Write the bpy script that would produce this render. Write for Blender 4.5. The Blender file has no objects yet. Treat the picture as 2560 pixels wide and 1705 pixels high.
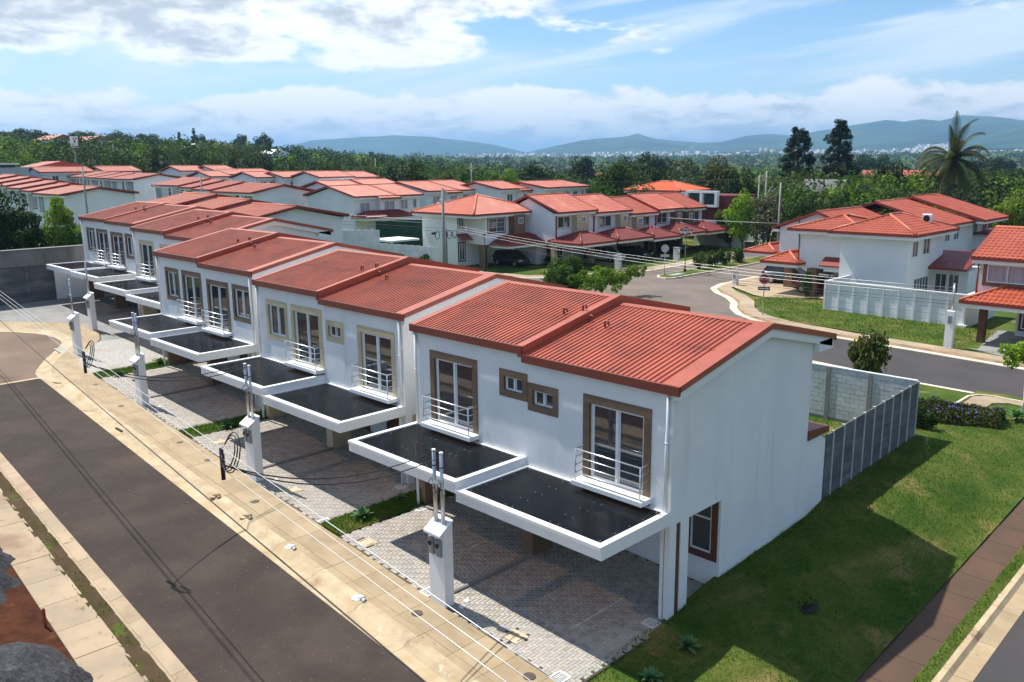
import bpy, math, random
import numpy as np
from mathutils import Matrix, Vector
from mathutils import noise as mnoise
rad = math.radians
SC = bpy.context.scene
COL = SC.collection

# ------------------------------------------------------------------ camera
CAM = np.array([11.910, -17.516, 12.196])
_p, _r, _y = rad(-11.995), rad(-.59), rad(45.379)
_fw = np.array([-math.sin(_y)*math.cos(_p), math.cos(_y)*math.cos(_p), math.sin(_p)])
_rt = np.array([math.cos(_y), math.sin(_y), 0.])
_up = np.cross(_rt, _fw)
_R = _rt*math.cos(_r) + _up*math.sin(_r)
_U = -_rt*math.sin(_r) + _up*math.cos(_r)
cd = bpy.data.cameras.new('camera'); cam = bpy.data.objects.new('camera', cd); COL.objects.link(cam)
cd.sensor_width = 36; cd.lens = 29.842; cd.clip_start = .1; cd.clip_end = 40000
m = Matrix.Identity(4)
for i in range(3):
    m[i][0], m[i][1], m[i][2], m[i][3] = _R[i], _U[i], -_fw[i], CAM[i]
cam.matrix_world = m
SC.camera = cam

# ------------------------------------------------------------------ light: sun low over the far end of the street
SUN_EL, SUN_AZ = rad(58), rad(187)          # azimuth counted from +X, counter-clockwise
sdir = Vector((math.cos(SUN_EL)*math.cos(SUN_AZ), math.cos(SUN_EL)*math.sin(SUN_AZ), math.sin(SUN_EL)))
sl = bpy.data.lights.new('sun', 'SUN'); sl.energy = 4.2; sl.angle = rad(.53); sl.color = (1, .955, .88)
so = bpy.data.objects.new('sun', sl); COL.objects.link(so)
so.rotation_euler = sdir.to_track_quat('Z', 'Y').to_euler()

W = bpy.data.worlds.new('World'); SC.world = W; W.use_nodes = True
def build_world():
    nt = W.node_tree; N = nt.nodes; L = nt.links; N.clear()
    def nd(t, **k):
        n = N.new(t)
        for a, v in k.items(): setattr(n, a, v)
        return n
    def mt(op, a, b=None, c=None, clamp=False):
        n = nd('ShaderNodeMath', operation=op, use_clamp=clamp)
        for i, v in enumerate((a, b, c)):
            if v is None: continue
            if isinstance(v, (int, float)): n.inputs[i].default_value = v
            else: L.new(v, n.inputs[i])
        return n.outputs[0]
    def ramp(v, a, b):
        n = nd('ShaderNodeMapRange', interpolation_type='SMOOTHSTEP'); n.inputs[1].default_value = a; n.inputs[2].default_value = b
        L.new(v, n.inputs[0]); return n.outputs[0]
    def noise(vec, sc, det=6, rough=.55, dist=0.):
        n = nd('ShaderNodeTexNoise'); n.inputs['Scale'].default_value = sc; n.inputs['Detail'].default_value = det
        n.inputs['Roughness'].default_value = rough; n.inputs['Distortion'].default_value = dist
        L.new(vec, n.inputs['Vector']); return n.outputs['Fac']
    def comb(x, y, z=0.):
        n = nd('ShaderNodeCombineXYZ')
        for i, v in enumerate((x, y, z)):
            if isinstance(v, (int, float)): n.inputs[i].default_value = v
            else: L.new(v, n.inputs[i])
        return n.outputs[0]
    sky = nd('ShaderNodeTexSky', sky_type='NISHITA', sun_disc=False)
    sky.sun_elevation = SUN_EL; sky.sun_rotation = rad(90) - SUN_AZ; sky.altitude = 900; sky.air_density = 1.0; sky.dust_density = .35; sky.ozone_density = 2.2
    tc = nd('ShaderNodeTexCoord'); sp = nd('ShaderNodeSeparateXYZ'); L.new(tc.outputs['Generated'], sp.inputs[0])
    x, y, z = sp.outputs
    az = mt('MULTIPLY', mt('ARCTAN2', y, x), 180/math.pi)      # degrees, 166 left edge .. 104 right edge of the view
    el = mt('MULTIPLY', mt('ARCSINE', z), 180/math.pi)
    u = mt('MULTIPLY', az, .1); v = mt('MULTIPLY', el, .1)
    # low bank of cumulus along the horizon
    n1 = noise(comb(u, mt('MULTIPLY', v, 2.2), 3.1), 1.7, 10, .60, .25)
    n1b = noise(comb(u, mt('MULTIPLY', v, 3.0), 8.4), 3.4, 10, .62, .25)
    top = mt('ADD', 3.5, mt('MULTIPLY', noise(comb(u, 0., 5.2), .5, 3, .5), 2.2))
    edge = mt('ADD', mt('SUBTRACT', top, el), mt('MULTIPLY', mt('SUBTRACT', n1, .5), 4.2))
    bank = ramp(edge, -.1, .45)
    thin = ramp(el, -3., -1.)
    # bright sides and grey bellies of that bank
    sh1 = ramp(mt('ADD', mt('MULTIPLY', n1b, .8), mt('ADD', mt('MULTIPLY', n1, .4), mt('MULTIPLY', mt('SUBTRACT', el, 2.2), .06))), .44, .68)
    # high cumulus
    n2 = noise(comb(mt('MULTIPLY', u, .9), mt('MULTIPLY', v, 2.6), 1.7), 1.1, 11, .60, .25)
    n2b = noise(comb(u, mt('MULTIPLY', v, 2.6), 12.3), 2.4, 10, .60, .2)
    west = ramp(az, 126., 142.)                                  # the field of cumulus lies over the west
    lift = mt('MULTIPLY', ramp(el, 4.4, 7.0), mt('ADD', .10, mt('MULTIPLY', west, .26)))
    cov2 = mt('ADD', n2, lift)
    cum = mt('MULTIPLY', ramp(cov2, .70, .80), ramp(el, 4.4, 5.6))
    sh2 = ramp(mt('ADD', mt('MULTIPLY', n2b, .9), mt('MULTIPLY', mt('SUBTRACT', cov2, .75), -.55)), .24, .46)
    # thin streaks
    tilt = mt('ADD', el, mt('MULTIPLY', mt('SUBTRACT', az, 130.), .115))
    n3 = noise(comb(mt('MULTIPLY', u, .35), mt('MULTIPLY', tilt, .34), 2.2), 1.5, 5, .5, .5)
    cir = mt('MULTIPLY', ramp(n3, .42, .66), .75)
    n4 = noise(comb(mt('MULTIPLY', u, .8), mt('MULTIPLY', tilt, .2), 9.), 1.2, 4, .5, .3)
    cir = mt('MAXIMUM', cir, mt('MULTIPLY', mt('MULTIPLY', ramp(n4, .36, .66), .75), ramp(az, 140., 158.)))
    def col(c):
        n = nd('ShaderNodeRGB'); n.outputs[0].default_value = (*c, 1); return n.outputs[0]
    def mix(f, a, b):
        n = nd('ShaderNodeMix', data_type='RGBA')
        if isinstance(f, (int, float)): n.inputs[0].default_value = f
        else: L.new(f, n.inputs[0])
        L.new(a, n.inputs[6]); L.new(b, n.inputs[7]); return n.outputs[2]
    K = 6.9
    hs = nd('ShaderNodeHueSaturation'); hs.inputs['Saturation'].default_value = 1.15; hs.inputs['Value'].default_value = .92; L.new(sky.outputs[0], hs.inputs['Color'])
    c = mix(cir, hs.outputs[0], col((.84*K, .93*K, 1.0*K)))
    low = mix(sh1, col((.60*K, .65*K, .69*K)), col((1.12*K, 1.10*K, 1.06*K)))
    c = mix(mt('MULTIPLY', bank, thin), c, low)
    hi = mix(sh2, col((.56*K, .59*K, .63*K)), col((1.12*K, 1.12*K, 1.1*K)))
    c = mix(cum, c, hi)
    bg = nd('ShaderNodeBackground'); bg.inputs[1].default_value = .10; L.new(c, bg.inputs[0])
    out = nd('ShaderNodeOutputWorld'); L.new(bg.outputs[0], out.inputs[0])
build_world()
SC.view_settings.view_transform = 'Standard'; SC.view_settings.look = 'None'; SC.view_settings.gamma = 1; SC.view_settings.exposure = .78
SC.view_settings.use_curve_mapping = False
SC.render.engine = 'CYCLES'
SC.cycles.use_denoising = True
SC.cycles.max_bounces = 8; SC.cycles.diffuse_bounces = 3; SC.cycles.glossy_bounces = 3; SC.cycles.transmission_bounces = 4
SC.cycles.transparent_max_bounces = 8; SC.cycles.volume_bounces = 0
SC.cycles.sample_clamp_indirect = 8; SC.cycles.caustics_reflective = False; SC.cycles.caustics_refractive = False

# ------------------------------------------------------------------ helpers
rng = random.Random(7)
nrs = np.random.RandomState(11)
class MB:
    """collects polygons, links them as one mesh object"""
    def __init__(s): s.v = []; s.f = []; s.s = []
    def quad(s, a, b, c, d): n = len(s.v); s.v += [tuple(a), tuple(b), tuple(c), tuple(d)]; s.f.append((n, n+1, n+2, n+3)); s.s.append(0)
    def poly(s, pts): n = len(s.v); s.v += [tuple(p) for p in pts]; s.f.append(tuple(range(n, n+len(pts)))); s.s.append(0)
    def box(s, x0, x1, y0, y1, z0, z1, bevel=0.):
        n = len(s.v)
        if not bevel:
            s.v += [(x0,y0,z0),(x1,y0,z0),(x1,y1,z0),(x0,y1,z0),(x0,y0,z1),(x1,y0,z1),(x1,y1,z1),(x0,y1,z1)]
            s.f += [(n+3,n+2,n+1,n),(n+4,n+5,n+6,n+7),(n,n+1,n+5,n+4),(n+1,n+2,n+6,n+5),(n+2,n+3,n+7,n+6),(n+3,n,n+4,n+7)]; s.s += [0]*6
        else:
            b = bevel
            s.v += [(x0,y0,z0),(x1,y0,z0),(x1,y1,z0),(x0,y1,z0),(x0,y0,z1-b),(x1,y0,z1-b),(x1,y1,z1-b),(x0,y1,z1-b),(x0+b,y0+b,z1),(x1-b,y0+b,z1),(x1-b,y1-b,z1),(x0+b,y1-b,z1)]
            s.f += [(n+3,n+2,n+1,n)]
            for i in range(4):
                j = (i+1) % 4
                s.f += [(n+i,n+j,n+4+j,n+4+i),(n+4+i,n+4+j,n+8+j,n+8+i)]
            s.f.append((n+8,n+9,n+10,n+11)); s.s += [0]*10
        return s
    def prism(s, pts, z0, z1):
        """vertical prism over a ccw outline of (x,y); z0/z1 numbers or functions"""
        f0 = z0 if callable(z0) else (lambda x, y: z0); f1 = z1 if callable(z1) else (lambda x, y: z1)
        n = len(s.v); k = len(pts)
        s.v += [(x, y, f0(x, y)) for x, y in pts] + [(x, y, f1(x, y)) for x, y in pts]
        s.f.append(tuple(n+k+i for i in range(k))); s.f.append(tuple(n+k-1-i for i in range(k)))
        for i in range(k): j = (i+1) % k; s.f.append((n+i, n+j, n+k+j, n+k+i))
        s.s += [0]*(k+2); return s
    def extr(s, prof, axis, a, b):
        """profile of (p,q) pushed along axis: 'x' -> (a..b, p, q); 'y' -> (p, a..b, q)"""
        n = len(s.v); k = len(prof)
        P = (lambda t, p, q: (t, p, q)) if axis == 'x' else (lambda t, p, q: (p, t, q))
        s.v += [P(a, p, q) for p, q in prof] + [P(b, p, q) for p, q in prof]
        s.f.append(tuple(range(n, n+k))); s.f.append(tuple(n+2*k-1-i for i in range(k)))
        for i in range(k): j = (i+1) % k; s.f.append((n+j, n+i, n+k+i, n+k+j))
        s.s += [0]*(k+2); return s
    def cyl(s, p, q, r, r2=None, n=8, caps=True):
        p = Vector(p); q = Vector(q); d = (q-p).normalized(); a = d.orthogonal().normalized(); b = d.cross(a); r2 = r if r2 is None else r2
        m0 = len(s.v)
        for c, rr in ((p, r), (q, r2)):
            for i in range(n):
                t = 2*math.pi*i/n; s.v.append(tuple(c + a*(rr*math.cos(t)) + b*(rr*math.sin(t))))
        for i in range(n): j = (i+1) % n; s.f.append((m0+i, m0+j, m0+n+j, m0+n+i)); s.s.append(1)
        if caps: s.f += [tuple(m0+n-1-i for i in range(n)), tuple(m0+n+i for i in range(n))]; s.s += [0, 0]
        return s
    def tube(s, pts, r, n=6):
        rings = []; P = [Vector(p) for p in pts]; a = None
        for i, p in enumerate(P):
            d = (P[min(i+1, len(P)-1)] - P[max(i-1, 0)]).normalized()
            if a is None: a = d.orthogonal().normalized()
            a = (a - d*a.dot(d)).normalized(); b = d.cross(a); base = len(s.v)
            rr = r[i] if isinstance(r, (list, tuple)) else r
            for k in range(n):
                t = 2*math.pi*k/n; s.v.append(tuple(p + a*(rr*math.cos(t)) + b*(rr*math.sin(t))))
            rings.append(base)
        for i in range(len(rings)-1):
            for k in range(n):
                j = (k+1) % n; s.f.append((rings[i]+k, rings[i]+j, rings[i+1]+j, rings[i+1]+k)); s.s.append(1)
        s.f += [tuple(rings[0]+n-1-k for k in range(n)), tuple(rings[-1]+k for k in range(n))]; s.s += [0, 0]
        return s
    def disc(s, c, r, h=.0, n=16, ry=None):
        s.prism([(c[0]+r*math.cos(2*math.pi*i/n), c[1]+(ry or r)*math.sin(2*math.pi*i/n)) for i in range(n)], c[2], c[2]+h); return s
    def mesh(s, name, mat, off=(0, 0, 0)):
        me = bpy.data.meshes.new(name)
        me.from_pydata([(a-off[0], b-off[1], c-off[2]) for a, b, c in s.v], [], s.f)
        if any(s.s): me.polygons.foreach_set('use_smooth', s.s)
        if mat: me.materials.append(mat)
        return me
    def build(s, name, mat, parent=None, off=None):
        if off is None: off = tuple(ROOTLOC.get(parent.name, (0, 0, 0))) if parent else (0, 0, 0)
        o = bpy.data.objects.new(name, s.mesh(name, mat, off)); COL.objects.link(o)
        if parent: o.parent = parent; ROOTLOC[o.name] = off
        return o
ROOTLOC = {}
def tag(o, label=None, cat=None, group=None, kind=None):
    for k, v in (('label', label), ('category', cat), ('group', group), ('kind', kind)):
        if v: o[k] = v
    return o
def thing(name, label, cat, loc, group=None, rz=0., scale=1.):
    o = bpy.data.objects.new(name, None); COL.objects.link(o); o.location = loc; o.rotation_euler.z = rz; o.scale = (scale,)*3
    o.empty_display_size = .2
    ROOTLOC[o.name] = tuple(loc) if not rz and scale == 1. else (0, 0, 0)
    return tag(o, label, cat, group)
def copy_tree(o, parent=None):
    c = o.copy(); COL.objects.link(c)
    if parent: c.parent = parent
    for ch in o.children: copy_tree(ch, c)
    return c
def inst(name, me, loc, parent=None, rz=0., off=None):
    """a piece that shares mesh data"""
    o = bpy.data.objects.new(name, me); COL.objects.link(o)
    if parent:
        f = ROOTLOC.get(parent.name, (0, 0, 0)); loc = (loc[0]-f[0], loc[1]-f[1], loc[2]-f[2]); o.parent = parent
    o.location = loc; o.rotation_euler.z = rz
    return o
def npmesh(name, V, F, mat, smooth=False):
    """numpy verts (n,3) and faces (m,k)"""
    V = np.asarray(V, np.float32); F = np.asarray(F, np.int32); me = bpy.data.meshes.new(name)
    k = F.shape[1]; me.vertices.add(len(V)); me.vertices.foreach_set('co', V.ravel())
    me.loops.add(F.size); me.loops.foreach_set('vertex_index', F.ravel())
    me.polygons.add(len(F)); me.polygons.foreach_set('loop_start', np.arange(0, F.size, k, dtype=np.int32))
    me.update(calc_edges=True)
    if smooth: me.polygons.foreach_set('use_smooth', np.ones(len(F), bool))
    if mat: me.materials.append(mat)
    return me
def nobj(name, me, parent=None):
    o = bpy.data.objects.new(name, me); COL.objects.link(o)
    if parent: o.parent = parent
    return o

# ------------------------------------------------------------------ materials (base colours are linear)
def srgb(r, g, b):
    f = lambda c: (c/255/12.92 if c/255 <= .04045 else ((c/255+.055)/1.055)**2.4)
    return (f(r), f(g), f(b))
MATS = {}
def mat(name, c1, c2=None, scale=1., detail=5., rough=.7, bump=0., bscale=None, spec=.5, metal=0., c3=None, s3=None, t3=(.55, .7), rnd=0., stretch=None, coat=0., lo=.35, hi=.65, bdist=.02, spk=None, streak=None):
    """principled material: c1/c2 mixed by noise in world space, c3 as stains, rnd = brightness jitter per object"""
    if name in MATS: return MATS[name]
    M = bpy.data.materials.new(name); M.use_nodes = True; nt = M.node_tree; N = nt.nodes; L = nt.links
    b = N['Principled BSDF']; b.inputs['Roughness'].default_value = rough; b.inputs['Metallic'].default_value = metal
    b.inputs['Specular IOR Level'].default_value = spec
    if coat: b.inputs['Coat Weight'].default_value = coat; b.inputs['Coat Roughness'].default_value = .05
    geo = N.new('ShaderNodeNewGeometry'); pos = geo.outputs['Position']
    if stretch:
        mp = N.new('ShaderNodeMapping'); mp.inputs['Scale'].default_value = stretch; L.new(pos, mp.inputs[0]); pos = mp.outputs[0]
    def noi(sc, de=detail, rg=.6):
        n = N.new('ShaderNodeTexNoise'); n.inputs['Scale'].default_value = sc; n.inputs['Detail'].default_value = de; n.inputs['Roughness'].default_value = rg
        L.new(pos, n.inputs['Vector']); return n.outputs['Fac']
    def mr(v, a, c, d=0., e=1.):
        n = N.new('ShaderNodeMapRange'); n.interpolation_type = 'SMOOTHSTEP'
        for i, w in zip((1, 2, 3, 4), (a, c, d, e)): n.inputs[i].default_value = w
        L.new(v, n.inputs[0]); return n.outputs[0]
    def mx(f, a, c):
        n = N.new('ShaderNodeMix'); n.data_type = 'RGBA'; L.new(f, n.inputs[0])
        for i, w in ((6, a), (7, c)):
            if isinstance(w, tuple): n.inputs[i].default_value = (*w, 1)
            else: L.new(w, n.inputs[i])
        return n.outputs[2]
    c = None
    if c2 is not None: c = mx(mr(noi(scale), lo, hi), c1, c2)
    if c3 is not None: c = mx(mr(noi(s3 or scale*.3), t3[0], t3[1]), c if c is not None else c1, c3)
    if spk: c = mx(mr(noi(spk[1], 3, .7), spk[2], spk[3]), c if c is not None else c1, spk[0])
    if streak:
        mp2 = N.new('ShaderNodeMapping'); mp2.inputs['Scale'].default_value = (streak[1], streak[1], streak[1]*.07); L.new(geo.outputs['Position'], mp2.inputs[0])
        n2 = N.new('ShaderNodeTexNoise'); n2.inputs['Scale'].default_value = 1.; n2.inputs['Detail'].default_value = 6; L.new(mp2.outputs[0], n2.inputs['Vector'])
        c = mx(mr(n2.outputs['Fac'], streak[2], streak[3]), c if c is not None else c1, streak[0])
    if rnd:
        oi = N.new('ShaderNodeObjectInfo'); v = mr(oi.outputs['Random'], 0, 1, 1-rnd, 1+rnd)
        hs = N.new('ShaderNodeHueSaturation'); L.new(v, hs.inputs['Value'])
        if c is not None: L.new(c, hs.inputs['Color'])
        else: hs.inputs['Color'].default_value = (*c1, 1)
        c = hs.outputs[0]
    if c is not None: L.new(c, b.inputs['Base Color'])
    else: b.inputs['Base Color'].default_value = (*c1, 1)
    if bump:
        bn = N.new('ShaderNodeBump'); bn.inputs['Strength'].default_value = bump; bn.inputs['Distance'].default_value = bdist
        L.new(noi(bscale or scale*4, 6), bn.inputs['Height']); L.new(bn.outputs[0], b.inputs['Normal'])
    MATS[name] = M; return M
def leafmat(name, c1, c2, scale=.6, rnd=.25, trans=.35, rough=.65, **kw):
    if name in MATS: return MATS[name]
    M = mat(name, c1, c2, scale=scale, detail=3, rough=rough, rnd=rnd, spec=.12, **kw)
    nt = M.node_tree; N = nt.nodes; L = nt.links; b = N['Principled BSDF']; out = N['Material Output']
    tr = N.new('ShaderNodeBsdfTranslucent'); ms = N.new('ShaderNodeMixShader'); ms.inputs[0].default_value = trans
    src = b.inputs['Base Color'].links[0].from_socket
    g = N.new('ShaderNodeMix'); g.data_type = 'RGBA'; g.blend_type = 'MULTIPLY'; g.inputs[0].default_value = 1.; L.new(src, g.inputs[6]); g.inputs[7].default_value = (1.15, 1.25, .5, 1)
    L.new(g.outputs[2], tr.inputs[0]); L.new(b.outputs[0], ms.inputs[1]); L.new(tr.outputs[0], ms.inputs[2]); L.new(ms.outputs[0], out.inputs[0])
    return M
def glassmat(name, tint=(.02, .025, .03), rough=.03, clear=.25):
    """window pane: reflects the sky and lets a dim room show through"""
    M = bpy.data.materials.new(name); M.use_nodes = True; nt = M.node_tree; N = nt.nodes; L = nt.links
    b = N['Principled BSDF']; b.inputs['Base Color'].default_value = (*tint, 1); b.inputs['Roughness'].default_value = rough; b.inputs['IOR'].default_value = 1.95
    if clear:
        t = N.new('ShaderNodeBsdfTransparent'); t.inputs[0].default_value = (.75, .8, .8, 1); ms = N.new('ShaderNodeMixShader'); ms.inputs[0].default_value = clear
        L.new(b.outputs[0], ms.inputs[1]); L.new(t.outputs[0], ms.inputs[2]); L.new(ms.outputs[0], N['Material Output'].inputs[0])
    MATS[name] = M; return M

WHITE = mat('white_plaster', (.80, .80, .79), (.75, .755, .75), scale=.8, rough=.75, bump=.15, bscale=60, c3=(.70, .69, .66), s3=.35, t3=(.62, .85), bdist=.004, streak=((.69, .685, .67), 2.2, .56, .80))
WHITE2 = mat('white_wall_old', (.76, .77, .77), (.70, .71, .71), scale=.5, rough=.8, c3=(.58, .58, .56), s3=.25, t3=(.6, .85), streak=((.55, .55, .53), 1.6, .56, .78))
TRIM = mat('white_trim', (.82, .82, .81), (.78, .78, .77), scale=2., rough=.5)
BROWN = mat('brown_paint', srgb(122, 98, 76), srgb(112, 90, 70), scale=1.5, rough=.75)
BROWN_D = mat('dark_brown_paint', srgb(104, 62, 42), srgb(92, 55, 38), scale=1.5, rough=.7)
BEIGE = mat('beige_paint', srgb(196, 182, 148), srgb(186, 172, 140), scale=1.5, rough=.75)
UPVC = mat('white_frame', (.78, .80, .82), rough=.35)
GLASS = glassmat('window_glass', (.05, .055, .058), .03, .14)
GLASSF = glassmat('far_window_glass', (.05, .06, .065), .06, 0.)
ROOM = mat('room_interior', (.17, .17, .165), (.11, .11, .11), scale=.7, rough=.9)
ROOF = mat('red_sheet_metal', srgb(172, 86, 60), srgb(158, 76, 54), scale=.9, rough=.42, spec=.45, c3=srgb(146, 72, 54), s3=.7, t3=(.50, .8), rnd=.06, streak=(srgb(138, 70, 54), 1.3, .52, .75))
FASCIA = mat('red_flashing', srgb(164, 84, 62), srgb(152, 77, 58), scale=.8, rough=.45)
FASCIA_D = mat('red_fascia', srgb(124, 60, 46), srgb(116, 55, 43), scale=.8, rough=.45)
STEEL = mat('galvanised_steel', (.55, .57, .58), (.42, .44, .46), scale=6., rough=.32, metal=.85)
ALU = mat('railing_aluminium', (.72, .74, .76), rough=.3, metal=.8)
TINT = mat('tinted_polycarbonate', (.010, .014, .020), (.016, .021, .028), scale=.5, rough=.2, spec=.36, c3=(.05, .052, .052), s3=1.3, t3=(.58, .8))
def _poly():
    nt = TINT.node_tree; N = nt.nodes; L = nt.links; t = N.new('ShaderNodeBsdfTransparent'); t.inputs[0].default_value = (.42, .33, .27, 1); ms = N.new('ShaderNodeMixShader'); ms.inputs[0].default_value = .55
    L.new(N['Principled BSDF'].outputs[0], ms.inputs[1]); L.new(t.outputs[0], ms.inputs[2]); L.new(ms.outputs[0], N['Material Output'].inputs[0])
_poly()
PVC = mat('white_downpipe', (.78, .79, .80), rough=.4)
BLACK = mat('black_rubber', (.012, .012, .013), rough=.55)
ASPH = mat('asphalt', srgb(58, 50, 45), srgb(70, 61, 55), scale=.45, detail=9, rough=.92, bump=.35, bscale=45, c3=srgb(84, 66, 56), s3=.22, t3=(.56, .80), spec=.2, bdist=.01, spk=(srgb(98, 88, 80), 9., .60, .78))
ASPH2 = mat('asphalt_old', srgb(104, 95, 88), srgb(116, 106, 97), scale=.3, detail=8, rough=.92, bump=.3, bscale=40, c3=srgb(130, 112, 98), s3=.15, t3=(.55, .75), spec=.25, bdist=.01)
ASPHB = mat('asphalt_back', srgb(66, 64, 64), srgb(74, 71, 71), scale=.4, detail=8, rough=.92, bump=.3, bscale=40, spec=.2, bdist=.01, spk=(srgb(92, 88, 86), 9., .62, .8))
CONC_T = mat('tan_concrete', srgb(162, 143, 113), srgb(149, 130, 101), scale=.9, detail=8, rough=.85, bump=.25, bscale=25, c3=srgb(140, 114, 82), s3=.5, t3=(.55, .8), rnd=.07, stretch=(1, 2.2, 1), bdist=.008, spk=(srgb(122, 102, 78), 2.6, .60, .76))
CONC_P = mat('pale_tan_concrete', srgb(184, 166, 135), srgb(167, 146, 113), scale=1.3, detail=8, rough=.85, bump=.25, bscale=22, c3=srgb(124, 100, 72), s3=.6, t3=(.56, .75), rnd=.05, bdist=.01, spk=(srgb(206, 190, 162), 3.4, .60, .74))
CONC_L = mat('weathered_concrete', srgb(166, 146, 120), srgb(150, 134, 112), scale=.8, detail=9, rough=.88, bump=.25, bscale=20, c3=srgb(134, 110, 88), s3=.5, t3=(.5, .75), rnd=.06, bdist=.01, spk=(srgb(118, 98, 78), 3.2, .60, .76))
CONC_B = mat('brown_wet_concrete', srgb(86, 63, 45), srgb(76, 56, 41), scale=.6, detail=7, rough=.8, bump=.2, bscale=25, rnd=.03, bdist=.008, spk=(srgb(64, 48, 37), 3., .58, .75))
CONC_G = mat('grey_concrete', srgb(136, 135, 132), srgb(120, 119, 117), scale=.8, detail=7, rough=.88, bump=.2, bscale=20)
GRASS = mat('lawn_soil', srgb(56, 80, 28), srgb(84, 96, 42), scale=.6, detail=8, rough=.95, bump=.6, bscale=40, c3=srgb(126, 112, 70), s3=.45, t3=(.52, .70), spec=.1)
BLADE = leafmat('grass_blade', srgb(52, 90, 26), srgb(108, 126, 50), scale=6., rnd=0, trans=.25, c3=srgb(150, 134, 82), s3=.55, t3=(.53, .72))
BLADE_G = leafmat('fresh_grass_blade', srgb(58, 104, 24), srgb(96, 126, 38), scale=6., rnd=0, trans=.25)
TERR = mat('field_grass', srgb(58, 74, 34), srgb(78, 88, 44), scale=.02, detail=8, rough=.95, c3=srgb(112, 104, 66), s3=.006, t3=(.55, .7), spec=.1)
# ------------------------------------------------------------------ terrain
def lerp_tab(x, tab):
    if x <= tab[0][0]: return tab[0][1]
    for (a, va), (b, vb) in zip(tab, tab[1:]):
        if x <= b: return va + (vb-va)*(x-a)/(b-a)
    return tab[-1][1]
def smooth(a, b, x): t = min(1, max(0, (x-a)/(b-a))); return t*t*(3-2*t)
def zs(x): return max(-.033*x, -.75) if x > -120 else 3.96     # the front street and its lots
SK = .047                                                       # the street runs slightly askew to the houses
def ty(t, x): return t - SK*x
def zback(x): return .95 + .034*max(0., -x-52)
FOOT = [(-6, -.12), (-.5, 0), (0, .05), (1, .2), (2.4, .36), (5.2, .46), (7.9, .6), (9, .84), (12, 1.02), (17, 1.18), (22, 1.05), (27, .95)]
SWZ = [(-8, -.75), (2, -.32), (15, .40), (22, .78), (30, .95)]
def ground(x, y):
    """bare height of the land"""
    near = zs(x); b = zback(x)
    k = smooth(4, 26, y) if x < 0 else smooth(2, 26, y)
    h = near*(1-k) + b*k
    r = math.hypot(x-CAM[0], y-CAM[1])
    if r > 130:
        a = math.degrees(math.atan2(y-CAM[1], x-CAM[0]))
        if a < -90: a += 360
        left = smooth(128, 160, a) if a < 200 else 1-smooth(200, 260, a)
        hl = lerp_tab(r, [(130, 4.2), (200, 5.5), (300, 9), (450, 15), (700, 22), (1100, 27), (2000, 20), (4000, 25), (9000, 60)])
        hr = lerp_tab(r, [(130, 1.2), (180, .0), (260, -4), (420, -7), (800, -6), (1500, 2), (2500, 14), (5000, 38), (9000, 60)])
        hh = hl*left + hr*(1-left)
        k = smooth(130, 190, r); h = h*(1-k) + hh*k
    return h
def build_terrain():
    V = [(CAM[0], CAM[1], -3.)]; F = []
    rs = [14, 30, 45, 60, 80, 100, 125, 150, 180, 215, 260, 320, 400, 500, 640, 820, 1050, 1400, 1900, 2600, 3600, 5000, 7000, 10000, 16000]
    na = 144
    for r in rs:
        for i in range(na):
            a = 2*math.pi*i/na; x = CAM[0]+r*math.cos(a); y = CAM[1]+r*math.sin(a)
            d = 3.2 if r < 60 else (1.1 if r < 100 else .5 if r < 150 else 0)
            V.append((x, y, ground(x, y) - d))
    for i in range(na): F.append((0, 1+i, 1+(i+1) % na))
    me = bpy.data.meshes.new('terrain')
    for j in range(len(rs)-1):
        for i in range(na):
            a = 1+j*na+i; b = 1+j*na+(i+1) % na; F.append((a, a+na, b+na, b))
    me.from_pydata(V, [], F); me.polygons.foreach_set('use_smooth', [1]*len(F)); me.materials.append(TERR)
    o = bpy.data.objects.new('terrain', me); COL.objects.link(o); tag(o, kind='structure')
build_terrain()
def sheet(name, xs, ys, zf, mat_, kind='structure', parent=None, skew=0., clip=None):
    """height-field sheet over a grid"""
    V = []; F = []; nx = len(xs); ny = len(ys)
    for x in xs:
        for y in ys: yy = y - skew*x; V.append((x, yy, zf(x, yy)))
    for i in range(nx-1):
        for j in range(ny-1):
            a = i*ny+j
            if clip and not clip((V[a][0]+V[a+ny+1][0])/2, (V[a][1]+V[a+ny+1][1])/2): continue
            F.append((a, a+ny, a+ny+1, a+1))
    me = bpy.data.meshes.new(name); me.from_pydata(V, [], F); me.polygons.foreach_set('use_smooth', [1]*len(F)); me.materials.append(mat_)
    o = bpy.data.objects.new(name, me); COL.objects.link(o)
    if parent: o.parent = parent
    elif kind: tag(o, kind=kind)
    return o
def fr(a, b, n): return [a+(b-a)*i/n for i in range(n+1)]
def near_ground(x, y): return lerp_tab(y, FOOT) if x > .0 else (zs(x)*(1-smooth(3, 16, y)) + 1.15*smooth(3, 16, y) if y < 22 else .95 + .2*(1-smooth(22, 26, y)))
# yards and bare lots right under the houses
sheet('yard_ground', fr(-64, 0, 64), fr(-3.6, 30, 34), lambda x, y: near_ground(min(x, -.01), y) - (.05 if x > -34 else .3), GRASS)
sheet('back_lots', fr(-150, 30, 60), fr(28, 120, 46), lambda x, y: zback(x) - .06, GRASS)
sheet('west_lots', fr(-150, -58, 30), fr(-30, 30, 20), lambda x, y: ground(x, y) - .04, GRASS)

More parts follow.
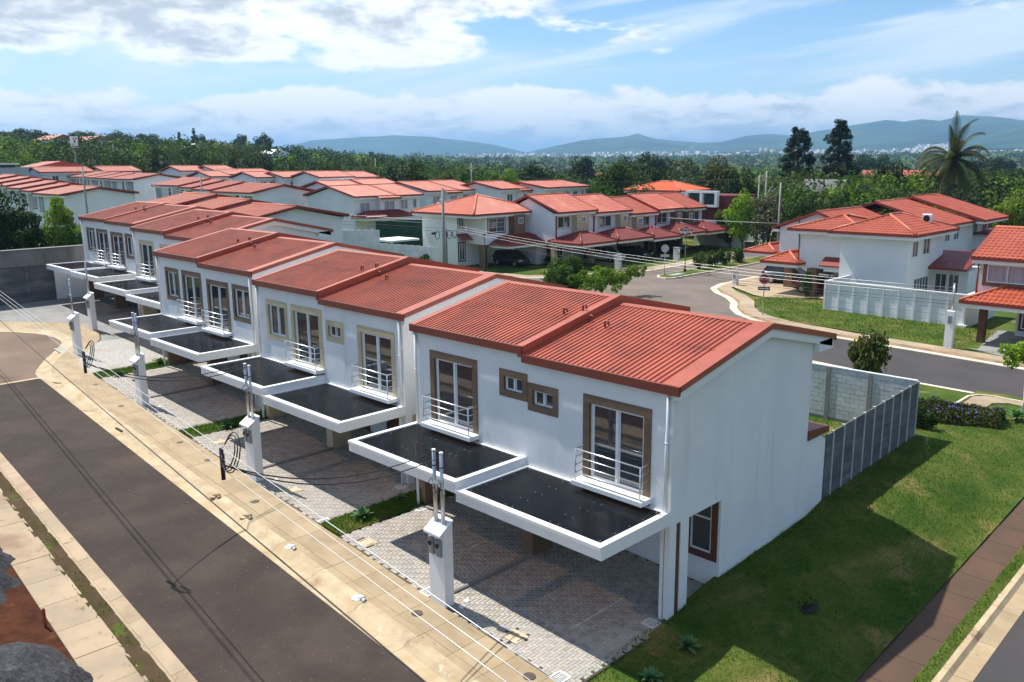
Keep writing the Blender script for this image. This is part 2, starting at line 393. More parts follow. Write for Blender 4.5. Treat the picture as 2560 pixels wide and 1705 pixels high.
# ------------------------------------------------------------------ the front street
DZ = -.09
road = sheet('road', fr(-37.0, 12, 49), [-10.5, -9.5, -8.5, -7.5, -6.36], lambda x, y: zs(x) + DZ, ASPH, skew=SK)
CUL_IN = [(-36.85, -4.69), (-38.0, -4.55), (-38.9, -4.2), (-40.78, -3.27), (-42.2, -2.4), (-43.4, -1.72), (-44.4, -1.2), (-45.3, -1.0), (-46.3, -1.0), (-47.4, -1.15), (-48.3, -1.5), (-49.45, -2.23), (-50.4, -3.06), (-52, -4.8), (-53, -7), (-53, -10), (-51, -12.5), (-47, -13), (-44, -12), (-41, -10), (-37.0, -8.75)]
mb = MB(); mb.poly([(x, y, zs(x)+DZ-.004) for x, y in CUL_IN]); tag(mb.build('turning_circle', mat('brown_asphalt', srgb(112, 96, 84), srgb(126, 108, 94), scale=.5, detail=9, rough=.92, bump=.3, bscale=40, c3=srgb(96, 80, 70), s3=.25, t3=(.52, .75), spec=.2)), kind='structure')
mb = MB()
for i in range(10):
    xa = -37.0; ta, tb = -10.5+.413*i, -10.5+.413*(i+1)
mb.prism([(-37.12, ty(-10.5, -37.12)), (-36.9, ty(-10.5, -36.9)), (-36.9, ty(-6.36, -36.9)), (-37.12, ty(-6.36, -37.12))], lambda x, y: zs(x)-.3, lambda x, y: zs(x)+DZ+.006)
tag(mb.build('road_joint_strip', CONC_P), kind='structure')

def seg_strip(root, piece, x0, x1, step, ta, tb, za, zb, mat_, gap=.012, jit=0., th=.25):
    """pieces of kerb or slab laid end to end along the street; (ta,za) and (tb,zb) are the two long edges"""
    n = max(1, round((x1-x0)/step)); d = (x1-x0)/n
    for i in range(n):
        a = x0+i*d+gap/2; b = x0+(i+1)*d-gap/2; j = rng.uniform(-jit, jit)
        V = []
        for x in (a, b):
            for t, z in ((ta, za), (tb, zb)): V.append((x, ty(t, x), zs(x)+z+j))
        mb = MB(); o = (V[0][0], V[0][1], V[0][2])
        top = [V[0], V[2], V[3], V[1]]; bot = [(p[0], p[1], p[2]-th) for p in top]
        mb.v = top+bot; mb.f = [(0, 1, 2, 3), (7, 6, 5, 4), (0, 4, 5, 1), (1, 5, 6, 2), (2, 6, 7, 3), (3, 7, 4, 0)]; mb.s = [0]*6
        mb.build(piece, mat_, root)
def struct_root(name, label=None):
    o = bpy.data.objects.new(name, None); COL.objects.link(o); ROOTLOC[o.name] = (0, 0, 0); tag(o, kind='structure'); return o
# house side: gutter, kerb face, verge strip and walk
sw = struct_root('sidewalk'); GUT = struct_root('gutter')
seg_strip(GUT, 'gutter_slab', -36.9, 10, 2.35, -6.37, -5.98, DZ+.01, DZ-.02, CONC_P)
seg_strip(GUT, 'kerb_stone', -36.9, 10, 2.35, -5.98, -5.80, DZ-.02, .02, CONC_P)
seg_strip(GUT, 'kerb_top', -36.9, 10, 2.35, -5.80, -5.50, .02, .015, CONC_P)
seg_strip(sw, 'slab', -36.9, 10, 1.18, -5.50, -5.26, .012, .012, CONC_T, jit=.003)
seg_strip(sw, 'slab', -36.9, 10, 1.18, -5.25, -4.10, .012, .008, CONC_T, jit=.004)
# far side: gutter, kerb, weedy verge and walk
swl = struct_root('sidewalk_left'); GUL = struct_root('gutter_left')
seg_strip(GUL, 'gutter_slab', -37, 8, 1.5, -10.85, -10.48, DZ-.03, DZ+.01, CONC_L, jit=.004)
seg_strip(GUL, 'kerb_stone', -37, 8, 1.5, -10.93, -10.85, .02, DZ-.03, CONC_P)
seg_strip(GUL, 'kerb_top', -37, 8, 1.5, -11.03, -10.93, .0, .02, CONC_L)
seg_strip(swl, 'slab', -37, 8, 1.55, -12.46, -11.38, .03, .02, CONC_L, jit=.006, gap=.02)
VERGE = mat('weedy_soil', srgb(82, 66, 50), srgb(68, 60, 38), scale=1.2, detail=8, rough=.95, bump=.8, bscale=30, c3=srgb(78, 92, 34), s3=1.0, t3=(.55, .68), spec=.1)
def vz(x, y): return zs(x) + .018 + .05*mnoise.noise((x*2.2, y*5, 3.)) + .02*mnoise.noise((x*7, y*7, 3.))
sheet('verge', fr(-37, 8, 180), fr(-11.46, -11.0, 5), vz, VERGE, skew=SK)
# building lot on the far side of the street: gravel heaps and red earth
GRAVEL = mat('dark_gravel', srgb(74, 74, 77), srgb(48, 48, 52), scale=9, detail=8, rough=.9, bump=1., bscale=26, spec=.25, c3=srgb(104, 104, 106), s3=3, t3=(.55, .75), bdist=.05)
SOIL = mat('red_earth', srgb(82, 48, 32), srgb(62, 36, 24), scale=1.4, detail=8, rough=.95, bump=1., bscale=7, c3=srgb(98, 62, 42), s3=.9, t3=(.56, .75), spec=.1, bdist=.06)
def heap(x, y):
    t = y + SK*x
    d = smooth(-12.44, -13.6, t)
    return zs(x) + d*(.18 + .55*max(0, mnoise.noise((x*.42, t*.5, 1.)))) + d*.06*mnoise.noise((x*2.1, t*2.3, 4.)) - .02
sheet('building_lot', fr(-40, 6, 160), fr(-24, -12.46, 44), heap, SOIL, skew=SK)
def pile(name, cx, ct, rx, rt, h, seed):
    n = 46; V = []; F = []
    for i in range(n+1):
        for j in range(n+1):
            a = -1+2*i/n; b = -1+2*j/n; x = cx+a*rx; t = ct+b*rt; y = ty(t, x); d = math.hypot(a, b)
            d += .18*mnoise.noise((x*1.1, y*1.1, seed))
            z = heap(x, y) + h*smooth(1.0, .25, d) - .1 + .045*mnoise.noise((x*4, y*4, seed)) + .025*mnoise.noise((x*11, y*11, seed))
            V.append((x, y, z))
    for i in range(n):
        for j in range(n): a = i*(n+1)+j; F.append((a, a+n+1, a+n+2, a+1))
    me = npmesh(name, V, F, GRAVEL, True); o = nobj(name, me); return o
tag(pile('gravel_heap', -8.2, -13.75, 3.1, 1.75, .7, 2.), 'dark grey gravel heap at the bottom left corner of the view', 'gravel heap', 'gravel heaps on the lot')
tag(pile('gravel_heap', -16.4, -13.75, 4.3, 1.75, .62, 7.), 'dark grey gravel heap higher up beside the left sidewalk', 'gravel heap', 'gravel heaps on the lot')
STAKE = mat('red_painted_wood', srgb(150, 70, 44), srgb(126, 58, 38), scale=8, rough=.8)
for x, t, lb in ((-11.15, -12.58, 'short red stake beside the walk between the two gravel heaps'), (-16.9, -12.6, 'short red stake at the left edge of the picture by the walk')):
    z = zs(x); mb = MB(); mb.box(x-.035, x+.035, ty(t, x)-.035, ty(t, x)+.035, z-.1, z+.52, bevel=.015)
    o = mb.build('stake', STAKE); tag(o, lb, 'stake', 'survey stakes')
# covers set into the two walks
IRON = mat('cast_iron', srgb(74, 66, 62), srgb(96, 82, 72), scale=14, rough=.6, metal=.4)
def cover(x, t, lb, r=.16, grp='round covers in the walks'):
    z = zs(x); mb = MB(); mb.disc((x, ty(t, x), z+.004), r, .014, 20)
    tag(mb.build('water_cover', IRON), lb, 'cover', grp)
cover(-4.35-.6, -4.85, 'small round iron cover on the tan walk left of the nearest meter pillar')
cover(-.9, -4.45, 'small round iron cover on the tan walk at the bottom edge of the view')
cover(-14.6, -4.9, 'small round iron cover on the tan walk near the second meter pillar')
cover(-19.5, -4.55, 'small dark slot cover on the tan walk beyond the second meter pillar', .12)
cover(-22.2, -4.6, 'small dark cover on the paler walk slab by the second grass strip', .13)
cover(-28.9, -4.8, 'small dark cover on the tan walk at the foot of the third meter pillar', .13)
cover(-33.4, -4.6, 'small dark cover on the tan walk short of the turning circle', .13)
cover(-8.6, -11.95, 'round iron cover on the left walk beside the near gravel heap', .17)
cover(-15.6, -11.9, 'round iron cover on the left walk near the upper stake', .17)
# pipe stubs in the gutter
for x, t, lb, s in ((-6.6, -5.62, 'broken white plastic pipe stub in the kerb below the nearest pillar', 1.), (-10.6, -5.6, 'grey pipe stub lying on the kerb opposite the grass strip', .9), (-13.6, -5.66, 'pale mortar lump on the kerb with a white smear', 1.2), (-15.9, -5.75, 'open concrete pipe end in the kerb face by the second pillar', 1.1)):
    z = zs(x)+.02; y = ty(t, x); mb = MB()
    pts = [(x-.16*s, y-.02, z+.03), (x, y, z+.06*s), (x+.13*s, y+.04, z+.05)]
    mb.tube(pts, .065*s, 9); mb.tube([(x+.13*s, y+.04, z+.05), (x+.2*s, y-.06, z+.02)], .04*s, 7)
    mb.disc((x-.1, y-.04, z-.01), .16*s, .03, 11)
    tag(mb.build('pipe_stub', CONC_P if s > 1 else PVC), lb, 'pipe', 'pipe ends along the kerb')
kd = thing('kerb_drain', 'black five-slot drain inlet in the kerb opposite the third pillar', 'drain', (-25.7, ty(-5.95, -25.7), zs(-25.7)))
for k in range(5): MB().box(-26.1+.16*k, -26.0+.16*k, ty(-5.97, -26)-.02, ty(-5.97, -26)+.09, zs(-26)-.1, zs(-26)-.045).build('slot', BLACK, kd)

# turning circle kerb and walk
GUTC = struct_root('turning_circle_gutter'); SWC = struct_root('turning_circle_sidewalk')
CIN = CUL_IN[:13]
COUT = [(-34.9, -4.22), (-37.0, -4.0), (-38.3, -3.65), (-40.1, -2.78), (-41.6, -1.85), (-42.9, -1.05), (-44.1, -.55), (-45.2, -.32), (-46.4, -.3), (-47.8, -.45), (-49.0, -.95), (-50.2, -1.75), (-51.4, -2.9)]
SOUT = [(-34.9, -2.46), (-36.9, -2.38), (-38.5, -2.2), (-39.4, -1.85), (-41.2, -.75), (-42.6, .15), (-43.7, .85), (-45.3, 1.35), (-47.0, 1.6), (-48.8, 1.5), (-50.3, .75), (-51.6, -.4), (-53.4, -2.3)]
def ribbon(root, piece, A, B, za, zb, mat_, th=.2):
    for i in range(len(A)-1):
        V = [(*A[i], zs(A[i][0])+za), (*A[i+1], zs(A[i+1][0])+za), (*B[i+1], zs(B[i+1][0])+zb), (*B[i], zs(B[i][0])+zb)]
        mb = MB(); bot = [(p[0], p[1], p[2]-th) for p in V]; mb.v = V+bot
        mb.f = [(3, 2, 1, 0), (4, 5, 6, 7), (0, 1, 5, 4), (1, 2, 6, 5), (2, 3, 7, 6), (3, 0, 4, 7)]; mb.s = [0]*6
        mb.build(piece, mat_, root)
MIDC = [((a[0]*.45+b[0]*.55), (a[1]*.45+b[1]*.55)) for a, b in zip(CIN, COUT)]
ribbon(GUTC, 'gutter_slab', CIN, MIDC, DZ+.01, DZ, CONC_P)
ribbon(GUTC, 'kerb_stone', MIDC, COUT, DZ, .02, CONC_P)
ribbon(SWC, 'slab', COUT, SOUT, .015, .01, CONC_T)
mb = MB(); mb.poly([(x, y, zs(x)-.02) for x, y in [(-53.4, -2.3), (-51.6, -.4), (-48.8, 1.5), (-45.3, 1.4), (-43.7, .9), (-41.2, -.7), (-38.5, -2.1), (-34.9, -2.4), (-34.9, 6), (-59.8, 9), (-59.8, -8), (-55, -6)]])
tag(mb.build('court_paving', CONC_G), kind='structure')
# ------------------------------------------------------------------ the row of duplex houses
WU = 5.28
EV, RG, RGY, EO, RE, GD = 6.56, 7.54, 4.47, -.12, 8.58, 7.57
SLF = (RG-EV)/(RGY-EO); SLR = (RG-6.62)/(RE-RGY)
def grid_wall(mb, a0, a1, z0, z1, holes, P, top=None):
    """wall in a plane with rectangular holes; P(a,z) -> point"""
    A = sorted({a0, a1, *[h[0] for h in holes], *[h[1] for h in holes]}); Z = sorted({z0, z1, *[h[2] for h in holes], *[h[3] for h in holes]})
    for i in range(len(A)-1):
        for j in range(len(Z)-1):
            ca, cz = (A[i]+A[i+1])/2, (Z[j]+Z[j+1])/2
            if any(h[0] < ca < h[1] and h[2] < cz < h[3] for h in holes): continue
            mb.quad(P(A[i], Z[j]), P(A[i+1], Z[j]), P(A[i+1], Z[j+1]), P(A[i], Z[j+1]))
def opening(root, x0, x1, z0, z1, y, trimmat, kind, tw=.22, wall=None, top_only=False):
    """a framed window or sliding door in a wall facing -Y: trim, reveal, frame, two panes and a dim room"""
    ox0, ox1, oz1 = x0+tw, x1-tw, z1-tw
    oz0 = z0+tw if kind != 'door' else z0+.20
    mb = MB(); e = .022
    mb.box(x0, ox0, y-e, y-.001, z0, z1); mb.box(ox1, x1, y-e, y-.001, z0, z1); mb.box(ox0, ox1, y-e, y-.001, oz1, z1)
    if kind != 'door': mb.box(ox0, ox1, y-e, y-.001, z0, oz0)
    # reveals
    d = .13
    mb.quad((ox0, y-e, oz0), (ox0, y+d, oz0), (ox0, y+d, oz1), (ox0, y-e, oz1)); mb.quad((ox1, y+d, oz0), (ox1, y-e, oz0), (ox1, y-e, oz1), (ox1, y+d, oz1))
    mb.quad((ox0, y+d, oz1), (ox1, y+d, oz1), (ox1, y-e, oz1), (ox0, y-e, oz1)); mb.quad((ox0, y-e, oz0), (ox1, y-e, oz0), (ox1, y+d, oz0), (ox0, y+d, oz0))
    mb.build('window_surround', trimmat, root)
    f = .07 if kind != 'small' else .05; ya, yb = y+.06, y+.12; xm = (ox0+ox1)/2; fb = f*1.6 if kind == 'door' else f
    mb = MB(); mb.box(ox0, ox0+f, ya, yb, oz0, oz1); mb.box(ox1-f, ox1, ya, yb, oz0, oz1); mb.box(ox0+f, ox1-f, ya, yb, oz1-f, oz1); mb.box(ox0+f, ox1-f, ya, yb, oz0, oz0+fb)
    mb.box(xm-f*.5, xm+f*.5, ya-.012, yb-.01, oz0+fb, oz1-f)
    g = f*.55
    for a, b, q in ((ox0+f, xm-f*.5, .0), (xm+f*.5, ox1-f, .025)):
        mb.box(a, a+g, ya+.01+q, yb-.02+q, oz0+fb, oz1-f); mb.box(b-g, b, ya+.01+q, yb-.02+q, oz0+fb, oz1-f)
    fr_ = mb.build('sliding_door' if kind == 'door' else 'window', UPVC, root)
    for a, b, q in ((ox0+f+g, xm-f*.5-g, .0), (xm+f*.5+g, ox1-f-g, .025)):
        MB().box(a, b, ya+.025+q, ya+.033+q, oz0+fb, oz1-f).build('pane', GLASS, fr_)
    mb = MB(); D = 2.2 if kind != 'small' else .9; yb = y+.131; yc = y+D; q = .25
    for A in (((ox0-q, yc), (ox1+q, yc)), ((ox0-q, yb), (ox0-q, yc)), ((ox1+q, yc), (ox1+q, yb))):
        (xa, y1), (xb, y2) = A; mb.quad((xa, y1, oz0-.02), (xb, y2, oz0-.02), (xb, y2, oz1+.2), (xa, y1, oz1+.2))
    mb.quad((ox0-q, yb, oz0-.02), (ox1+q, yb, oz0-.02), (ox1+q, yc, oz0-.02), (ox0-q, yc, oz0-.02)); mb.quad((ox0-q, yc, oz1+.2), (ox1+q, yc, oz1+.2), (ox1+q, yb, oz1+.2), (ox0-q, yb, oz1+.2))
    mb.build('room', ROOM, root)
    return (ox0, ox1, oz0, oz1)
def balcony(root, x0, x1, z, y):
    s = MB().box(x0-.06, x1+.04, y-.44, y-.002, z-.16, z-.02, bevel=.012).build('balcony_sill', TRIM, root)
    yr = y-.38; xa, xb = x0+.04, x1-.06; r = .02
    mb = MB()
    for x in (xa, xb): mb.cyl((x, yr, z-.02), (x, yr, z+.9), r, n=8)
    mb.tube([(xa, y-.022, z+.9), (xa, yr, z+.9), (xb, yr, z+.9), (xb, y-.022, z+.9)], .021, 8)
    rl = mb.build('railing', ALU, root)
    for k in range(3):
        zz = z+.21+.23*k; MB().tube([(xa, y-.022, zz), (xa, yr-.0, zz), (xb, yr, zz), (xb, y-.022, zz)], .014, 6).build('rail', ALU, rl)
def canopy(root, xa, xb, y, z, nright, shape):
    """flat carport roof with a white rim; z = top of rim"""
    D = 2.84; rw = .17
    mb = MB(); z0 = z-.36
    # main beam, set back a little under the top lip
    mb.box(xa, xb, y-D, y-D+.14, z0, z-.085); mb.box(xa, xa+.14, y-D+.14, y-.002, z0, z-.085); mb.box(xb-.14, xb, y-D+.14, y-.002, z0, z-.085)
    l = .035
    mb.box(xa-.0, xb+.0, y-D-l, y-D+rw, z-.085, z); mb.box(xa-.0, xa+rw, y-D+rw, y-.004, z-.085, z); mb.box(xb-rw, xb+.0, y-D+rw, y-.004, z-.085, z)
    mb.box(xa+rw, xb-rw, y-.10, y-.003, z-.085, z-.02)
    c = mb.build('carport_canopy', TRIM, root)
    n = 3; xs = fr(xa+rw, xb-rw, n)
    bolts = MB()
    for i in range(n):
        MB().box(xs[i]+.006, xs[i+1]-.006, y-D+rw+.004, y-.102, z-.06+.003*i, z-.045+.003*i).build('roof_panel', TINT, c)
        for q in (.08, .92):
            for j in range(5):
                yy = y-D+rw+.15+j*.58; xx = xs[i]+(xs[i+1]-xs[i])*q
                bolts.disc((xx, yy, z-.045+.003*i), .018, .012, 6)
    b = bolts.build('bolts', STEEL, c); b['kind'] = 'stuff'
def roof_unit(root, xa, xb, y, z, step_r, gable_r, gable_l):
    """corrugated metal roof of one unit; xa<xb; ridge along X"""
    F = lambda yy: z+EV+(yy-y-EO)*SLF if yy-y <= RGY else z+RG-(yy-y-RGY)*SLR
    n = 30; pw = (xb-xa)/n; rows = [(y+EO+.03, y+2.35), (y+2.25, y+RGY-.02), (y+RGY+.02, y+RE-.03)]
    rf = MB()
    # flashing: ridge cap, both verges
    for sgn, ya, yb in ((1, y+RGY-.22, y+RGY), (-1, y+RGY, y+RGY+.22)):
        rf.quad((xa, ya, F(ya)+.055), (xb, ya, F(ya)+.055), (xb, yb, F(yb)+.055), (xa, yb, F(yb)+.055))
    rf.quad((xa, y+RGY-.22, F(y+RGY-.22)+.03), (xb, y+RGY-.22, F(y+RGY-.22)+.03), (xb, y+RGY-.22, F(y+RGY-.22)+.055), (xa, y+RGY-.22, F(y+RGY-.22)+.055))
    o = rf.build('roof', FASCIA, root)
    def verge(x0, x1, drop, outer):
        mb = MB()
        for ya, yb in ((y+EO-.02, y+RGY), (y+RGY, y+RE)):
            a0, b0 = F(ya)+.06, F(yb)+.06
            mb.quad((x0, ya, a0), (x1, ya, a0), (x1, yb, b0), (x0, yb, b0))
            for xx, dd in ((x0, drop if outer < 0 else .07), (x1, drop if outer > 0 else .07)):
                if xx == x0: mb.quad((xx, ya, a0-dd), (xx, ya, a0), (xx, yb, b0), (xx, yb, b0-dd))
                else: mb.quad((xx, yb, b0-dd), (xx, yb, b0), (xx, ya, a0), (xx, ya, a0-dd))
            ex = x1 if outer > 0 else x0
            mb.quad((x0, ya, a0-drop), (x0, yb, b0-drop), (x1, yb, b0-drop), (x1, ya, a0-drop))
        for yy in (y+EO-.02, y+RE): h = F(yy)+.06; mb.quad((x0, yy, h-drop), (x1, yy, h-drop), (x1, yy, h), (x0, yy, h))
        mb.build('verge_flashing', FASCIA, o)
    if gable_r: verge(xb-.22, xb+.26, .17, 1)
    else: verge(xb-.2, xb+.03, step_r+.12, 1)
    if gable_l: verge(xa-.06, xa+.2, .24, -1)
    else: verge(xa, xa+.14, .08, -1)
    # sheets
    per = 5
    for k, (ya, yb) in enumerate(rows):
        lift = .012 if k == 1 else 0.
        for s in range(n//per):
            V = []; Fc = []
            cols = []
            for i in range(s*per, (s+1)*per+ (1 if s < n//per-1 else 0)):
                x = xa+i*pw
                cols += [(x, 0.), (x+pw*.30, 0.), (x+pw*.42, .036), (x+pw*.70, .036), (x+pw*.82, 0.)]
                if i == (s+1)*per: cols = cols[:-3]
            cols.append((min(xb, cols[-1][0]+pw*.18), 0.))
            rs_ = rng.uniform(0, .004)
            for x, h in cols:
                for yy in (ya, yb): V.append((x, yy, F(yy)+h+lift+rs_))
            for i in range(len(cols)-1): Fc.append((2*i, 2*i+2, 2*i+3, 2*i+1))
            mb = MB(); mb.v = V; mb.f = Fc; mb.s = [0]*len(Fc); mb.build('roof_sheet', ROOF, o)
    # eave fascia
    x0 = xa-(.06 if gable_l else 0); x1 = xb+(.26 if gable_r else 0)
    mb = MB(); h = F(y+EO); mb.box(x0, x1, y+EO-.06, y+EO+.02, h-.20, h+.045)
    mb.build('fascia', FASCIA_D, o)
    mb = MB(); mb.box(x0, x1, y+RE-.02, y+RE+.05, F(y+RE)-.16, F(y+RE)+.04); mb.build('fascia', FASCIA_D, o)
def gooseneck(root, x, y, z):
    mb = MB(); pts = [(x, y, z-.05), (x, y, z+.14)] + [(x+.075-.075*math.cos(t), y, z+.14+.075*math.sin(t)) for t in fr(.3, math.pi*1.15, 7)]
    mb.tube(pts, .034, 8); mb.build('vent_pipe', FASCIA_D, root)
def duplex(k, X0, Y0, za, zb, paint, layout, label):
    """k counts the pairs from the near end; za,zb floor heights of the near and far unit"""
    root = thing('duplex_house', label, 'house', (X0-WU, Y0, min(za, zb)), 'white duplex houses along the street')
    Z = (za, zb); y = Y0
    holes = []
    for u, kind, a, b in layout:
        z = Z[u]
        if kind == 'door': z0, z1 = z+3.15, z+5.82
        elif kind == 'win': z0, z1 = z+4.06, z+5.82
        else: z0, z1 = z+4.89, z+5.75
        holes.append(opening(root, X0+a, X0+b, z0, z1, y, paint, {'door': 'door', 'win': 'win', 'small': 'small'}[kind], tw=.24 if kind == 'door' else .21))
        if kind == 'door': balcony(root, X0+a, X0+b, z+3.39, y)
    xr, xm, xl = X0, X0-WU, X0-2*WU
    mb = MB(); P = lambda a, z: (a, y, z)
    for u, (a, b) in enumerate(((xm, xr), (xl, xm))):
        z = Z[u]; hs = [h for h in holes if a-.3 < (h[0]+h[1])/2 < b+.3]
        hs = [(max(h[0], a), min(h[1], b), h[2], h[3]) for h in hs]
        grid_wall(mb, a, b, z+2.74, z+EV-.1, hs, P)
        # soffit of the upper floor, recessed ground floor front
        mb.quad((a, y, z+2.74), (a, y+2.5, z+2.74), (b, y+2.5, z+2.74), (b, y, z+2.74))
        gz0 = -.4
        win = (b-1.0, b-.28, z+1.0, z+2.55) if u == 0 else (a+.28, a+1.0, z+1.0, z+2.55)
        door = (a+.6, a+1.55, gz0+z, z+2.2) if u == 0 else (b-1.55, b-.6, gz0+z, z+2.2)
        grid_wall(mb, a, b, z+gz0, z+2.74, [win, door], lambda p, q: (p, y+2.5, q))
    def side(x, z, flip):
        pts = [(y+2.5, z-.9), (y+GD+1.33, z-.9), (y+GD+1.33, z+3.0), (y+GD+.96, z+3.24), (y+GD, z+3.3), (y+GD, z+RG-(GD-RGY)*SLR-.12), (y+RGY, z+RG-.14), (y, z+EV-.1), (y, z+2.74), (y+2.5, z+2.74)]
        pts = [(x, a, b) for a, b in pts]; mb.poly(pts if flip else pts[::-1])
    side(xr, za, True); side(xl, zb, False)
    # step between the two units, rear wall
    mb.poly([(xm, y+EO+.2, za+EV-.2), (xm, y+EO+.2, zb+EV-.06), (xm, y+RGY, zb+RG-.08), (xm, y+RE-.1, zb+6.58), (xm, y+RE-.1, za+6.4)])
    for u, (a, b) in enumerate(((xm, xr), (xl, xm))):
        z = Z[u]; mb.quad((b, y+GD, z+3.2), (a, y+GD, z+3.2), (a, y+GD, z+6.6), (b, y+GD, z+6.6)); mb.quad((b, y+GD+1.33, z-.9), (a, y+GD+1.33, z-.9), (a, y+GD+1.33, z+3.1), (b, y+GD+1.33, z+3.1))
    w = mb.build('wall', WHITE, root)
    # near corner column with painted grooves, middle column, far end wall
    mb = MB(); zg = za-.15
    mb.box(xr-.16, xr-.001, y+.0, y+.30, zg, za+2.74); mb.box(xr-.16, xr-.001, y+.50, y+.89, zg, za+2.74); mb.box(xr-.28, xr-.18, y-.03, y+.30, zg, za+2.74)
    mb.build('corner_column', WHITE, root)
    mb = MB(); mb.box(xr-.165, xr-.03, y+.30, y+.50, zg, za+2.74); mb.box(xr-.18, xr-.16, y+.012, y+.3, zg, za+2.74); mb.box(xr-.30, xr-.281, y, y+.3, zg, za+2.74)
    pb = BROWN_D if paint is BROWN else BEIGE
    mb.build('column_groove', pb, root)
    MB().box(xm-.22, xm+.22, y+.02, y+.95, zg-.2, zb+2.74).build('middle_column', BROWN if paint is BROWN else BEIGE, root)
    MB().box(xl+.02, xl+.26, y+.03, y+.98, zb-.2, zb+2.74).build('end_column', BROWN if paint is BROWN else BEIGE, root)
    # ground floor doors and windows in the shade
    for u, (a, b) in enumerate(((xm, xr), (xl, xm))):
        z = Z[u]; wx = (b-1.0, b-.28) if u == 0 else (a+.28, a+1.0); dx = (a+.6, a+1.55) if u == 0 else (b-1.55, b-.6)
        mb = MB(); e = .025; yy = y+2.5; t = .2
        mb.box(wx[0]-t, wx[0], yy-e, yy+.1, z+.8, z+2.73); mb.box(wx[1], wx[1]+t, yy-e, yy+.1, z+.8, z+2.73); mb.box(wx[0], wx[1], yy-e, yy+.1, z+.8, z+1.0); mb.box(wx[0], wx[1], yy-e, yy+.1, z+2.55, z+2.73)
        mb.build('window_surround', pb, root)
        mb = MB(); f = .06
        for q in ((wx[0], wx[0]+f, z+1, z+2.55), (wx[1]-f, wx[1], z+1, z+2.55), (wx[0]+f, wx[1]-f, z+1, z+1+f), (wx[0]+f, wx[1]-f, z+2.55-f, z+2.55), (wx[0]+f, wx[1]-f, z+2.02, z+2.02+f)): mb.box(q[0], q[1], yy+.02, yy+.08, q[2], q[3])
        fr_ = mb.build('window', UPVC, root); MB().box(wx[0]+f, wx[1]-f, yy+.045, yy+.053, z+1+f, z+2.02).build('pane', GLASSF, fr_); MB().box(wx[0]+f, wx[1]-f, yy+.045, yy+.053, z+2.02+f, z+2.55-f).build('pane', GLASSF, fr_)
        d = MB().box(dx[0], dx[1], yy+.04, yy+.09, z-.05, z+2.2).build('front_door', BROWN_D, root); MB().cyl((dx[0]+.1, yy+.04, z+1.0), (dx[0]+.1, yy-.02, z+1.0), .03, n=8).build('handle', STEEL, d)
        canopy(root, a, b, y, z+3.145, u, None)
        roof_unit(root, a, b, y, z, zb-za if u == 1 else 0., u == 0, u == 1)
        # white box eave behind
        mb = MB(); xe = b+(.2 if u == 0 else -.02); mb.box(a, xe, y+GD+.02, y+RE-.03, z+6.22, z+6.55); mb.build('rear_eave', TRIM, root)
        mb = MB(); zz = z+3.46
        mb.extr([(y+GD+.001, zz+.14), (y+GD+1.45, zz+.0), (y+GD+1.45, zz-.2), (y+GD+.001, zz-.2)], 'x', a, b+(.05 if u == 0 else 0)); mb.build('porch_roof', FASCIA_D, root)
    # barge boards under the gable verges
    for x0, x1, z in ((xr+.002, xr+.2, za), (xl-.05, xl-.002, zb)):
        mb = MB()
        F = lambda yy: z+EV+(yy-y-EO)*SLF if yy-y <= RGY else z+RG-(yy-y-RGY)*SLR
        for ya, yb in ((y+EO+.06, y+RGY), (y+RGY, y+RE-.1)):
            q = [(ya, F(ya)-.36), (yb, F(yb)-.36), (yb, F(yb)-.03), (ya, F(ya)-.03)]; mb.extr(q, 'x', x0, x1)
        mb.build('barge_board', TRIM, root)
    # downpipes at both ends, from eave past the canopy to the ground
    for x, z in ((xr-.14, za), (xl+.10, zb)):
        mb = MB(); yy = y-.06; mb.cyl((x, yy, z+EV-.15), (x, yy, z+3.16), .045, n=10)
        for h in (1.5, 3.4): mb.cyl((x, yy, z+EV-h), (x, yy, z+EV-h-.06), .053, n=10)
        mb.build('downpipe', PVC, root)
        if not (k == 0 and x > X0-1): MB().cyl((x, yy-.1, z+2.78), (x, yy-.1, z-.2), .05, n=10).build('downpipe', PVC, root)
    for x, yy, u in ((xm-.68, 2.46, 1), (xm-.26, 2.91, 1), (xm+.16, 2.73, 0), (xm+.97, 2.51, 0)):
        gooseneck(root, x, y+yy, Z[u]+EV+(yy-EO)*SLF+.02)
    return root
LA = [(0, 'door', -3.01, -.66), (0, 'small', -5.18, -3.96), (1, 'small', -6.4, -5.2), (1, 'door', -9.76, -7.41)]
LB = [(0, 'door', -2.85, -.48), (0, 'small', -5.05, -3.8), (1, 'door', -7.71, -5.34), (1, 'win', -9.79, -8.03)]
LC = [(0, 'win', -2.02, -.22), (0, 'door', -4.72, -2.4), (1, 'door', -7.55, -5.3), (1, 'win', -9.62, -7.95)]
PAIRS = [(0, 0., 0., .0, .23, BROWN, LA, 'nearest white duplex with brown window surrounds and bare shaded end wall'),
         (1, -12.148, .708, .294, .562, BEIGE, LB, 'second white duplex from the front, with beige window surrounds'),
         (2, -24.2, 1.292, .747, .964, BROWN, LC, 'third white duplex from the front, with brown window surrounds and two middle balconies'),
         (3, -35.99, 4.637, 1.292, 1.504, BEIGE, LA, 'fourth white duplex, set back beside the turning circle, with beige surrounds'),
         (4, -48.18, 5.415, 1.629, 1.709, BROWN, LC, 'farthest white duplex of the row, next to the grey concrete end wall')]
for a in PAIRS: duplex(*a)
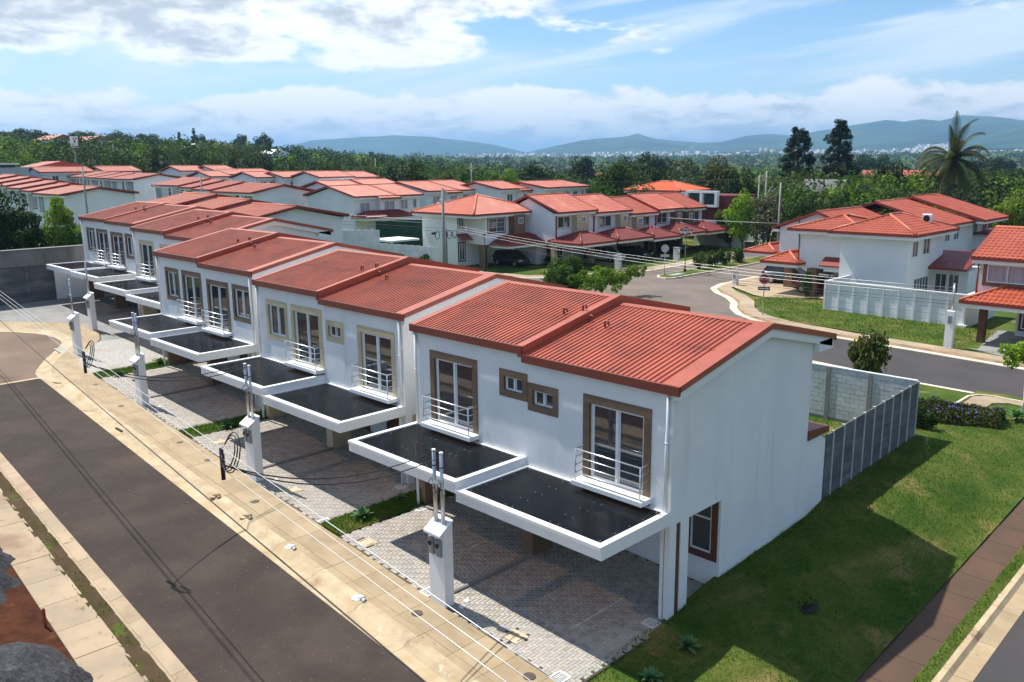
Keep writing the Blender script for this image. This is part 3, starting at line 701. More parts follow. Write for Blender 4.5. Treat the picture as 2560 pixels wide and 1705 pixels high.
# ------------------------------------------------------------------ driveways
def to_px(p):
    d = np.asarray(p, float)-CAM; w = d@_fw; return (1280+2122.1*(d@_R)/w, 852.5-2122.1*(d@_U)/w)
PAV = [mat('paver_grey', srgb(168, 162, 154), srgb(158, 152, 144), scale=3, rough=.85, rnd=.04, bump=.2, bscale=60, bdist=.004),
       mat('paver_pale', srgb(176, 168, 156), srgb(166, 158, 146), scale=3, rough=.85, rnd=.04, bump=.2, bscale=60, bdist=.004),
       mat('paver_tan', srgb(158, 146, 134), srgb(150, 139, 128), scale=3, rough=.85, rnd=.04, bump=.2, bscale=60, bdist=.004),
       mat('paver_brown', srgb(118, 100, 86), srgb(110, 94, 82), scale=3, rough=.85, rnd=.04, bump=.2, bscale=60, bdist=.004)]
JOINT = mat('paver_bed', srgb(80, 72, 65), srgb(70, 64, 58), scale=2, rough=.95)
PAVFAR = mat('paver_far', srgb(168, 164, 158), srgb(150, 146, 140), scale=5, detail=8, rough=.88, bump=.4, bscale=14, c3=srgb(150, 136, 122), s3=.5, t3=(.5, .7))
PB = .1; PG = .005
def paver_mesh(w, d, m, i):
    mb = MB(); mb.box(PG/2, w-PG/2, PG/2, d-PG/2, -.05, 0, bevel=.006); return mb.mesh('paver', m)
PM = [[paver_mesh(2*PB, PB, m, i) for i, m in enumerate(PAV)], [paver_mesh(PB, 2*PB, m, i) for i, m in enumerate(PAV)]]
for row in PM:
    for me in row: me.use_fake_user = False
SLOPE_Y = math.atan(.033)
def driveway(k, X0, Y0, xa, xb, built):
    root = struct_root('driveway')
    ybk = Y0+2.5
    mb = MB(); a = [(xa, ty(-4.1, xa)), (xb, ty(-4.1, xb)), (xb, ybk), (xa, ybk)]
    mb.prism(a, lambda x, y: zs(x)-.3, lambda x, y: zs(x)-(.012 if built else 0)); mb.build('paving_bed', JOINT if built else PAVFAR, root)
    if not built: return
    recs = []
    nx = int((xb-xa)/PB); ny = int((ybk-ty(-4.1, xb)+.6)/PB); yb0 = ybk-ny*PB
    for i in range(nx):
        for j in range(ny):
            m_ = (i-j) % 4
            if m_ == 0: o_, x, y, w, d = 0, xa+i*PB, yb0+j*PB, 2*PB, PB
            elif m_ == 2: o_, x, y, w, d = 1, xa+i*PB, yb0+(j-1)*PB, PB, 2*PB
            else: continue
            cx, cy = x+w/2, y+d/2
            if cx+w/2 > xb+.02 or cy-d/2 < ty(-4.1, cx)+.0 or cy+d/2 > ybk+.02: continue
            if k == 0 and ((-2.62 < cx < -2.05 and -3.72 < cy < -3.18) or (-9.66 < cx < -9.02 and -3.4 < cy < -2.9)): continue
            t = cy+SK*cx
            edge = t < -2.75+.25*math.sin(cx*1.3) or (k == 0 and cx > -.75)
            q = rng.random()
            mi = (0 if q < .55 else 1 if q < .93 else 2) if edge else (0 if q < .5 else 1 if q < .72 else 2)  # more tan inside: brownish shade under the canopies kept in the colours
            recs.append((cx, cy, x, y, o_, mi))
    if k == 0:
        def vis(r):
            px, py = to_px((r[0], r[1], zs(r[0])))
            return (r[0]-CAM[0])**2+(r[1]-CAM[1])**2 + (0 if 0 < px < 2560 and 0 < py < 1700 else 1e4)
        recs.sort(key=vis); ind, rest = recs[:300], recs[300:]
    else: ind, rest = [], recs
    for cx, cy, x, y, o_, mi in ind:
        o = inst('paver', PM[o_][mi], (x, y, zs(x)+rng.uniform(-.002, .002)), root); o.rotation_euler.y = SLOPE_Y
    # the rest as one mesh
    V = []; Fq = []; MI = []
    for cx, cy, x, y, o_, mi in rest:
        w, d = (2*PB, PB) if o_ == 0 else (PB, 2*PB); n = len(V); b = .006; g = PG/2; dz = rng.uniform(-.002, .002)
        x0, x1, y0, y1 = x+g, x+w-g, y+g, y+d-g
        for xx, yy, h in ((x0, y0, -.02), (x1, y0, -.02), (x1, y1, -.02), (x0, y1, -.02), (x0+b, y0+b, 0), (x1-b, y0+b, 0), (x1-b, y1-b, 0), (x0+b, y1-b, 0)): V.append((xx, yy, zs(xx)+h+dz))
        Fq += [(n, n+1, n+5, n+4), (n+1, n+2, n+6, n+5), (n+2, n+3, n+7, n+6), (n+3, n, n+4, n+7), (n+4, n+5, n+6, n+7)]; MI += [mi]*5
    me = npmesh('paver_field', V, Fq, PAV[0])
    for m_ in PAV[1:]: me.materials.append(m_)
    me.polygons.foreach_set('material_index', np.array(MI, np.int32))
    tag(nobj('paver_field', me, root), kind='stuff')
GR = mat('grate_frame', (.66, .66, .64), (.56, .56, .54), scale=5, rough=.6)
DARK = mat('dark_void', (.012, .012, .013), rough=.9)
grate_meshes = None
def grate(x, y, label, rz=0.):
    """white drain grate flush with the paving: rim, dark pit, bars"""
    global grate_meshes
    if grate_meshes is None:
        mb = MB(); a, h = .2, .012
        for q in ((-.2, .2, -.21, -.15), (-.2, .2, .15, .21), (-.2, -.14, -.15, .15), (.14, .2, -.15, .15)): mb.box(*q, -.05, h)
        rim = mb.mesh('rim', GR); pit = MB().box(-.14, .14, -.15, .15, -.04, -.012).mesh('pit', DARK); bar = MB().box(-.009, .009, -.149, .149, -.011, .006).mesh('bar', GR)
        grate_meshes = (rim, pit, bar)
    z = zs(x)+.002; r = thing('drain_grate', label, 'drain', (x, y, z), 'drain grates in the paving', rz); r.rotation_euler.y = SLOPE_Y
    rim, pit, bar = grate_meshes
    o = inst('rim', rim, (0, 0, 0)); o.parent = r; o = inst('pit', pit, (0, 0, 0)); o.parent = r
    for i in range(5): o = inst('bar', bar, (-.095+.0475*i, 0, 0)); o.parent = r
for k, X0, Y0, za, zb, *_ in PAIRS:
    if k < 3: driveway(k, X0, Y0, X0-10.3, X0+(.15 if k == 0 else .6), True)
    elif k == 3: driveway(k, X0, Y0-1.2, X0-7, X0+.6, False)
    # low divider between the two bays
    xm = X0-WU+.18; y0 = ty(-3.45, xm)
    if k < 3:
        mb = MB(); z = zs(xm); mb.extr([(xm-.085, z-.1), (xm+.085, z-.1), (xm+.075, z+.05), (xm+.04, z+.075), (xm-.04, z+.075), (xm-.075, z+.05)], 'y', y0, Y0+.02)
        tag(mb.build('bay_divider', CONC_G), ['low grey concrete divider on the nearest driveway', 'low grey concrete divider on the second driveway', 'low grey concrete divider on the third driveway'][k], 'divider', 'dividers between parking bays')
COVT = mat('tan_cover', srgb(196, 178, 148), srgb(182, 164, 136), scale=4, rough=.8)
for x, y, lb in ((-2.33, -3.45, 'tan rectangular inspection cover in the nearest paving, under the pillar shadow'), (-9.34, -3.15, 'tan rectangular inspection cover beside the first grass strip'), (-14.6, -2.7, 'tan rectangular inspection cover behind the second pillar'), (-21.2, -2.35, 'tan rectangular inspection cover beside the second grass strip')):
    z = zs(x); r = thing('inspection_cover', lb, 'cover', (x, y, z), 'inspection covers in the paving')
    MB().box(x-.27, x+.27, y-.24, y+.24, z-.05, z+.008).build('lid', COVT, r)
    for s in (-1, 1): MB().box(x-.012+.2*s, x+.012+.2*s, y-.14, y+.14, z+.005, z+.011).build('slot', DARK, r)
for i, (x, y, lb) in enumerate(((-.37, -3.89, 'white drain grate at the bottom edge of the nearest driveway'), (-5.62, -3.66, 'white drain grate behind the foot of the nearest pillar'), (-.26, -.36, 'white drain grate at the foot of the striped corner column'), (-10.18, -.3, 'white drain grate at the near side of the first grass strip by the downpipe'), (-11.55, -3.28, 'white drain grate at the street end of the first grass strip'), (-12.15, .38, 'white drain grate at the far side of the first grass strip by the downpipe'), (-22.3, .45, 'white drain grate at the near side of the second grass strip'), (-23.6, -2.72, 'white drain grate at the street end of the second grass strip'), (-24.2, 1.1, 'white drain grate at the far side of the second grass strip'), (-34.5, 1.3, 'white drain grate at the near side of the third grass strip'), (-35.7, -2.1, 'white drain grate at the street end of the third grass strip'))):
    grate(x, y, lb)
for (x, y, lb) in ((-4.52, -3.2, 'round white cleanout cap on the driveway by the nearest pillar, farther of two'), (-4.36, -3.5, 'round white cleanout cap on the driveway by the nearest pillar, nearer of two'), (-15.9, -2.65, 'round white cleanout cap by the second pillar, farther of two'), (-15.75, -2.9, 'round white cleanout cap by the second pillar, nearer of two'), (-27.6, -2.15, 'round white cleanout cap by the third pillar, farther of two'), (-27.4, -2.35, 'round white cleanout cap by the third pillar, nearer of two')):
    tag(MB().disc((x, y, zs(x)+.0), .085, .018, 16).build('cleanout_cap', PVC), lb, 'cap', 'cleanout caps')

# ------------------------------------------------------------------ meter pillars
METER = mat('meter_box_grey', srgb(132, 138, 140), srgb(122, 128, 130), scale=5, rough=.5)
DIAL = mat('meter_glass', (.02, .02, .022), rough=.08, spec=.8)
PILW = mat('pillar_white', (.80, .80, .80), (.74, .745, .745), scale=1.2, rough=.7)
def pillar(x1, y0, label, single=False):
    """x1,y0 = street-side near corner at the ground"""
    z = zs(x1); r = thing('meter_pillar', label, 'pillar', (x1-.32, y0+.16, z), 'white meter pillars along the walk')
    x0 = x1-.65; y1 = y0+.32
    mb = MB(); mb.extr([(y0, z-.3), (y1, z-.3), (y1, z+2.42), (y0, z+2.20)], 'x', x0, x1); mb.build('shaft', PILW, r)
    mb = MB(); mb.extr([(y0-.16, z+2.115), (y1+.012, z+2.445), (y1+.012, z+2.505), (y0-.16, z+2.18)], 'x', x0-.02, x1+.02); mb.build('cap', PILW, r)
    for a in (x0+.06, x0+.37):
        b = MB().box(a, a+.21, y0-.07, y0-.001, z+1.5, z+1.98, bevel=.0).build('meter_box', METER, r)
        d = MB().cyl((a+.105, y0-.07, z+1.82), (a+.105, y0-.11, z+1.82), .078, .07, 16); d.build('meter_dial', DIAL, b)
        MB().cyl((a+.105, y0-.071, z+1.82), (a+.105, y0-.085, z+1.82), .095, .095, 16).build('meter_ring', STEEL, b)
    top = z+4.4; yp = y0+.17
    xs = [x0+.13] if single else [x0+.13, x0+.44]
    for i, a in enumerate(xs):
        p = MB().cyl((a, yp, z+2.3), (a, yp, top-.02*i), .052, n=12).build('mast_pipe', STEEL, r)
        MB().cyl((a, yp, top-.02*i), (a, yp, top+.05-.02*i), .062, .05, 12).build('mast_cap', PVC, p)
        for h in (.42, 1.05): MB().cyl((a, yp, top-h), (a, yp, top-h+.035), .06, n=12).build('band', BLACK, p)
        MB().tube([(a+.09, yp-.02, z+2.3), (a+.09, yp-.02, z+3.35), (a+.06, yp-.04, z+3.5)], .026, 8).build('conduit', STEEL, r)
        # service wire looping into the weather head
        mb = MB(); mb.tube([(a+.05, yp-.05, z+3.5), (a-.1, yp-.14, z+3.28), (a-.18, yp-.12, z+3.42), (a-.1, yp-.02, z+3.62), (a+.02, yp-.08, z+3.52)], .012, 5); mb.build('wire_loop', BLACK, r)
        mb = MB(); mb.tube([(a-.02, yp, top-.04), (a-.12, yp, top+.04), (a-.25, yp-.05, top), (a-.24, yp-.05, top-.18)], .011, 5); mb.build('wire_loop', BLACK, r)
    for a in (x0+.22, x0+.33): MB().cyl((a, yp-.09, z+3.42), (a, yp-.09, z+3.58), .05, .04, 10).build('insulator', STEEL, r)
    return r
pillar(-4.62, -3.88, 'nearest white meter pillar, with two steel mast pipes')
pillar(-16.2, -3.30, 'second white meter pillar from the front, in front of the beige duplex')
pillar(-28.2, -2.70, 'third white meter pillar from the front, where the street straightens')
pillar(-40.2, -1.64, 'white meter pillar standing at the bend of the turning circle', True)
pillar(-46.4, 1.35, 'farthest white meter pillar, behind the turning circle walk', True)

# ------------------------------------------------------------------ grass and plants
def blades(name, pts, hmin, hmax, wid, mat_, lean=.6):
    """one triangle per blade; pts (n,3)"""
    P = np.asarray(pts, float); n = len(P); a = nrs.uniform(0, 2*np.pi, n); h = nrs.uniform(hmin, hmax, n); l = nrs.uniform(.1, lean, n)*h; b = nrs.uniform(0, 2*np.pi, n)
    dx, dy = np.cos(a)*wid/2, np.sin(a)*wid/2
    V = np.empty((n, 3, 3)); V[:, 0] = P - np.stack([dx, dy, np.full(n, .01)], 1); V[:, 1] = P + np.stack([dx, dy, np.full(n, -.01)], 1); V[:, 2] = P + np.stack([np.cos(b)*l, np.sin(b)*l, h], 1)
    return npmesh(name, V.reshape(-1, 3), np.arange(3*n).reshape(-1, 3), mat_)
def scatter(n, x0, x1, y0, y1, zf, inside=None):
    out = []
    while len(out) < n:
        x = rng.uniform(x0, x1); y = rng.uniform(y0, y1)
        if inside is None or inside(x, y): out.append((x, y, zf(x, y)))
    return out
AGM = leafmat('agave_leaf', srgb(70, 108, 62), srgb(96, 130, 84), scale=2.2, rnd=.1, trans=.12)
def agave_mesh(n=22, R=.42, seed=1):
    r_ = random.Random(seed); V = []; F = []
    for i in range(n):
        a = i*2.399+r_.uniform(-.2, .2); el = .25+1.05*(i/n)**.9; L = R*r_.uniform(.85, 1.1)*(1.05-.25*i/n); w = .055*R/.42
        ca, sa = math.cos(a), math.sin(a); k = 6; base = len(V)
        for j in range(k+1):
            s = j/k; rr = L*s*math.cos(el-.5*s*(1-i/n)); zz = .06+L*s*math.sin(el-.35*s); ww = w*math.sin(math.pi*min(.98, .18+.82*s))**.7*(1 if s < .7 else (1-s)/.3+.03)
            V += [(ca*rr-sa*ww, sa*rr+ca*ww, zz+.012), (ca*rr, sa*rr, zz-.012), (ca*rr+sa*ww, sa*rr-ca*ww, zz+.012)]
        for j in range(k):
            b = base+3*j; F += [(b, b+1, b+4, b+3), (b+1, b+2, b+5, b+4)]
    return npmesh('leaf_rosette', V, F, AGM, True)
AG = [agave_mesh(24, .42, 1), agave_mesh(20, .34, 5), agave_mesh(26, .5, 9)]
STEM = mat('plant_stem', srgb(98, 88, 66), rough=.9)
def agave(x, y, z, i, lb, s=1.):
    r = thing('agave_plant', lb, 'plant', (x, y, z), 'agave plants', rng.uniform(0, 6), s)
    o = nobj('leaf_rosette', AG[i], r)
    nobj('stem', MB().cyl((0, 0, -.05), (0, 0, .12), .05, .035, 8).mesh('stem', STEM), r)
for k in range(4):
    X0, Y0 = PAIRS[k][1], PAIRS[k][2]; xa, xb = X0-11.5, X0-10.32
    if k == 3: continue
    zf = lambda x, y: zs(x)+.02
    sheet('grass_strip', fr(xa, xb, 8), fr(ty(-4.06, xa), Y0+2.2, 24), lambda x, y: zs(x)+.02+.012*mnoise.noise((x*3, y*3, 0)), GRASS)
    pts = scatter([7000, 5000, 3600][k], xa, xb, ty(-4.06, (xa+xb)/2), Y0+2.2, zf)
    tag(nobj('strip_grass', blades('strip_grass', pts, .07, .15, .016+.005*k, BLADE_G, .7)), 'fresh green grass in the %s planted strip between the driveways' % ('first', 'second', 'third')[k], 'grass', kind='stuff')
agave(-10.88, -2.23, zs(-10.9), 2, 'large agave in the first grass strip between the driveways', 1.05)
agave(-11.2, -.35, zs(-11.2), 1, 'small agave in the shade of the first grass strip', .9)
agave(-22.6, -1.2, zs(-22.6), 0, 'agave in the second grass strip between the driveways', 1.1)
agave(-34.3, -1.5, zs(-34.3), 0, 'agave at the street end of the third grass strip', 1.1)
agave(-35.2, 1.1, zs(-35.2), 2, 'tall agave at the house end of the third grass strip', 1.1)
agave(-46.5, 3.4, zs(-46.5), 2, 'agave clump behind the farthest meter pillar', 1.)

# ------------------------------------------------------------------ the lawn beside the end wall and the lower street on the right
def lawn(x, y):
    k = smooth(1.6, 4.5, x); h = lerp_tab(y, FOOT)*(1-k) + (lerp_tab(y, SWZ)+.05)*k
    if x < 0: h = lerp_tab(y, FOOT)
    return h + .03*mnoise.noise((x*.8, y*.8, 2.)) + .012*mnoise.noise((x*3, y*3, 5.))
def on_lawn(x, y): return x > .06 or y > 17.05
sheet('lawn', fr(-2.2, 4.56, 52), fr(-6.5, 27.0, 200), lawn, GRASS, clip=lambda x, y: (x > -.14 and y < 16.9 and (x > .02 or y > -.1)) or (y > 16.9 and not (x < -.62 and y > 22.2)))
pts = scatter(52000, .05, 4.55, -6.4, 14, lawn) + scatter(16000, -2., 4.5, 14, 22.2, lawn, lambda x, y: x > .06 or y > 17.05) + scatter(3000, -.5, 4.5, 22.2, 26, lawn)
tag(nobj('lawn_grass', blades('lawn_grass', pts, .03, .075, .022, BLADE, .9)), 'short mown grass covering the lawn beside the end wall', 'grass', kind='stuff')
agave(1.1, -.64, lawn(1.1, -.64), 0, 'agave on the shaded lawn near the striped column', 1.)
agave(1.26, -2.44, lawn(1.26, -2.44), 1, 'agave at the bottom edge of the lawn', 1.2)
mb = MB(); c = (2.5, 2.95)
for i in range(60):
    a = rng.uniform(0, 6.28); q = abs(rng.gauss(0, .13)); x, y = c[0]+q*math.cos(a), c[1]+q*1.5*math.sin(a); s = rng.uniform(.02, .055); z = lawn(x, y)+.01
    mb.poly([(x-s, y-s, z), (x+s, y-s*.6, z+.01), (x+s*.2, y, z+s*1.1)]); mb.poly([(x+s, y-s*.6, z), (x, y+s, z), (x+s*.2, y, z+s*1.1)]); mb.poly([(x, y+s, z), (x-s, y-s, z), (x+s*.2, y, z+s*1.1)])
mb.disc((c[0], c[1], lawn(*c)+.004), .26, .006, 13, .38)
o = mb.build('earth_patch', mat('dark_earth', (.016, .012, .009), (.03, .022, .016), scale=9, rough=1.)); tag(o, 'small heap of dark earth on the shaded lawn', 'earth'); o['kind'] = 'stuff'
# sapling stakes on the lawn
SAP = leafmat('sapling_leaf', srgb(60, 96, 40), srgb(90, 120, 52), scale=4, rnd=.1)
for x, y, h, lb in ((1.30, 14.6, 1.0, 'thin young sapling on the sunlit part of the lawn near the flower bed'), (1.62, 8.9, .75, 'thin young sapling at the shadow edge of the lawn')):
    z = lawn(x, y); r = thing('sapling', lb, 'plant', (x, y, z)); MB().cyl((x, y, z-.05), (x+.01, y, z+h), .015, .008, 6).build('stem', STEM, r)
    mb = MB()
    for i in range(46):
        t = rng.uniform(.2, 1.05); a = rng.uniform(0, 6.28); q = rng.uniform(.02, .12); s = rng.uniform(.03, .06); p = Vector((x+q*math.cos(a), y+q*math.sin(a), z+h*t)); d = Vector((math.cos(a), math.sin(a), rng.uniform(-.5, .6)))*s; e = d.orthogonal().normalized()*s*.35
        mb.quad(p, p+d*.5+e, p+d, p+d*.5-e)
    mb.build('leaves', SAP, r)
# the brown walk, verge, kerb and road of the lower street
def zsw(y): return lerp_tab(y, SWZ)
SWR = struct_root('sidewalk_right')
def yslabs(root, piece, xa, xb, za, zb, y0, y1, step, mat_, gap=.014, th=.2):
    n = round((y1-y0)/step); d = (y1-y0)/n
    for i in range(n):
        a, b = y0+i*d+gap/2, y0+(i+1)*d-gap/2
        top = [(xa, a, zsw(a)+za), (xb, a, zsw(a)+zb), (xb, b, zsw(b)+zb), (xa, b, zsw(b)+za)]; bot = [(p[0], p[1], p[2]-th) for p in top]
        mb = MB(); mb.v = top+bot; mb.f = [(0, 1, 2, 3), (7, 6, 5, 4), (0, 4, 5, 1), (1, 5, 6, 2), (2, 6, 7, 3), (3, 7, 4, 0)]; mb.s = [0]*6; mb.build(piece, mat_, root)
yslabs(SWR, 'slab', 4.54, 5.56, 0, 0, -6, 24, 1.28, CONC_B)
GUR = struct_root('gutter_right')
yslabs(GUR, 'kerb_top', 5.86, 6.04, .0, .01, -6, 24, 1.9, CONC_P); yslabs(GUR, 'kerb_stone', 6.04, 6.14, .01, -.10, -6, 24, 1.9, CONC_P); yslabs(GUR, 'gutter_slab', 6.14, 6.58, -.10, -.09, -6, 24, 1.9, CONC_T)
sheet('verge_right', fr(5.54, 5.88, 4), fr(-6, 24, 120), lambda x, y: zsw(y)+.01+.02*mnoise.noise((x*6, y*3, 1)), GRASS)
pts = scatter(6000, 5.55, 5.87, -2, 20, lambda x, y: zsw(y)+.01)
tag(nobj('verge_grass', blades('verge_grass', pts, .03, .09, .02, BLADE, .9)), 'strip of short grass between the brown walk and the kerb', 'grass', kind='stuff')
sheet('lower_road', fr(6.57, 14, 6), fr(-10, 24, 34), lambda x, y: zsw(y)-.10, ASPHB)

pts = [q for q in scatter(9000, -30, 6, -12.6, -9.6, vz) if -11.48 < q[1]+SK*q[0] < -11.0 and mnoise.noise((q[0]*1.1, q[1]*2, 8.)) > .02]
tag(nobj('verge_weeds', blades('verge_weeds', pts, .04, .12, .025, BLADE_G, .9)), 'patchy weeds on the bare verge beside the left walk', 'weeds', kind='stuff')
pts = scatter(1600, -.12, .22, -4, 8.9, lambda x, y: lawn(max(.02, x), y))
tag(nobj('edge_grass', blades('edge_grass', [q for q in pts if q[0] > .03 or q[1] < -.05], .06, .17, .022, BLADE, .8)), 'longer grass along the foot of the end wall', 'grass', kind='stuff')
# ------------------------------------------------------------------ fence and wall behind the near house
FENCE = mat('grey_concrete_panel', srgb(100, 104, 108), srgb(82, 86, 90), scale=1.6, detail=7, rough=.9, rnd=.12, c3=srgb(128, 130, 130), s3=1.2, t3=(.58, .75), bump=.3, bscale=18, stretch=(1, .5, 2))
FPOST = mat('pale_concrete_post', srgb(178, 176, 172), srgb(160, 158, 154), scale=3, rough=.9)
fence = thing('panel_fence', 'grey concrete panel fence running back from the near end wall', 'fence', (0, 13, .95))
def fpost(root, x, y, z0, z1, w=.05, m=None): MB().box(x-w, x+w, y-w, y+w, z0, z1).build('post', m or FPOST, root)
for i in range(10):
    y = 9.44+.831*i; fpost(fence, .0, y, .6+.03*i, 3.17+.031*i)
    ya = 8.93 if i == 0 else y-.831+.05; yb = y-.05; top = 3.13+.031*i; bot = top-2.45
    for j in range(5):
        h = (top-bot)/5; MB().box(-.025, .02, ya, yb, bot+j*h+.006, bot+(j+1)*h-.006).build('panel', FENCE, fence)
BLOCK = mat('pale_grey_block', srgb(196, 202, 204), srgb(182, 188, 190), scale=1.5, rough=.85, rnd=.05, c3=srgb(168, 172, 170), s3=.8, t3=(.6, .8), bump=.2, bscale=40)
MORTAR = mat('mortar', srgb(150, 152, 150), rough=.9)
bw = thing('block_wall', 'pale grey concrete block wall closing the back yard', 'wall', (-4, 16.95, 1.0))
MB().box(-11.5, -.06, 16.93, 17.02, .7, 3.43).build('mortar_core', MORTAR, bw)
BM = MB().box(0, .39, 0, .05, 0, .19, bevel=0).mesh('block', BLOCK); BH = MB().box(0, .19, 0, .05, 0, .19).mesh('block', BLOCK)
for r_ in range(11):
    z = 3.43-.2*(r_+1)+.005; x = -.07 - (.2 if r_ % 2 else .4)
    if r_ % 2: inst('block', BH, (-.265, 16.90+rng.uniform(0, .004), z), bw); x = -.265-.4
    else: x = -.465
    for c_ in range(13): inst('block', BM, (x-.4*c_+0, 16.90+rng.uniform(0, .005), z), bw)
MB().box(-11.5, -5.7, 16.90, 16.935, .7, 3.43).build('plain_wall', BLOCK, bw)
MB().box(-11.5, -.04, 16.88, 17.05, 3.431, 3.475).build('coping', BLOCK, bw)
for x in (-1.87, -3.66, -5.45, -7.25, -9.05): MB().box(x-.09, x+.09, 16.86, 16.897, .8, 3.44).build('pier', CONC_G, bw)
pts = scatter(6000, -10, -.1, 9.4, 16.8, lambda x, y: near_ground(min(x, -.02), y)-.04)
tag(nobj('yard_grass', blades('yard_grass', pts, .05, .13, .03, BLADE_G, .7)), 'bright green grass of the back yard inside the fence', 'grass', kind='stuff')

# ------------------------------------------------------------------ tile roofs and small building kit
TILE = mat('orange_tile', srgb(172, 84, 58), srgb(160, 74, 50), scale=1.2, detail=6, rough=.42, spec=.5, c3=srgb(182, 100, 74), s3=.6, t3=(.55, .75))
TILE_P = mat('glare_pale_tile', srgb(198, 108, 82), srgb(186, 94, 70), scale=1.0, detail=6, rough=.36, spec=.6, c3=srgb(210, 132, 108), s3=.5, t3=(.52, .72))  # paler copy of the orange tile, sun glare put into its colours
TILE_R = mat('red_tile', srgb(160, 76, 56), srgb(148, 68, 50), scale=1.0, detail=6, rough=.45, spec=.5, c3=srgb(186, 90, 66), s3=.5, t3=(.55, .75))
TILE_D = mat('dark_red_tile', srgb(132, 48, 40), srgb(116, 42, 36), scale=1.0, rough=.45, spec=.5)
TFAS = mat('tile_fascia', srgb(140, 54, 38), srgb(128, 48, 34), scale=1.0, rough=.6)
TRIDGE = mat('ridge_tile', srgb(184, 100, 72), srgb(172, 90, 64), scale=1.0, rough=.5)
LIGHTW = mat('pale_wall', (.79, .80, .81), (.74, .75, .76), scale=.4, rough=.8, c3=(.60, .61, .61), s3=.18, t3=(.58, .8))
def nb(name, V, F, m, parent, smooth_=False):
    off = ROOTLOC.get(parent.name, (0, 0, 0)) if parent else (0, 0, 0)
    me = npmesh(name, np.asarray(V, float)-np.array(off), F, m, smooth_); o = nobj(name, me, parent)
    if parent: ROOTLOC[o.name] = off
    return o
def tile_slope(parent, A, B, up, L, m, w=.28, row=.40, amp=.045, start=None):
    """barrel tiles on a slope: eave A->B, up = unit vector upslope, L(s) length at eave distance s"""
    A = np.array(A, float); B = np.array(B, float); up = np.array(up, float); e = B-A; W_ = np.linalg.norm(e); e /= W_; nrm = np.cross(e, up)
    if nrm[2] < 0: nrm = -nrm
    n = max(1, int(round(W_/w))); w = W_/n; V = []; F = []
    prof = [(0, 0), (.2, .75), (.42, 1.), (.64, .75), (.84, 0.), (1, -.0)]
    for i in range(n):
        s0 = i*w; Lc = L((i+.5)*w); l0 = start((i+.5)*w) if start else 0.
        if Lc-l0 < .12: continue
        k = max(1, int(math.ceil((Lc-l0)/row)))
        for j in range(k):
            a = l0+j*row; b = min(Lc, a+row); base = len(V)
            for q, h in prof:
                p = A+e*(s0+q*w); V.append(p+up*a+nrm*(h*amp+.028)); V.append(p+up*b+nrm*(h*amp+.004))
            for q in range(5): c = base+2*q; F.append((c, c+2, c+3, c+1))
    o = nb('roof_tiles', V, F, m, parent); o['kind'] = 'stuff'; return o
def ridge_cap(parent, p, q, m=None, r=.11): MB().cyl(p, q, r, n=8).build('ridge_cap', m or TRIDGE, parent)
def gable_roof(root, ax, a0, a1, b0, b1, ze, pitch, m, oh=.5, rp=.5, gables=(1, 1), fas=TFAS, white_fascia=True, fh=.17):
    """ridge along axis ax ('x' or 'y') from a0 to a1; b0..b1 across, eaves included in oh; rp = ridge position 0..1"""
    P = (lambda a, b, z: (a, b, z)) if ax == 'x' else (lambda a, b, z: (b, a, z))
    lo, hi = b0-oh, b1+oh; br = lo+(hi-lo)*rp; zr = ze+(br-lo)*pitch; p2 = (zr-ze)/(hi-br)
    o = MB(); o.poly([P(a0, lo, ze-.03), P(a1, lo, ze-.03), P(a1, br, zr-.03), P(a0, br, zr-.03)]); o.poly([P(a0, br, zr-.03), P(a1, br, zr-.03), P(a1, hi, ze-.03), P(a0, hi, ze-.03)])
    rf = o.build('roof', fas, root)
    for A, B, sgn, pt, run in ((P(a0, lo, ze), P(a1, lo, ze), 1, pitch, br-lo), (P(a0, hi, ze), P(a1, hi, ze), -1, p2, hi-br)):
        n = math.hypot(1, pt); u = P(0, sgn/n, pt/n); Ln = run*n
        tile_slope(rf, A, B, u, lambda s, Ln=Ln: Ln, m)
    ridge_cap(rf, P(a0-.02, br, zr+.03), P(a1+.02, br, zr+.03))
    mb = MB()
    for b in (lo, hi):
        x = (a0, a1, b-.04, b+.02) if ax == 'x' else (b-.04, b+.02, a0, a1); mb.box(x[0], x[1], x[2], x[3], ze-fh, ze+.02)
    for a, g in ((a0, gables[0]), (a1, gables[1])):
        if not g: continue
        for (bA, zA), (bB, zB) in (((lo, ze), (br, zr)), ((br, zr), (hi, ze))):
            q = [(bA, zA-fh), (bB, zB-fh), (bB, zB+.07), (bA, zA+.07)]
            mb.extr(q, 'y' if ax == 'y' else 'x', a-.05, a+.07)
    mb.build('fascia', fas, rf)
    if white_fascia:
        mb = MB()
        for b, s in ((lo, 1), (hi, -1)):
            x = (a0+.03, a1-.03, min(b+.06*s, b+oh*s), max(b+.06*s, b+oh*s)) if ax == 'x' else (min(b+.06*s, b+oh*s), max(b+.06*s, b+oh*s), a0+.03, a1-.03)
            mb.box(x[0], x[1], x[2], x[3], ze-fh-.22, ze-fh+.02)
        mb.build('soffit', TRIM, rf)
    return rf, zr, br
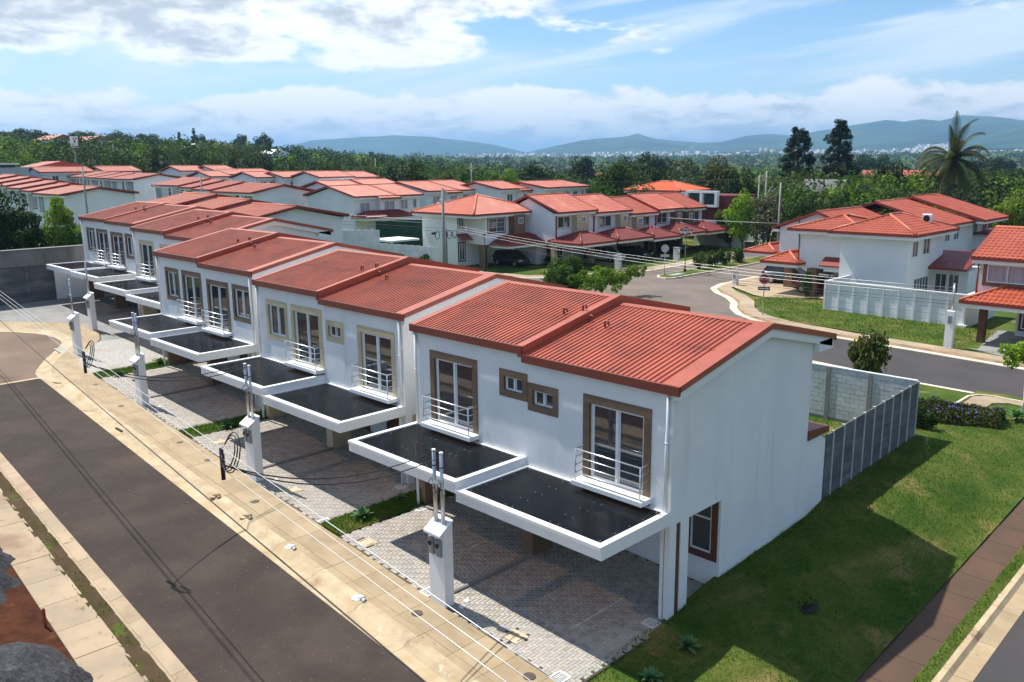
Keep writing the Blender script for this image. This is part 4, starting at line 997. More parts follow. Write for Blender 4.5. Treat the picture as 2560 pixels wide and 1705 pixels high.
def hip_roof(root, x0, x1, y0, y1, ze, pitch, m, oh=.5, fas=TFAS, skip=(), fh=.17, rm=None):
    X0, X1, Y0, Y1 = x0-oh, x1+oh, y0-oh, y1+oh; w, d = X1-X0, Y1-Y0; h = min(w, d)/2; zr = ze+h*pitch
    if w >= d: ra, rb = (X0+h, (Y0+Y1)/2, zr), (X1-h, (Y0+Y1)/2, zr)
    else: ra, rb = ((X0+X1)/2, Y0+h, zr), ((X0+X1)/2, Y1-h, zr)
    o = MB(); c = [(X0, Y0, ze-.03), (X1, Y0, ze-.03), (X1, Y1, ze-.03), (X0, Y1, ze-.03)]; dn = lambda p: (p[0], p[1], p[2]-.03)
    if w >= d: o.poly([c[0], c[1], dn(rb), dn(ra)]); o.poly([c[1], c[2], dn(rb)]); o.poly([c[2], c[3], dn(ra), dn(rb)]); o.poly([c[3], c[0], dn(ra)])
    else: o.poly([c[0], c[1], dn(ra)]); o.poly([c[1], c[2], dn(rb), dn(ra)]); o.poly([c[2], c[3], dn(rb)]); o.poly([c[3], c[0], dn(ra), dn(rb)])
    rf = o.build('roof', fas, root); n = math.hypot(1, pitch)
    for nm, A, B, u, Wd in (('-y', (X0, Y0, ze), (X1, Y0, ze), (0, 1, pitch), w), ('+y', (X1, Y1, ze), (X0, Y1, ze), (0, -1, pitch), w), ('+x', (X1, Y0, ze), (X1, Y1, ze), (-1, 0, pitch), d), ('-x', (X0, Y1, ze), (X0, Y0, ze), (1, 0, pitch), d)):
        if nm in skip: continue
        tile_slope(rf, A, B, np.array(u)/n, lambda s, Wd=Wd: min(s, Wd-s, h)*n, m)
    up_ = lambda p: (p[0], p[1], p[2]+.04)
    ends = (ra, ra, rb, rb) if w >= d else (ra, ra, rb, rb)
    cs = [(X0, Y0, ze), (X0, Y1, ze), (X1, Y0, ze), (X1, Y1, ze)] if w >= d else [(X0, Y0, ze), (X1, Y0, ze), (X0, Y1, ze), (X1, Y1, ze)]
    for a, b in zip(cs, ends): ridge_cap(rf, up_(a), up_(b), rm)
    if math.dist(ra, rb) > .1: ridge_cap(rf, up_(ra), up_(rb), rm)
    mb = MB(); mb.box(X0-.04, X1+.04, Y0-.04, Y0+.02, ze-fh, ze+.02); mb.box(X0-.04, X1+.04, Y1-.02, Y1+.04, ze-fh, ze+.02); mb.box(X0-.04, X0+.02, Y0+.02, Y1-.02, ze-fh, ze+.02); mb.box(X1-.02, X1+.04, Y0+.02, Y1-.02, ze-fh, ze+.02); mb.build('fascia', fas, rf)
    mb = MB(); mb.box(X0+.08, X1-.08, Y0+.08, Y1-.08, ze-fh-.24, ze-fh+.04); mb.build('soffit', TRIM, rf)
    return rf, ra, rb
CURT = mat('pale_curtain', srgb(176, 172, 176), srgb(150, 146, 152), scale=14, rough=.9, stretch=(1, 1, .05))
def fwin(root, face, pl, a0, a1, z0, z1, frame=None, pane=None, surround=None, n=2, sw=.15, bars=False):
    """window on an outer wall: surround, frame ring proud of the wall, panes set inside"""
    s = {'-y': -1, '+y': 1, '+x': 1, '-x': -1}[face]
    def bx(mb, p, q, r0, r1, u, v):
        lo, hi = sorted((pl+s*u, pl+s*v))
        if face[1] == 'y': mb.box(p, q, lo, hi, r0, r1)
        else: mb.box(lo, hi, p, q, r0, r1)
    if surround:
        mb = MB(); bx(mb, a0-sw, a0, z0-sw, z1+sw, .001, .03); bx(mb, a1, a1+sw, z0-sw, z1+sw, .001, .03); bx(mb, a0, a1, z1, z1+sw, .001, .03); bx(mb, a0, a1, z0-sw, z0, .001, .03); mb.build('window_surround', surround, root)
    f = .06; mb = MB()
    bx(mb, a0, a0+f, z0, z1, .002, .07); bx(mb, a1-f, a1, z0, z1, .002, .07); bx(mb, a0+f, a1-f, z1-f, z1, .002, .07); bx(mb, a0+f, a1-f, z0, z0+f, .002, .07)
    xs = fr(a0+f, a1-f, n)
    for x in xs[1:-1]: bx(mb, x-f*.45, x+f*.45, z0+f, z1-f, .002, .065)
    if bars:
        for q in (.35, .68): bx(mb, a0+f, a1-f, z0+(z1-z0)*q-.015, z0+(z1-z0)*q+.015, .03, .062)
    w = mb.build('window', frame or UPVC, root)
    for i in range(n):
        mb = MB(); bx(mb, xs[i]+(f*.45 if i else 0), xs[i+1]-(f*.45 if i < n-1 else 0), z0+f, z1-f, .004, .018); mb.build('pane', pane or GLASSF, w)
def body(root, boxes, m, name='wall'):
    mb = MB()
    for b in boxes: mb.box(*b)
    return mb.build(name, m, root)
def gable_wall(mb, ax, a, b0, b1, zb, ze, rp_b, zr, th=.15):
    """closed wall with a gable top, thickness th inwards (a+th)"""
    q = [(b0, zb), (b1, zb), (b1, ze), (rp_b, zr), (b0, ze)]; mb.extr(q, ax, a, a+th)

# ------------------------------------------------------------------ back street, cross street with planted median
def flat(name, pts, z, m, kind='structure', parent=None):
    mb = MB(); mb.poly([(x, y, z) for x, y in pts]); o = mb.build(name, m, parent)
    if not parent: tag(o, kind=kind)
    return o
ZB = .90
NEAR = [(14, 25.6), (1.5, 26.2), (-3.3, 26.45), (-9.3, 27.3), (-20, 28.9), (-40, 31.8), (-66, 35.4)]
FAR_R = [(14, 31.6), (-.85, 33.3), (-5.3, 33.9), (-11.25, 34.5), (-16.5, 35.6), (-18.45, 36.4), (-20.5, 37.75), (-22.2, 39.75), (-23.6, 42.2), (-25.4, 44.2), (-27.3, 45.7), (-29.0, 47.7), (-29.9, 50.6), (-30.0, 54), (-30.0, 59), (-30.6, 78)]
LEFTE = [(-41.5, 78), (-40.4, 61.5), (-40.4, 53.9), (-41.2, 49.5), (-43, 45), (-46, 41.5), (-52, 40.6), (-66, 42.4)]
flat('back_road', NEAR + LEFTE[::-1] + FAR_R[::-1], ZB, ASPH2)
# newer asphalt lies in front of the white fence
flat('new_asphalt', [(14, 25.7), (1.5, 26.3), (-3.3, 26.55), (-9.3, 27.4), (-18, 28.7), (-19.2, 36.9), (-18.45, 36.3), (-16.5, 35.5), (-11.25, 34.4), (-5.3, 33.8), (-.85, 33.2), (14, 31.5)], ZB+.005, ASPHB)
flat('side_stub', [(-.62, 22.3), (-.62, 25.9), (-.3, 26.33), (-3.3, 26.5), (-9.3, 27.35), (-20, 28.95), (-20, 22.3)], ZB-.004, ASPHB)
def rib2(root, piece, A, B, za, zb, m, th=.25):
    for i in range(len(A)-1):
        V = [(*A[i], za), (*A[i+1], za), (*B[i+1], zb), (*B[i], zb)]; mb = MB(); mb.v = V+[(p[0], p[1], p[2]-th) for p in V]
        mb.f = [(3, 2, 1, 0), (4, 5, 6, 7), (0, 1, 5, 4), (1, 2, 6, 5), (2, 3, 7, 6), (3, 0, 4, 7)]; mb.s = [0]*6; mb.build(piece, m, root)
def resamp(P, step):
    out = [P[0]]
    for a, b in zip(P, P[1:]):
        n = max(1, round(math.dist(a, b)/step)); out += [(a[0]+(b[0]-a[0])*i/n, a[1]+(b[1]-a[1])*i/n) for i in range(1, n+1)]
    return out
def offset(P, d):
    out = []
    for i in range(len(P)):
        a = P[max(0, i-1)]; b = P[min(len(P)-1, i+1)]; tx, ty_ = b[0]-a[0], b[1]-a[1]; n = math.hypot(tx, ty_); out.append((P[i][0]-ty_/n*d, P[i][1]+tx/n*d))
    return out
KG = struct_root('back_street_kerb'); WALKB = struct_root('back_street_walk')
PALE = mat('pale_kerb', srgb(206, 196, 178), srgb(190, 180, 160), scale=.9, rough=.85, rnd=.05)
NR = resamp(NEAR, 2.2); rib2(KG, 'gutter_slab', NR, offset(NR, -.28), ZB+.012, ZB+.012, PALE)
FRS = resamp(FAR_R, 1.6); F1 = offset(FRS, -.55); F2 = offset(FRS, -.75); F3 = offset(FRS, -1.85)
rib2(KG, 'gutter_slab', FRS, F1, ZB+.012, ZB+.0, PALE); rib2(KG, 'kerb_stone', F1, F2, ZB+.01, ZB+.11, mat('dirty_kerb', srgb(150, 124, 92), srgb(120, 98, 72), scale=1, rough=.9)); rib2(WALKB, 'slab', F2, F3, ZB+.115, ZB+.12, CONC_L)
LRS = resamp(LEFTE[::-1], 2.); L1 = offset(LRS, .35); rib2(KG, 'gutter_slab', LRS, L1, ZB+.012, ZB+.03, PALE)
L2 = offset(LRS, 1.7); rib2(WALKB, 'slab', L1, L2, ZB+.06, ZB+.06, CONC_L)
STUBK = [(-2.6, 22.25), (-.75, 22.3), (-.62, 23.1), (-.63, 25.3), (-.35, 25.95), (.3, 26.15), (3.5, 25.9)]
SR = resamp(STUBK, 1.2); rib2(KG, 'kerb_stone', SR, offset(SR, -.12), ZB+.13, ZB+.13, PALE, .3)
MB().prism([(-.15, 22.6), (.7, 23.1), (.66, 24.6), (1.2, 25.2), (4, 24.9), (4, 25.75), (.5, 26.0), (-.05, 25.85), (-.38, 25.3), (-.3, 23.5)], .4, lambda x, y: lawn(x, y)+.05).build('path', CONC_L, WALKB)
# grass bank below the white fence, driveways
flat('bank_grass', [(-2.2, 35.4), (-6.8, 35.9), (-12.4, 37.0), (-16.5, 37.6), (-18.7, 38.6), (-20.4, 40.5), (-22.1, 43.6), (-23.6, 45.6), (-21.1, 46.6), (-18.6, 48.2), (-16.3, 48), (-16.3, 44), (-4.5, 43.2), (-3.6, 36.5)], ZB+.10, GRASS)
pts = [p for p in scatter(16000, -22.5, -4.2, 35.6, 47.5, lambda x, y: ZB+.10) if p[1] > 34.9-.11*p[0]+.9 and (p[0] > -16.5 and p[1] < 43.4 or p[0] <= -16.5 and p[1] > 37.6+(-p[0]-16.5)*1.05)]
tag(nobj('bank_blades', blades('bank_blades', pts, .05, .12, .05, BLADE, .8)), 'grass on the bank below the white panel fence', 'grass', kind='stuff')
flat('far_driveway', [(-29.2, 57), (-29.1, 50.8), (-27.4, 49.0), (-23.8, 46.2), (-22.6, 45.8), (-21.1, 46.7), (-18.6, 48.3), (-18.6, 57)], ZB+.115, CONC_L)
flat('right_driveway', [(-4.1, 36.4), (-3.6, 36.5), (-4.6, 43.5), (6, 43.5), (6, 34.6), (-2, 35.4)], ZB+.118, CONC_G)
# median
med = struct_root('median')
MP = [(-36.4, 50.1), (-35.3, 49.8), (-34.8, 50.4), (-34.9, 60), (-35.2, 76), (-38.2, 76), (-37.6, 60), (-37.1, 51)]
mb = MB(); mb.prism(MP, ZB-.1, ZB+.13); mb.build('kerb_stone', PALE, med)
mb = MB(); inn = [(-36.3, 50.3), (-35.4, 50.1), (-35.05, 50.6), (-35.1, 60), (-35.4, 75.8), (-38.0, 75.8), (-37.4, 60), (-36.9, 51.1)]
mb.prism(inn, ZB, ZB+.16); mb.build('planting_bed', GRASS, med)
MB().box(-36.3, -35.5, 51.5, 53.6, ZB+.15, ZB+.19).build('pale_slab', mat('pale_green_slab', srgb(150, 168, 156), rough=.6), med)

# ------------------------------------------------------------------ white panel fence and the orange-roofed house on the right
WPAN = mat('white_panel', (.78, .79, .80), (.73, .74, .75), scale=1.2, rough=.8, rnd=.05, c3=(.62, .64, .64), s3=.5, t3=(.6, .85))
wf = thing('white_panel_fence', 'long white concrete panel fence in front of the orange-roofed house', 'fence', (-11.5, 43.4, ZB))
N9 = 10
for i in range(N9):
    x = -16.45+i*(9.9/(N9-1)); y = 43.62-.045*(x+16.45); h = ZB+2.28
    MB().box(x-.07, x+.07, y-.12, y+.07, ZB-.3, h-.06).build('post', WPAN, wf)
    if i < N9-1:
        xb = x+9.9/(N9-1)
        for j in range(5):
            z0 = ZB-.15+j*.46; MB().box(x+.072, xb-.072, y-.06, y+.0, z0+.01, z0+.45).build('panel', WPAN, wf)
MB().box(-16.53, -6.47, 43.0, 43.0, 0, 0)
mb = MB(); mb.prism([(-16.55, 43.48), (-6.45, 43.03), (-6.45, 43.21), (-16.55, 43.70)], ZB+2.215, ZB+2.30); mb.build('coping', WPAN, wf)
body(wf, [(-16.55, -16.42, 43.72, 47.75, ZB-.2, ZB+2.26), (-6.62, -6.45, 43.22, 49.5, ZB-.5, ZB+2.26)], WPAN, 'side_wall')
body(wf, [(-6.85, -6.3, 42.9, 43.25, ZB-.4, ZB+.25)], WPAN, 'plinth')
h1 = thing('corner_house', 'white two-storey house with orange hip roof behind the white panel fence', 'house', (-15, 50, ZB))
body(h1, [(-17.4, -12.2, 47.8, 55, ZB-.2, 6.3), (-21.5, -17.401, 49.1, 55, 3.3, 6.3), (-19.5, -17.402, 51.5, 55, ZB-.2, 3.3)], LIGHTW)
hip_roof(h1, -17.4, -12.2, 47.8, 55.2, 6.56, .36, TILE, oh=.75)
hip_roof(h1, -21.5, -16.5, 49.1, 55.0, 6.50, .30, TILE, oh=.75, skip=('+x',))
body(h1, [(-24.3, -23.5, 52.1, 52.6, ZB-.2, 3.5)], BROWN, 'carport_column'); body(h1, [(-20.6, -19.8, 48.9, 49.4, ZB-.2, 3.3)], BROWN, 'carport_column')
for a, b, z0, z1 in ((48.4, 49.5, 4.75, 6.0), (50.5, 51.9, 4.8, 6.1)): fwin(h1, '+x', -12.2, a, b, z0, z1)
fwin(h1, '+x', -12.2, 49.2, 52.2, 1.6, 3.1, n=5)
hip_roof(h1, -24.0, -21.2, 48.2, 54, 3.72, .42, TILE, oh=.3, skip=('+x',))
mb = MB(); mb.extr([(48.0, 3.72), (49.1, 4.3), (49.1, 4.2), (48.0, 3.62)], 'x', -19.2, -17.5); a_ = mb.build('awning', TILE_D, h1)
MB().box(-18.9, -17.6, 48.3, 49.1, 3.2, 3.64).build('awning_box', LIGHTW, h1)
# rear wing with lean-to roof
body(h1, [(-12.2, -9.6, 53.2, 57.0, ZB-.2, 3.5)], LIGHTW, 'rear_wing')
mb = MB(); mb.extr([(52.0, 3.75), (56.2, 4.75), (56.2, 4.6), (52.0, 3.6)], 'x', -12.9, -9.4); rw_ = mb.build('rear_roof', TILE_D, h1)
tile_slope(rw_, (-12.9, 52.0, 3.72), (-9.4, 52.0, 3.72), np.array((0, 1, .238))/math.hypot(1, .238), lambda s: 4.2, TILE_D)
for a, b in ((-12.0, -11.1), (-11.0, -10.2)): fwin(h1, '-y', 53.2, a, b, 1.6, 3.2)
ac = MB().box(-13.4, -12.7, 53.2, 53.6, 7.1, 7.75, bevel=.03).build('rooftop_unit', PVC, h1); MB().cyl((-13.05, 53.2, 7.4), (-13.05, 53.17, 7.4), .26, n=14).build('fan_grille', DARK, ac)
mb = MB(); mb.tube([(-21.6, 49.0, 6.1), (-21.5, 49.02, 5.9), (-21.45, 49.04, 3.5)], .05, 6); mb.build('downpipe', TFAS, h1)
# houses behind it along the cross street
h2 = thing('second_house', 'white gabled house with dark red verge behind the corner house', 'house', (-24.5, 62, ZB))
mb = MB(); gable_wall(mb, 'y', 58.0, -28.0, -20.5, ZB-.3, 5.75, -24.3, 7.15); mb.box(-28, -20.5, 58.15, 67, ZB-.3, 5.7); mb.build('wall', LIGHTW, h2)
gable_roof(h2, 'y', 57.6, 67, -28.0, -20.5, 5.72, .36, TILE, oh=.7, rp=.5)
hip_roof(h2, -31.0, -28.2, 57.5, 63, 3.35, .36, TILE, oh=.3, skip=('+x',))
mb = MB(); mb.tube([(-26.1, 57.93, 6.5), (-26.1, 57.93, 6.15), (-24.6, 57.93, 6.08)], .05, 6); mb.build('downpipe', TFAS, h2)
h3 = thing('third_house', 'long orange-roofed house stepping back behind the corner house', 'house', (-24, 74, ZB))
mb = MB(); mb.box(-29, -17.5, 69, 84, ZB-.5, 5.7); mb.build('wall', LIGHTW, h3)
gable_roof(h3, 'y', 68.6, 76.5, -29.5, -17.5, 5.75, .30, TILE, oh=.8); gable_roof(h3, 'y', 76.6, 84.5, -29.5, -16.5, 5.85, .30, TILE, oh=.8)
for y in (71, 73.5, 79, 82): fwin(h3, '+x', -17.5, y, y+1.3, 4.0, 5.3)
body(h3, [(-17.5, -12, 80, 86, ZB-.4, 4.2)], LIGHTW, 'annex'); body(h3, [(-18, -11, 79.4, 86.5, 4.2, 4.38)], TILE_D, 'annex_roof')
h4 = thing('right_edge_house', 'white house with orange tile roof, curtained window and carport at the right edge', 'house', (0, 42, ZB))
body(h4, [(-4.85, 4, 39.6, 47, 3.3, 5.95), (-3.2, 4, 42.2, 47, ZB-.2, 3.3)], mat('pinkish_wall', (.72, .70, .72), (.68, .66, .68), scale=.6, rough=.8))
gable_roof(h4, 'x', -5.2, 4.5, 39.6, 47, 6.15, .36, TILE, oh=.55)
fwin(h4, '-y', 39.6, -4.4, -2.15, 4.62, 5.72, pane=CURT, surround=BROWN, sw=.24)
fwin(h4, '-y', 39.6, -1.4, 1.0, 4.62, 5.72, pane=CURT, surround=BROWN, sw=.24)
hip_roof(h4, -4.9, 3.5, 37.9, 42.4, 3.62, .42, TILE, oh=.3, skip=('+y',))
body(h4, [(-4.35, -3.95, 38.6, 39.0, ZB-.2, 3.45)], BROWN_D, 'carport_column')
fwin(h4, '-y', 42.2, -2.9, -2.0, 1.5, 3.0, surround=BROWN_D)
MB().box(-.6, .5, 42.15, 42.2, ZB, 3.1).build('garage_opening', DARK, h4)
mb = MB(); mb.tube([(-4.9, 39.5, 5.95), (-4.9, 39.5, 3.6)], .055, 6); mb.build('downpipe', TFAS, h4)
body(h4, [(-5.3, -5.0, 41, 44, 3.2, 3.9)], TILE, 'side_awning')
gh = thing('green_shed_house', 'low house with dark red sheet roof beyond the right-hand yards', 'house', (-8, 70, ZB)); body(gh, [(-12, -3, 66, 72, ZB-.5, 3.4)], mat('dull_wall', srgb(120, 112, 96), srgb(98, 92, 78), scale=.5, rough=.9)); body(gh, [(-13, -2, 65, 73, 3.4, 3.6)], TILE_D, 'roof')
for x in (-11, -8.5, -6): fwin(gh, '-y', 66, x, x+1.4, 1.6, 2.9)
gs = thing('garden_shed', 'small white shed with dark red tile roof behind the rear wing', 'shed', (-10, 62, ZB)); body(gs, [(-12.4, -9.2, 61, 66, ZB-.3, 3.9)], LIGHTW); gable_roof(gs, 'y', 60.8, 66.2, -12.4, -9.2, 3.95, .42, TILE_D, oh=.3)
yb_ = thing('yellow_house', 'small ochre house with brown roof at the far right edge among trees', 'house', (1.5, 92, 0)); body(yb_, [(-4, 5, 92, 99, -1, 4.6)], mat('ochre_wall', srgb(206, 190, 140), srgb(190, 172, 124), scale=.5, rough=.9)); gable_roof(yb_, 'x', -4.4, 5.4, 92, 99, 4.6, .35, TILE_R, oh=.4); fwin(yb_, '-y', 92, -2, 0, 1.6, 3.2)
# curved white wall and slope beyond the cul-de-sac on the cross street
cw = MB(); P = [(-42.4, 83.2, 3.05), (-43.8, 85.6, 3.3), (-45.4, 87.9, 3.6), (-47.2, 89.8, 3.95), (-49.2, 91.6, 4.25)]
for a, b in zip(P, P[1:]): cw.poly([(a[0], a[1], .4), (b[0], b[1], .7), (b[0], b[1], b[2]), (a[0], a[1], a[2])]); cw.poly([(b[0]-.12, b[1]+.15, .7), (a[0]-.12, a[1]+.15, .4), (a[0]-.12, a[1]+.15, a[2]), (b[0]-.12, b[1]+.15, b[2])]); cw.poly([(a[0], a[1], a[2]), (b[0], b[1], b[2]), (b[0]-.12, b[1]+.15, b[2]), (a[0]-.12, a[1]+.15, a[2])])
cw.poly([(P[0][0], P[0][1], .4), (P[0][0], P[0][1], 3.05), (P[0][0]-.12, P[0][1]+.15, 3.05), (P[0][0]-.12, P[0][1]+.15, .4)])
tag(cw.build('curved_wall', WHITE2), 'curved white plastered wall at the end of the cross street', 'wall')
flat('turf_bank', [(-41.5, 76), (-31, 76), (-31, 84), (-41, 84), (-50, 92), (-60, 92), (-52, 80)], ZB+.05, mat('bright_turf', srgb(104, 138, 40), srgb(128, 154, 56), scale=.3, detail=8, rough=.95))
# house numbers pedestals
NUM = mat('number_paint', (.05, .05, .05), rough=.7)
def pedestal(x, y, lb, num=None, h=1.45, dx=.3):
    r = thing('number_post', lb, 'post', (x, y, ZB), 'white house number posts')
    MB().box(x-dx, x+dx, y-.22, y+.22, ZB, ZB+h, bevel=.02).build('shaft', WHITE2, r); MB().box(x-dx-.06, x+dx+.06, y-.28, y+.28, ZB+h, ZB+h+.07).build('cap', CONC_G, r)
    if num:
        cu = bpy.data.curves.new('number', 'FONT'); cu.body = num; cu.size = .42; cu.align_x = 'CENTER'; cu.extrude = .004
        t = bpy.data.objects.new('number', cu); COL.objects.link(t); dg = bpy.context.evaluated_depsgraph_get(); me = bpy.data.meshes.new_from_object(t.evaluated_get(dg)); bpy.data.objects.remove(t)
        me.materials.clear(); me.materials.append(NUM); o = bpy.data.objects.new('number', me); COL.objects.link(o); o.parent = r; o.location = (dx+.006, 0, h-.75); o.rotation_euler = (math.pi/2, 0, math.pi/2)
    return r
pedestal(-43.7, 53.2, 'white house number post marked 64 beside the leafy street tree', '64')
pedestal(-43.3, 63.3, 'white house number post marked 65 farther up the cross street', '65')
p_ = pedestal(-28.0, 50.3, 'white meter post with flat cap at the right-hand street corner', None, 1.3, .2); MB().box(-28.12, -27.9, 50.05, 50.08, ZB+.7, ZB+1.2).build('meter', METER, p_)
# ------------------------------------------------------------------ houses on the far side of the cross street
m1 = thing('hip_roof_house', 'white corner house with red hip roof, brown bay and dark car in its carport', 'house', (-58, 47, ZB))
body(m1, [(-63.1, -57.2, 42.6, 51.5, ZB-.3, 6.5), (-57.199, -54.4, 44.0, 51.5, 3.45, 6.5), (-57.199, -55.9, 47.5, 51.5, ZB-.3, 3.45)], LIGHTW)
hip_roof(m1, -63.1, -54.4, 42.6, 51.3, 6.76, .34, TILE_P, oh=.85)
fwin(m1, '+x', -54.4, 44.55, 46.95, 4.72, 6.2, surround=BROWN, n=2, bars=True)
body(m1, [(-54.4, -53.5, 47.6, 49.3, 3.7, 6.45)], BROWN, 'bay'); fwin(m1, '+x', -53.5, 48.2, 48.9, 5.5, 6.15)
fwin(m1, '+x', -57.2, 42.75, 43.5, 5.2, 6.3, surround=BROWN, sw=.12); fwin(m1, '+x', -57.2, 42.8, 43.6, 1.7, 3.5, surround=BROWN_D, sw=.16)
mb = MB(); mb.extr([(-57.2, 4.55), (-56.2, 4.0), (-56.2, 3.9), (-57.2, 4.45)], 'y', 42.4, 44.0); mb.build('awning', TILE_D, m1)
body(m1, [(-55.3, -54.5, 44.0, 44.5, ZB-.2, 3.45)], BROWN, 'carport_column'); body(m1, [(-54.5, -54.4, 44.0, 44.3, ZB-.2, 3.45)], BROWN_D, 'column_edge')
hip_roof(m1, -55.2, -51.9, 45.1, 51.2, 3.55, .40, TILE_D, oh=.35, skip=('-x',), rm=TILE_D)
fwin(m1, '+x', -55.9, 49.9, 50.8, 1.6, 3.0)
def row_house(label, y0, y1, ze, wy, wz, by, bcol, cx0, cy0, cy1, tile, mirror=False, car_z=3.6, group='row houses along the cross street'):
    r = thing('row_house', label, 'house', (-52, (y0+y1)/2, ZB), group); X = -50.
    mb = MB(); mb.box(-58, X, y0+.02, y1-.02, 3.4, ze-.25); mb.box(-58, X-2.8, y0+.02, y1-.02, ZB-.4, 3.4)
    gable_wall(mb, 'y', y0-.005, -58, X, 3.4, ze-.25, -54, ze+1.35, .1); mb.build('wall', LIGHTW, r)
    gable_roof(r, 'y', y0-.25, y1, -58, X, ze, .36, tile, oh=.7)
    fwin(r, '+x', X, wy[0], wy[1], wz[0], wz[1], surround=bcol, sw=.1)
    body(r, [(X, X+.75, by[0], by[1], wz[0]-.9, ze-.3)], bcol, 'bay'); m_ = (by[0]+by[1])/2; fwin(r, '+x', X+.75, m_-.35, m_+.35, wz[1]-.75, wz[1]-.1)
    body(r, [(X-.7, X-.1, y0+.03, y0+.45, ZB-.3, 3.4)], bcol, 'carport_column')
    hip_roof(r, X-.4, -46.2, cy0, cy1, car_z, .40, TILE_D, oh=.35, skip=('-x',), rm=TILE_D)
    fwin(r, '+x', X-2.8, y0+3.2, y0+4.2, 1.6, 3.0); MB().box(X-2.8, X-2.74, y0+1.6, y0+2.5, ZB, 3.0).build('front_door', BROWN_D, r)
    mb = MB(); mb.tube([(X+.1, y0+.06, ze-.3), (X+.1, y0+.06, 3.9)], .06, 6); mb.build('downpipe', TFAS, r)
    return r
row_house('first row house beyond the corner house, with beige bay and glaring pale roof', 50.3, 56.6, 6.75, (50.6, 52.6), (5.03, 6.25), (53.0, 55.0), BEIGE, 0, 50.2, 55.4, TILE_P)
row_house('second row house beyond the corner house, white car under its carport', 56.6, 62.9, 6.45, (57.6, 59.75), (4.73, 5.95), (60.6, 62.1), BEIGE, 0, 56.4, 62.2, TILE_P)
row_house('third row house, lower, with orange roof and beige bay on its near side', 62.9, 68.3, 5.98, (65.3, 67.1), (4.38, 5.5), (63.7, 65.0), BEIGE, 0, 62.9, 67.6, TILE, car_z=3.35)
row_house('fourth row house, with brown bay and grey curtained window', 68.3, 74.0, 6.22, (68.6, 70.7), (4.5, 5.75), (71.5, 73.2), BROWN, 0, 68.2, 73.2, TILE_P, car_z=3.5)
row_house('last row house of the cross street, with dark brown walls and brown window surround', 74.0, 78.6, 6.12, (75.9, 77.75), (4.27, 5.6), (74.3, 75.5), BROWN, 0, 73.6, 78.6, TILE, car_z=3.4)

# ------------------------------------------------------------------ white houses of the older blocks
def nhouse(name, label, x0, x1, y0, y1, ze, pitch, wins, tile=TILE_P, zb=None, canopy_=None, group=None, wall=None, jog=None, surr=None):
    """ridge along Y, facade facing +X (x1)"""
    zb = ze-5.8 if zb is None else zb; r = thing(name, label, 'house', ((x0+x1)/2, (y0+y1)/2, zb), group)
    zr = ze+(x1-x0+1.2)/2*pitch; mb = MB(); gable_wall(mb, 'y', y0, x0, x1, zb-1.5, ze-.2, (x0+x1)/2, zr-.25); mb.box(x0, x1, y0+.15, y1, zb-1.5, ze-.2)
    if jog: mb.box(x1, x1+.9, jog[0], jog[1], zb-1.5, ze-.2)
    mb.build('wall', wall or LIGHTW, r)
    rf, zr, br = gable_roof(r, 'y', y0-.35, y1+.2, x0, x1, ze, pitch, tile, oh=.6)
    if jog:
        mb = MB(); mb.poly([(x1+.5, jog[0]-.3, ze+.01), (x1+1.5, jog[0]-.3, ze-.28), (x1+1.5, jog[1]+.3, ze-.28), (x1+.5, jog[1]+.3, ze+.01)]); mb.box(x1+1.42, x1+1.5, jog[0]-.3, jog[1]+.3, ze-.45, ze-.27); mb.build('eave_jog', TFAS, rf)
        n = math.hypot(1, pitch); tile_slope(rf, (x1+1.5, jog[0]-.3, ze-.27), (x1+1.5, jog[1]+.3, ze-.27), np.array((-1, 0, pitch))/n, lambda s: 1.1, tile)
    for w in wins:
        a, b, z0, z1 = w[:4]; px = x1+.9 if jog and jog[0] < a < jog[1] else x1
        fwin(r, '+x', px, a, b, ze+z0, ze+z1, pane=CURT if len(w) > 4 else None, surround=surr, sw=.12)
    if canopy_: ya, yb, zc = canopy_; hip_roof(r, x1-.2, x1+2.2, ya, yb, zc, .42, TILE_D, oh=.3, skip=('-x',), rm=TILE_D)
    return r
G1 = 'white older houses beyond the row'
nhouse('white_house', 'white house with blank gable, dark red canopy and green net behind a panel wall', -91, -80, 45.2, 51.6, 7.93, .20, [(46, 47.6, -2.1, -.8, 1), (49.2, 50.9, -2.0, -.7, 1)], canopy_=(45.3, 52.5, 5.35), group=G1, jog=(48.6, 51.4))
nhouse('white_house', 'white house attached behind the one with the dark red canopy', -91, -79.7, 51.62, 55.6, 7.9, .20, [(52.3, 53.5, -1.9, -.6, 1), (54.4, 55, -1.8, -.6)], group=G1)
nhouse('white_house', 'pale-roofed white house just behind the canopied gable house, left unit', -102, -94.4, 51.4, 57, 8.65, .20, [(53, 54.2, -1.9, -.7)], group=G1)
nhouse('white_house', 'pale-roofed white house just behind the canopied gable house, right unit', -101.5, -93.8, 57.1, 63, 8.75, .20, [(59, 60.2, -1.9, -.7)], group=G1)
nhouse('white_house', 'white house behind the utility pole, left half with projecting bay', -99, -86, 62, 67.6, 8.0, .17, [(63, 64.4, -2.1, -.8, 1), (65.6, 67, -2.1, -.8, 1)], group=G1, jog=(65, 67.4))
nhouse('white_house', 'white house behind the utility pole, right half with dark windows', -99, -85.6, 67.7, 72.4, 8.0, .17, [(68.6, 69.8, -2., -.7), (71, 71.6, -2., -.7)], group=G1)
nhouse('white_house', 'white house seen over the hip roof, with two narrow windows', -90, -79.6, 70.6, 76.0, 8.15, .16, [(72, 73.2, -2.1, -.8), (74.6, 75.6, -2.1, -.8)], group=G1, jog=(74, 75.9))
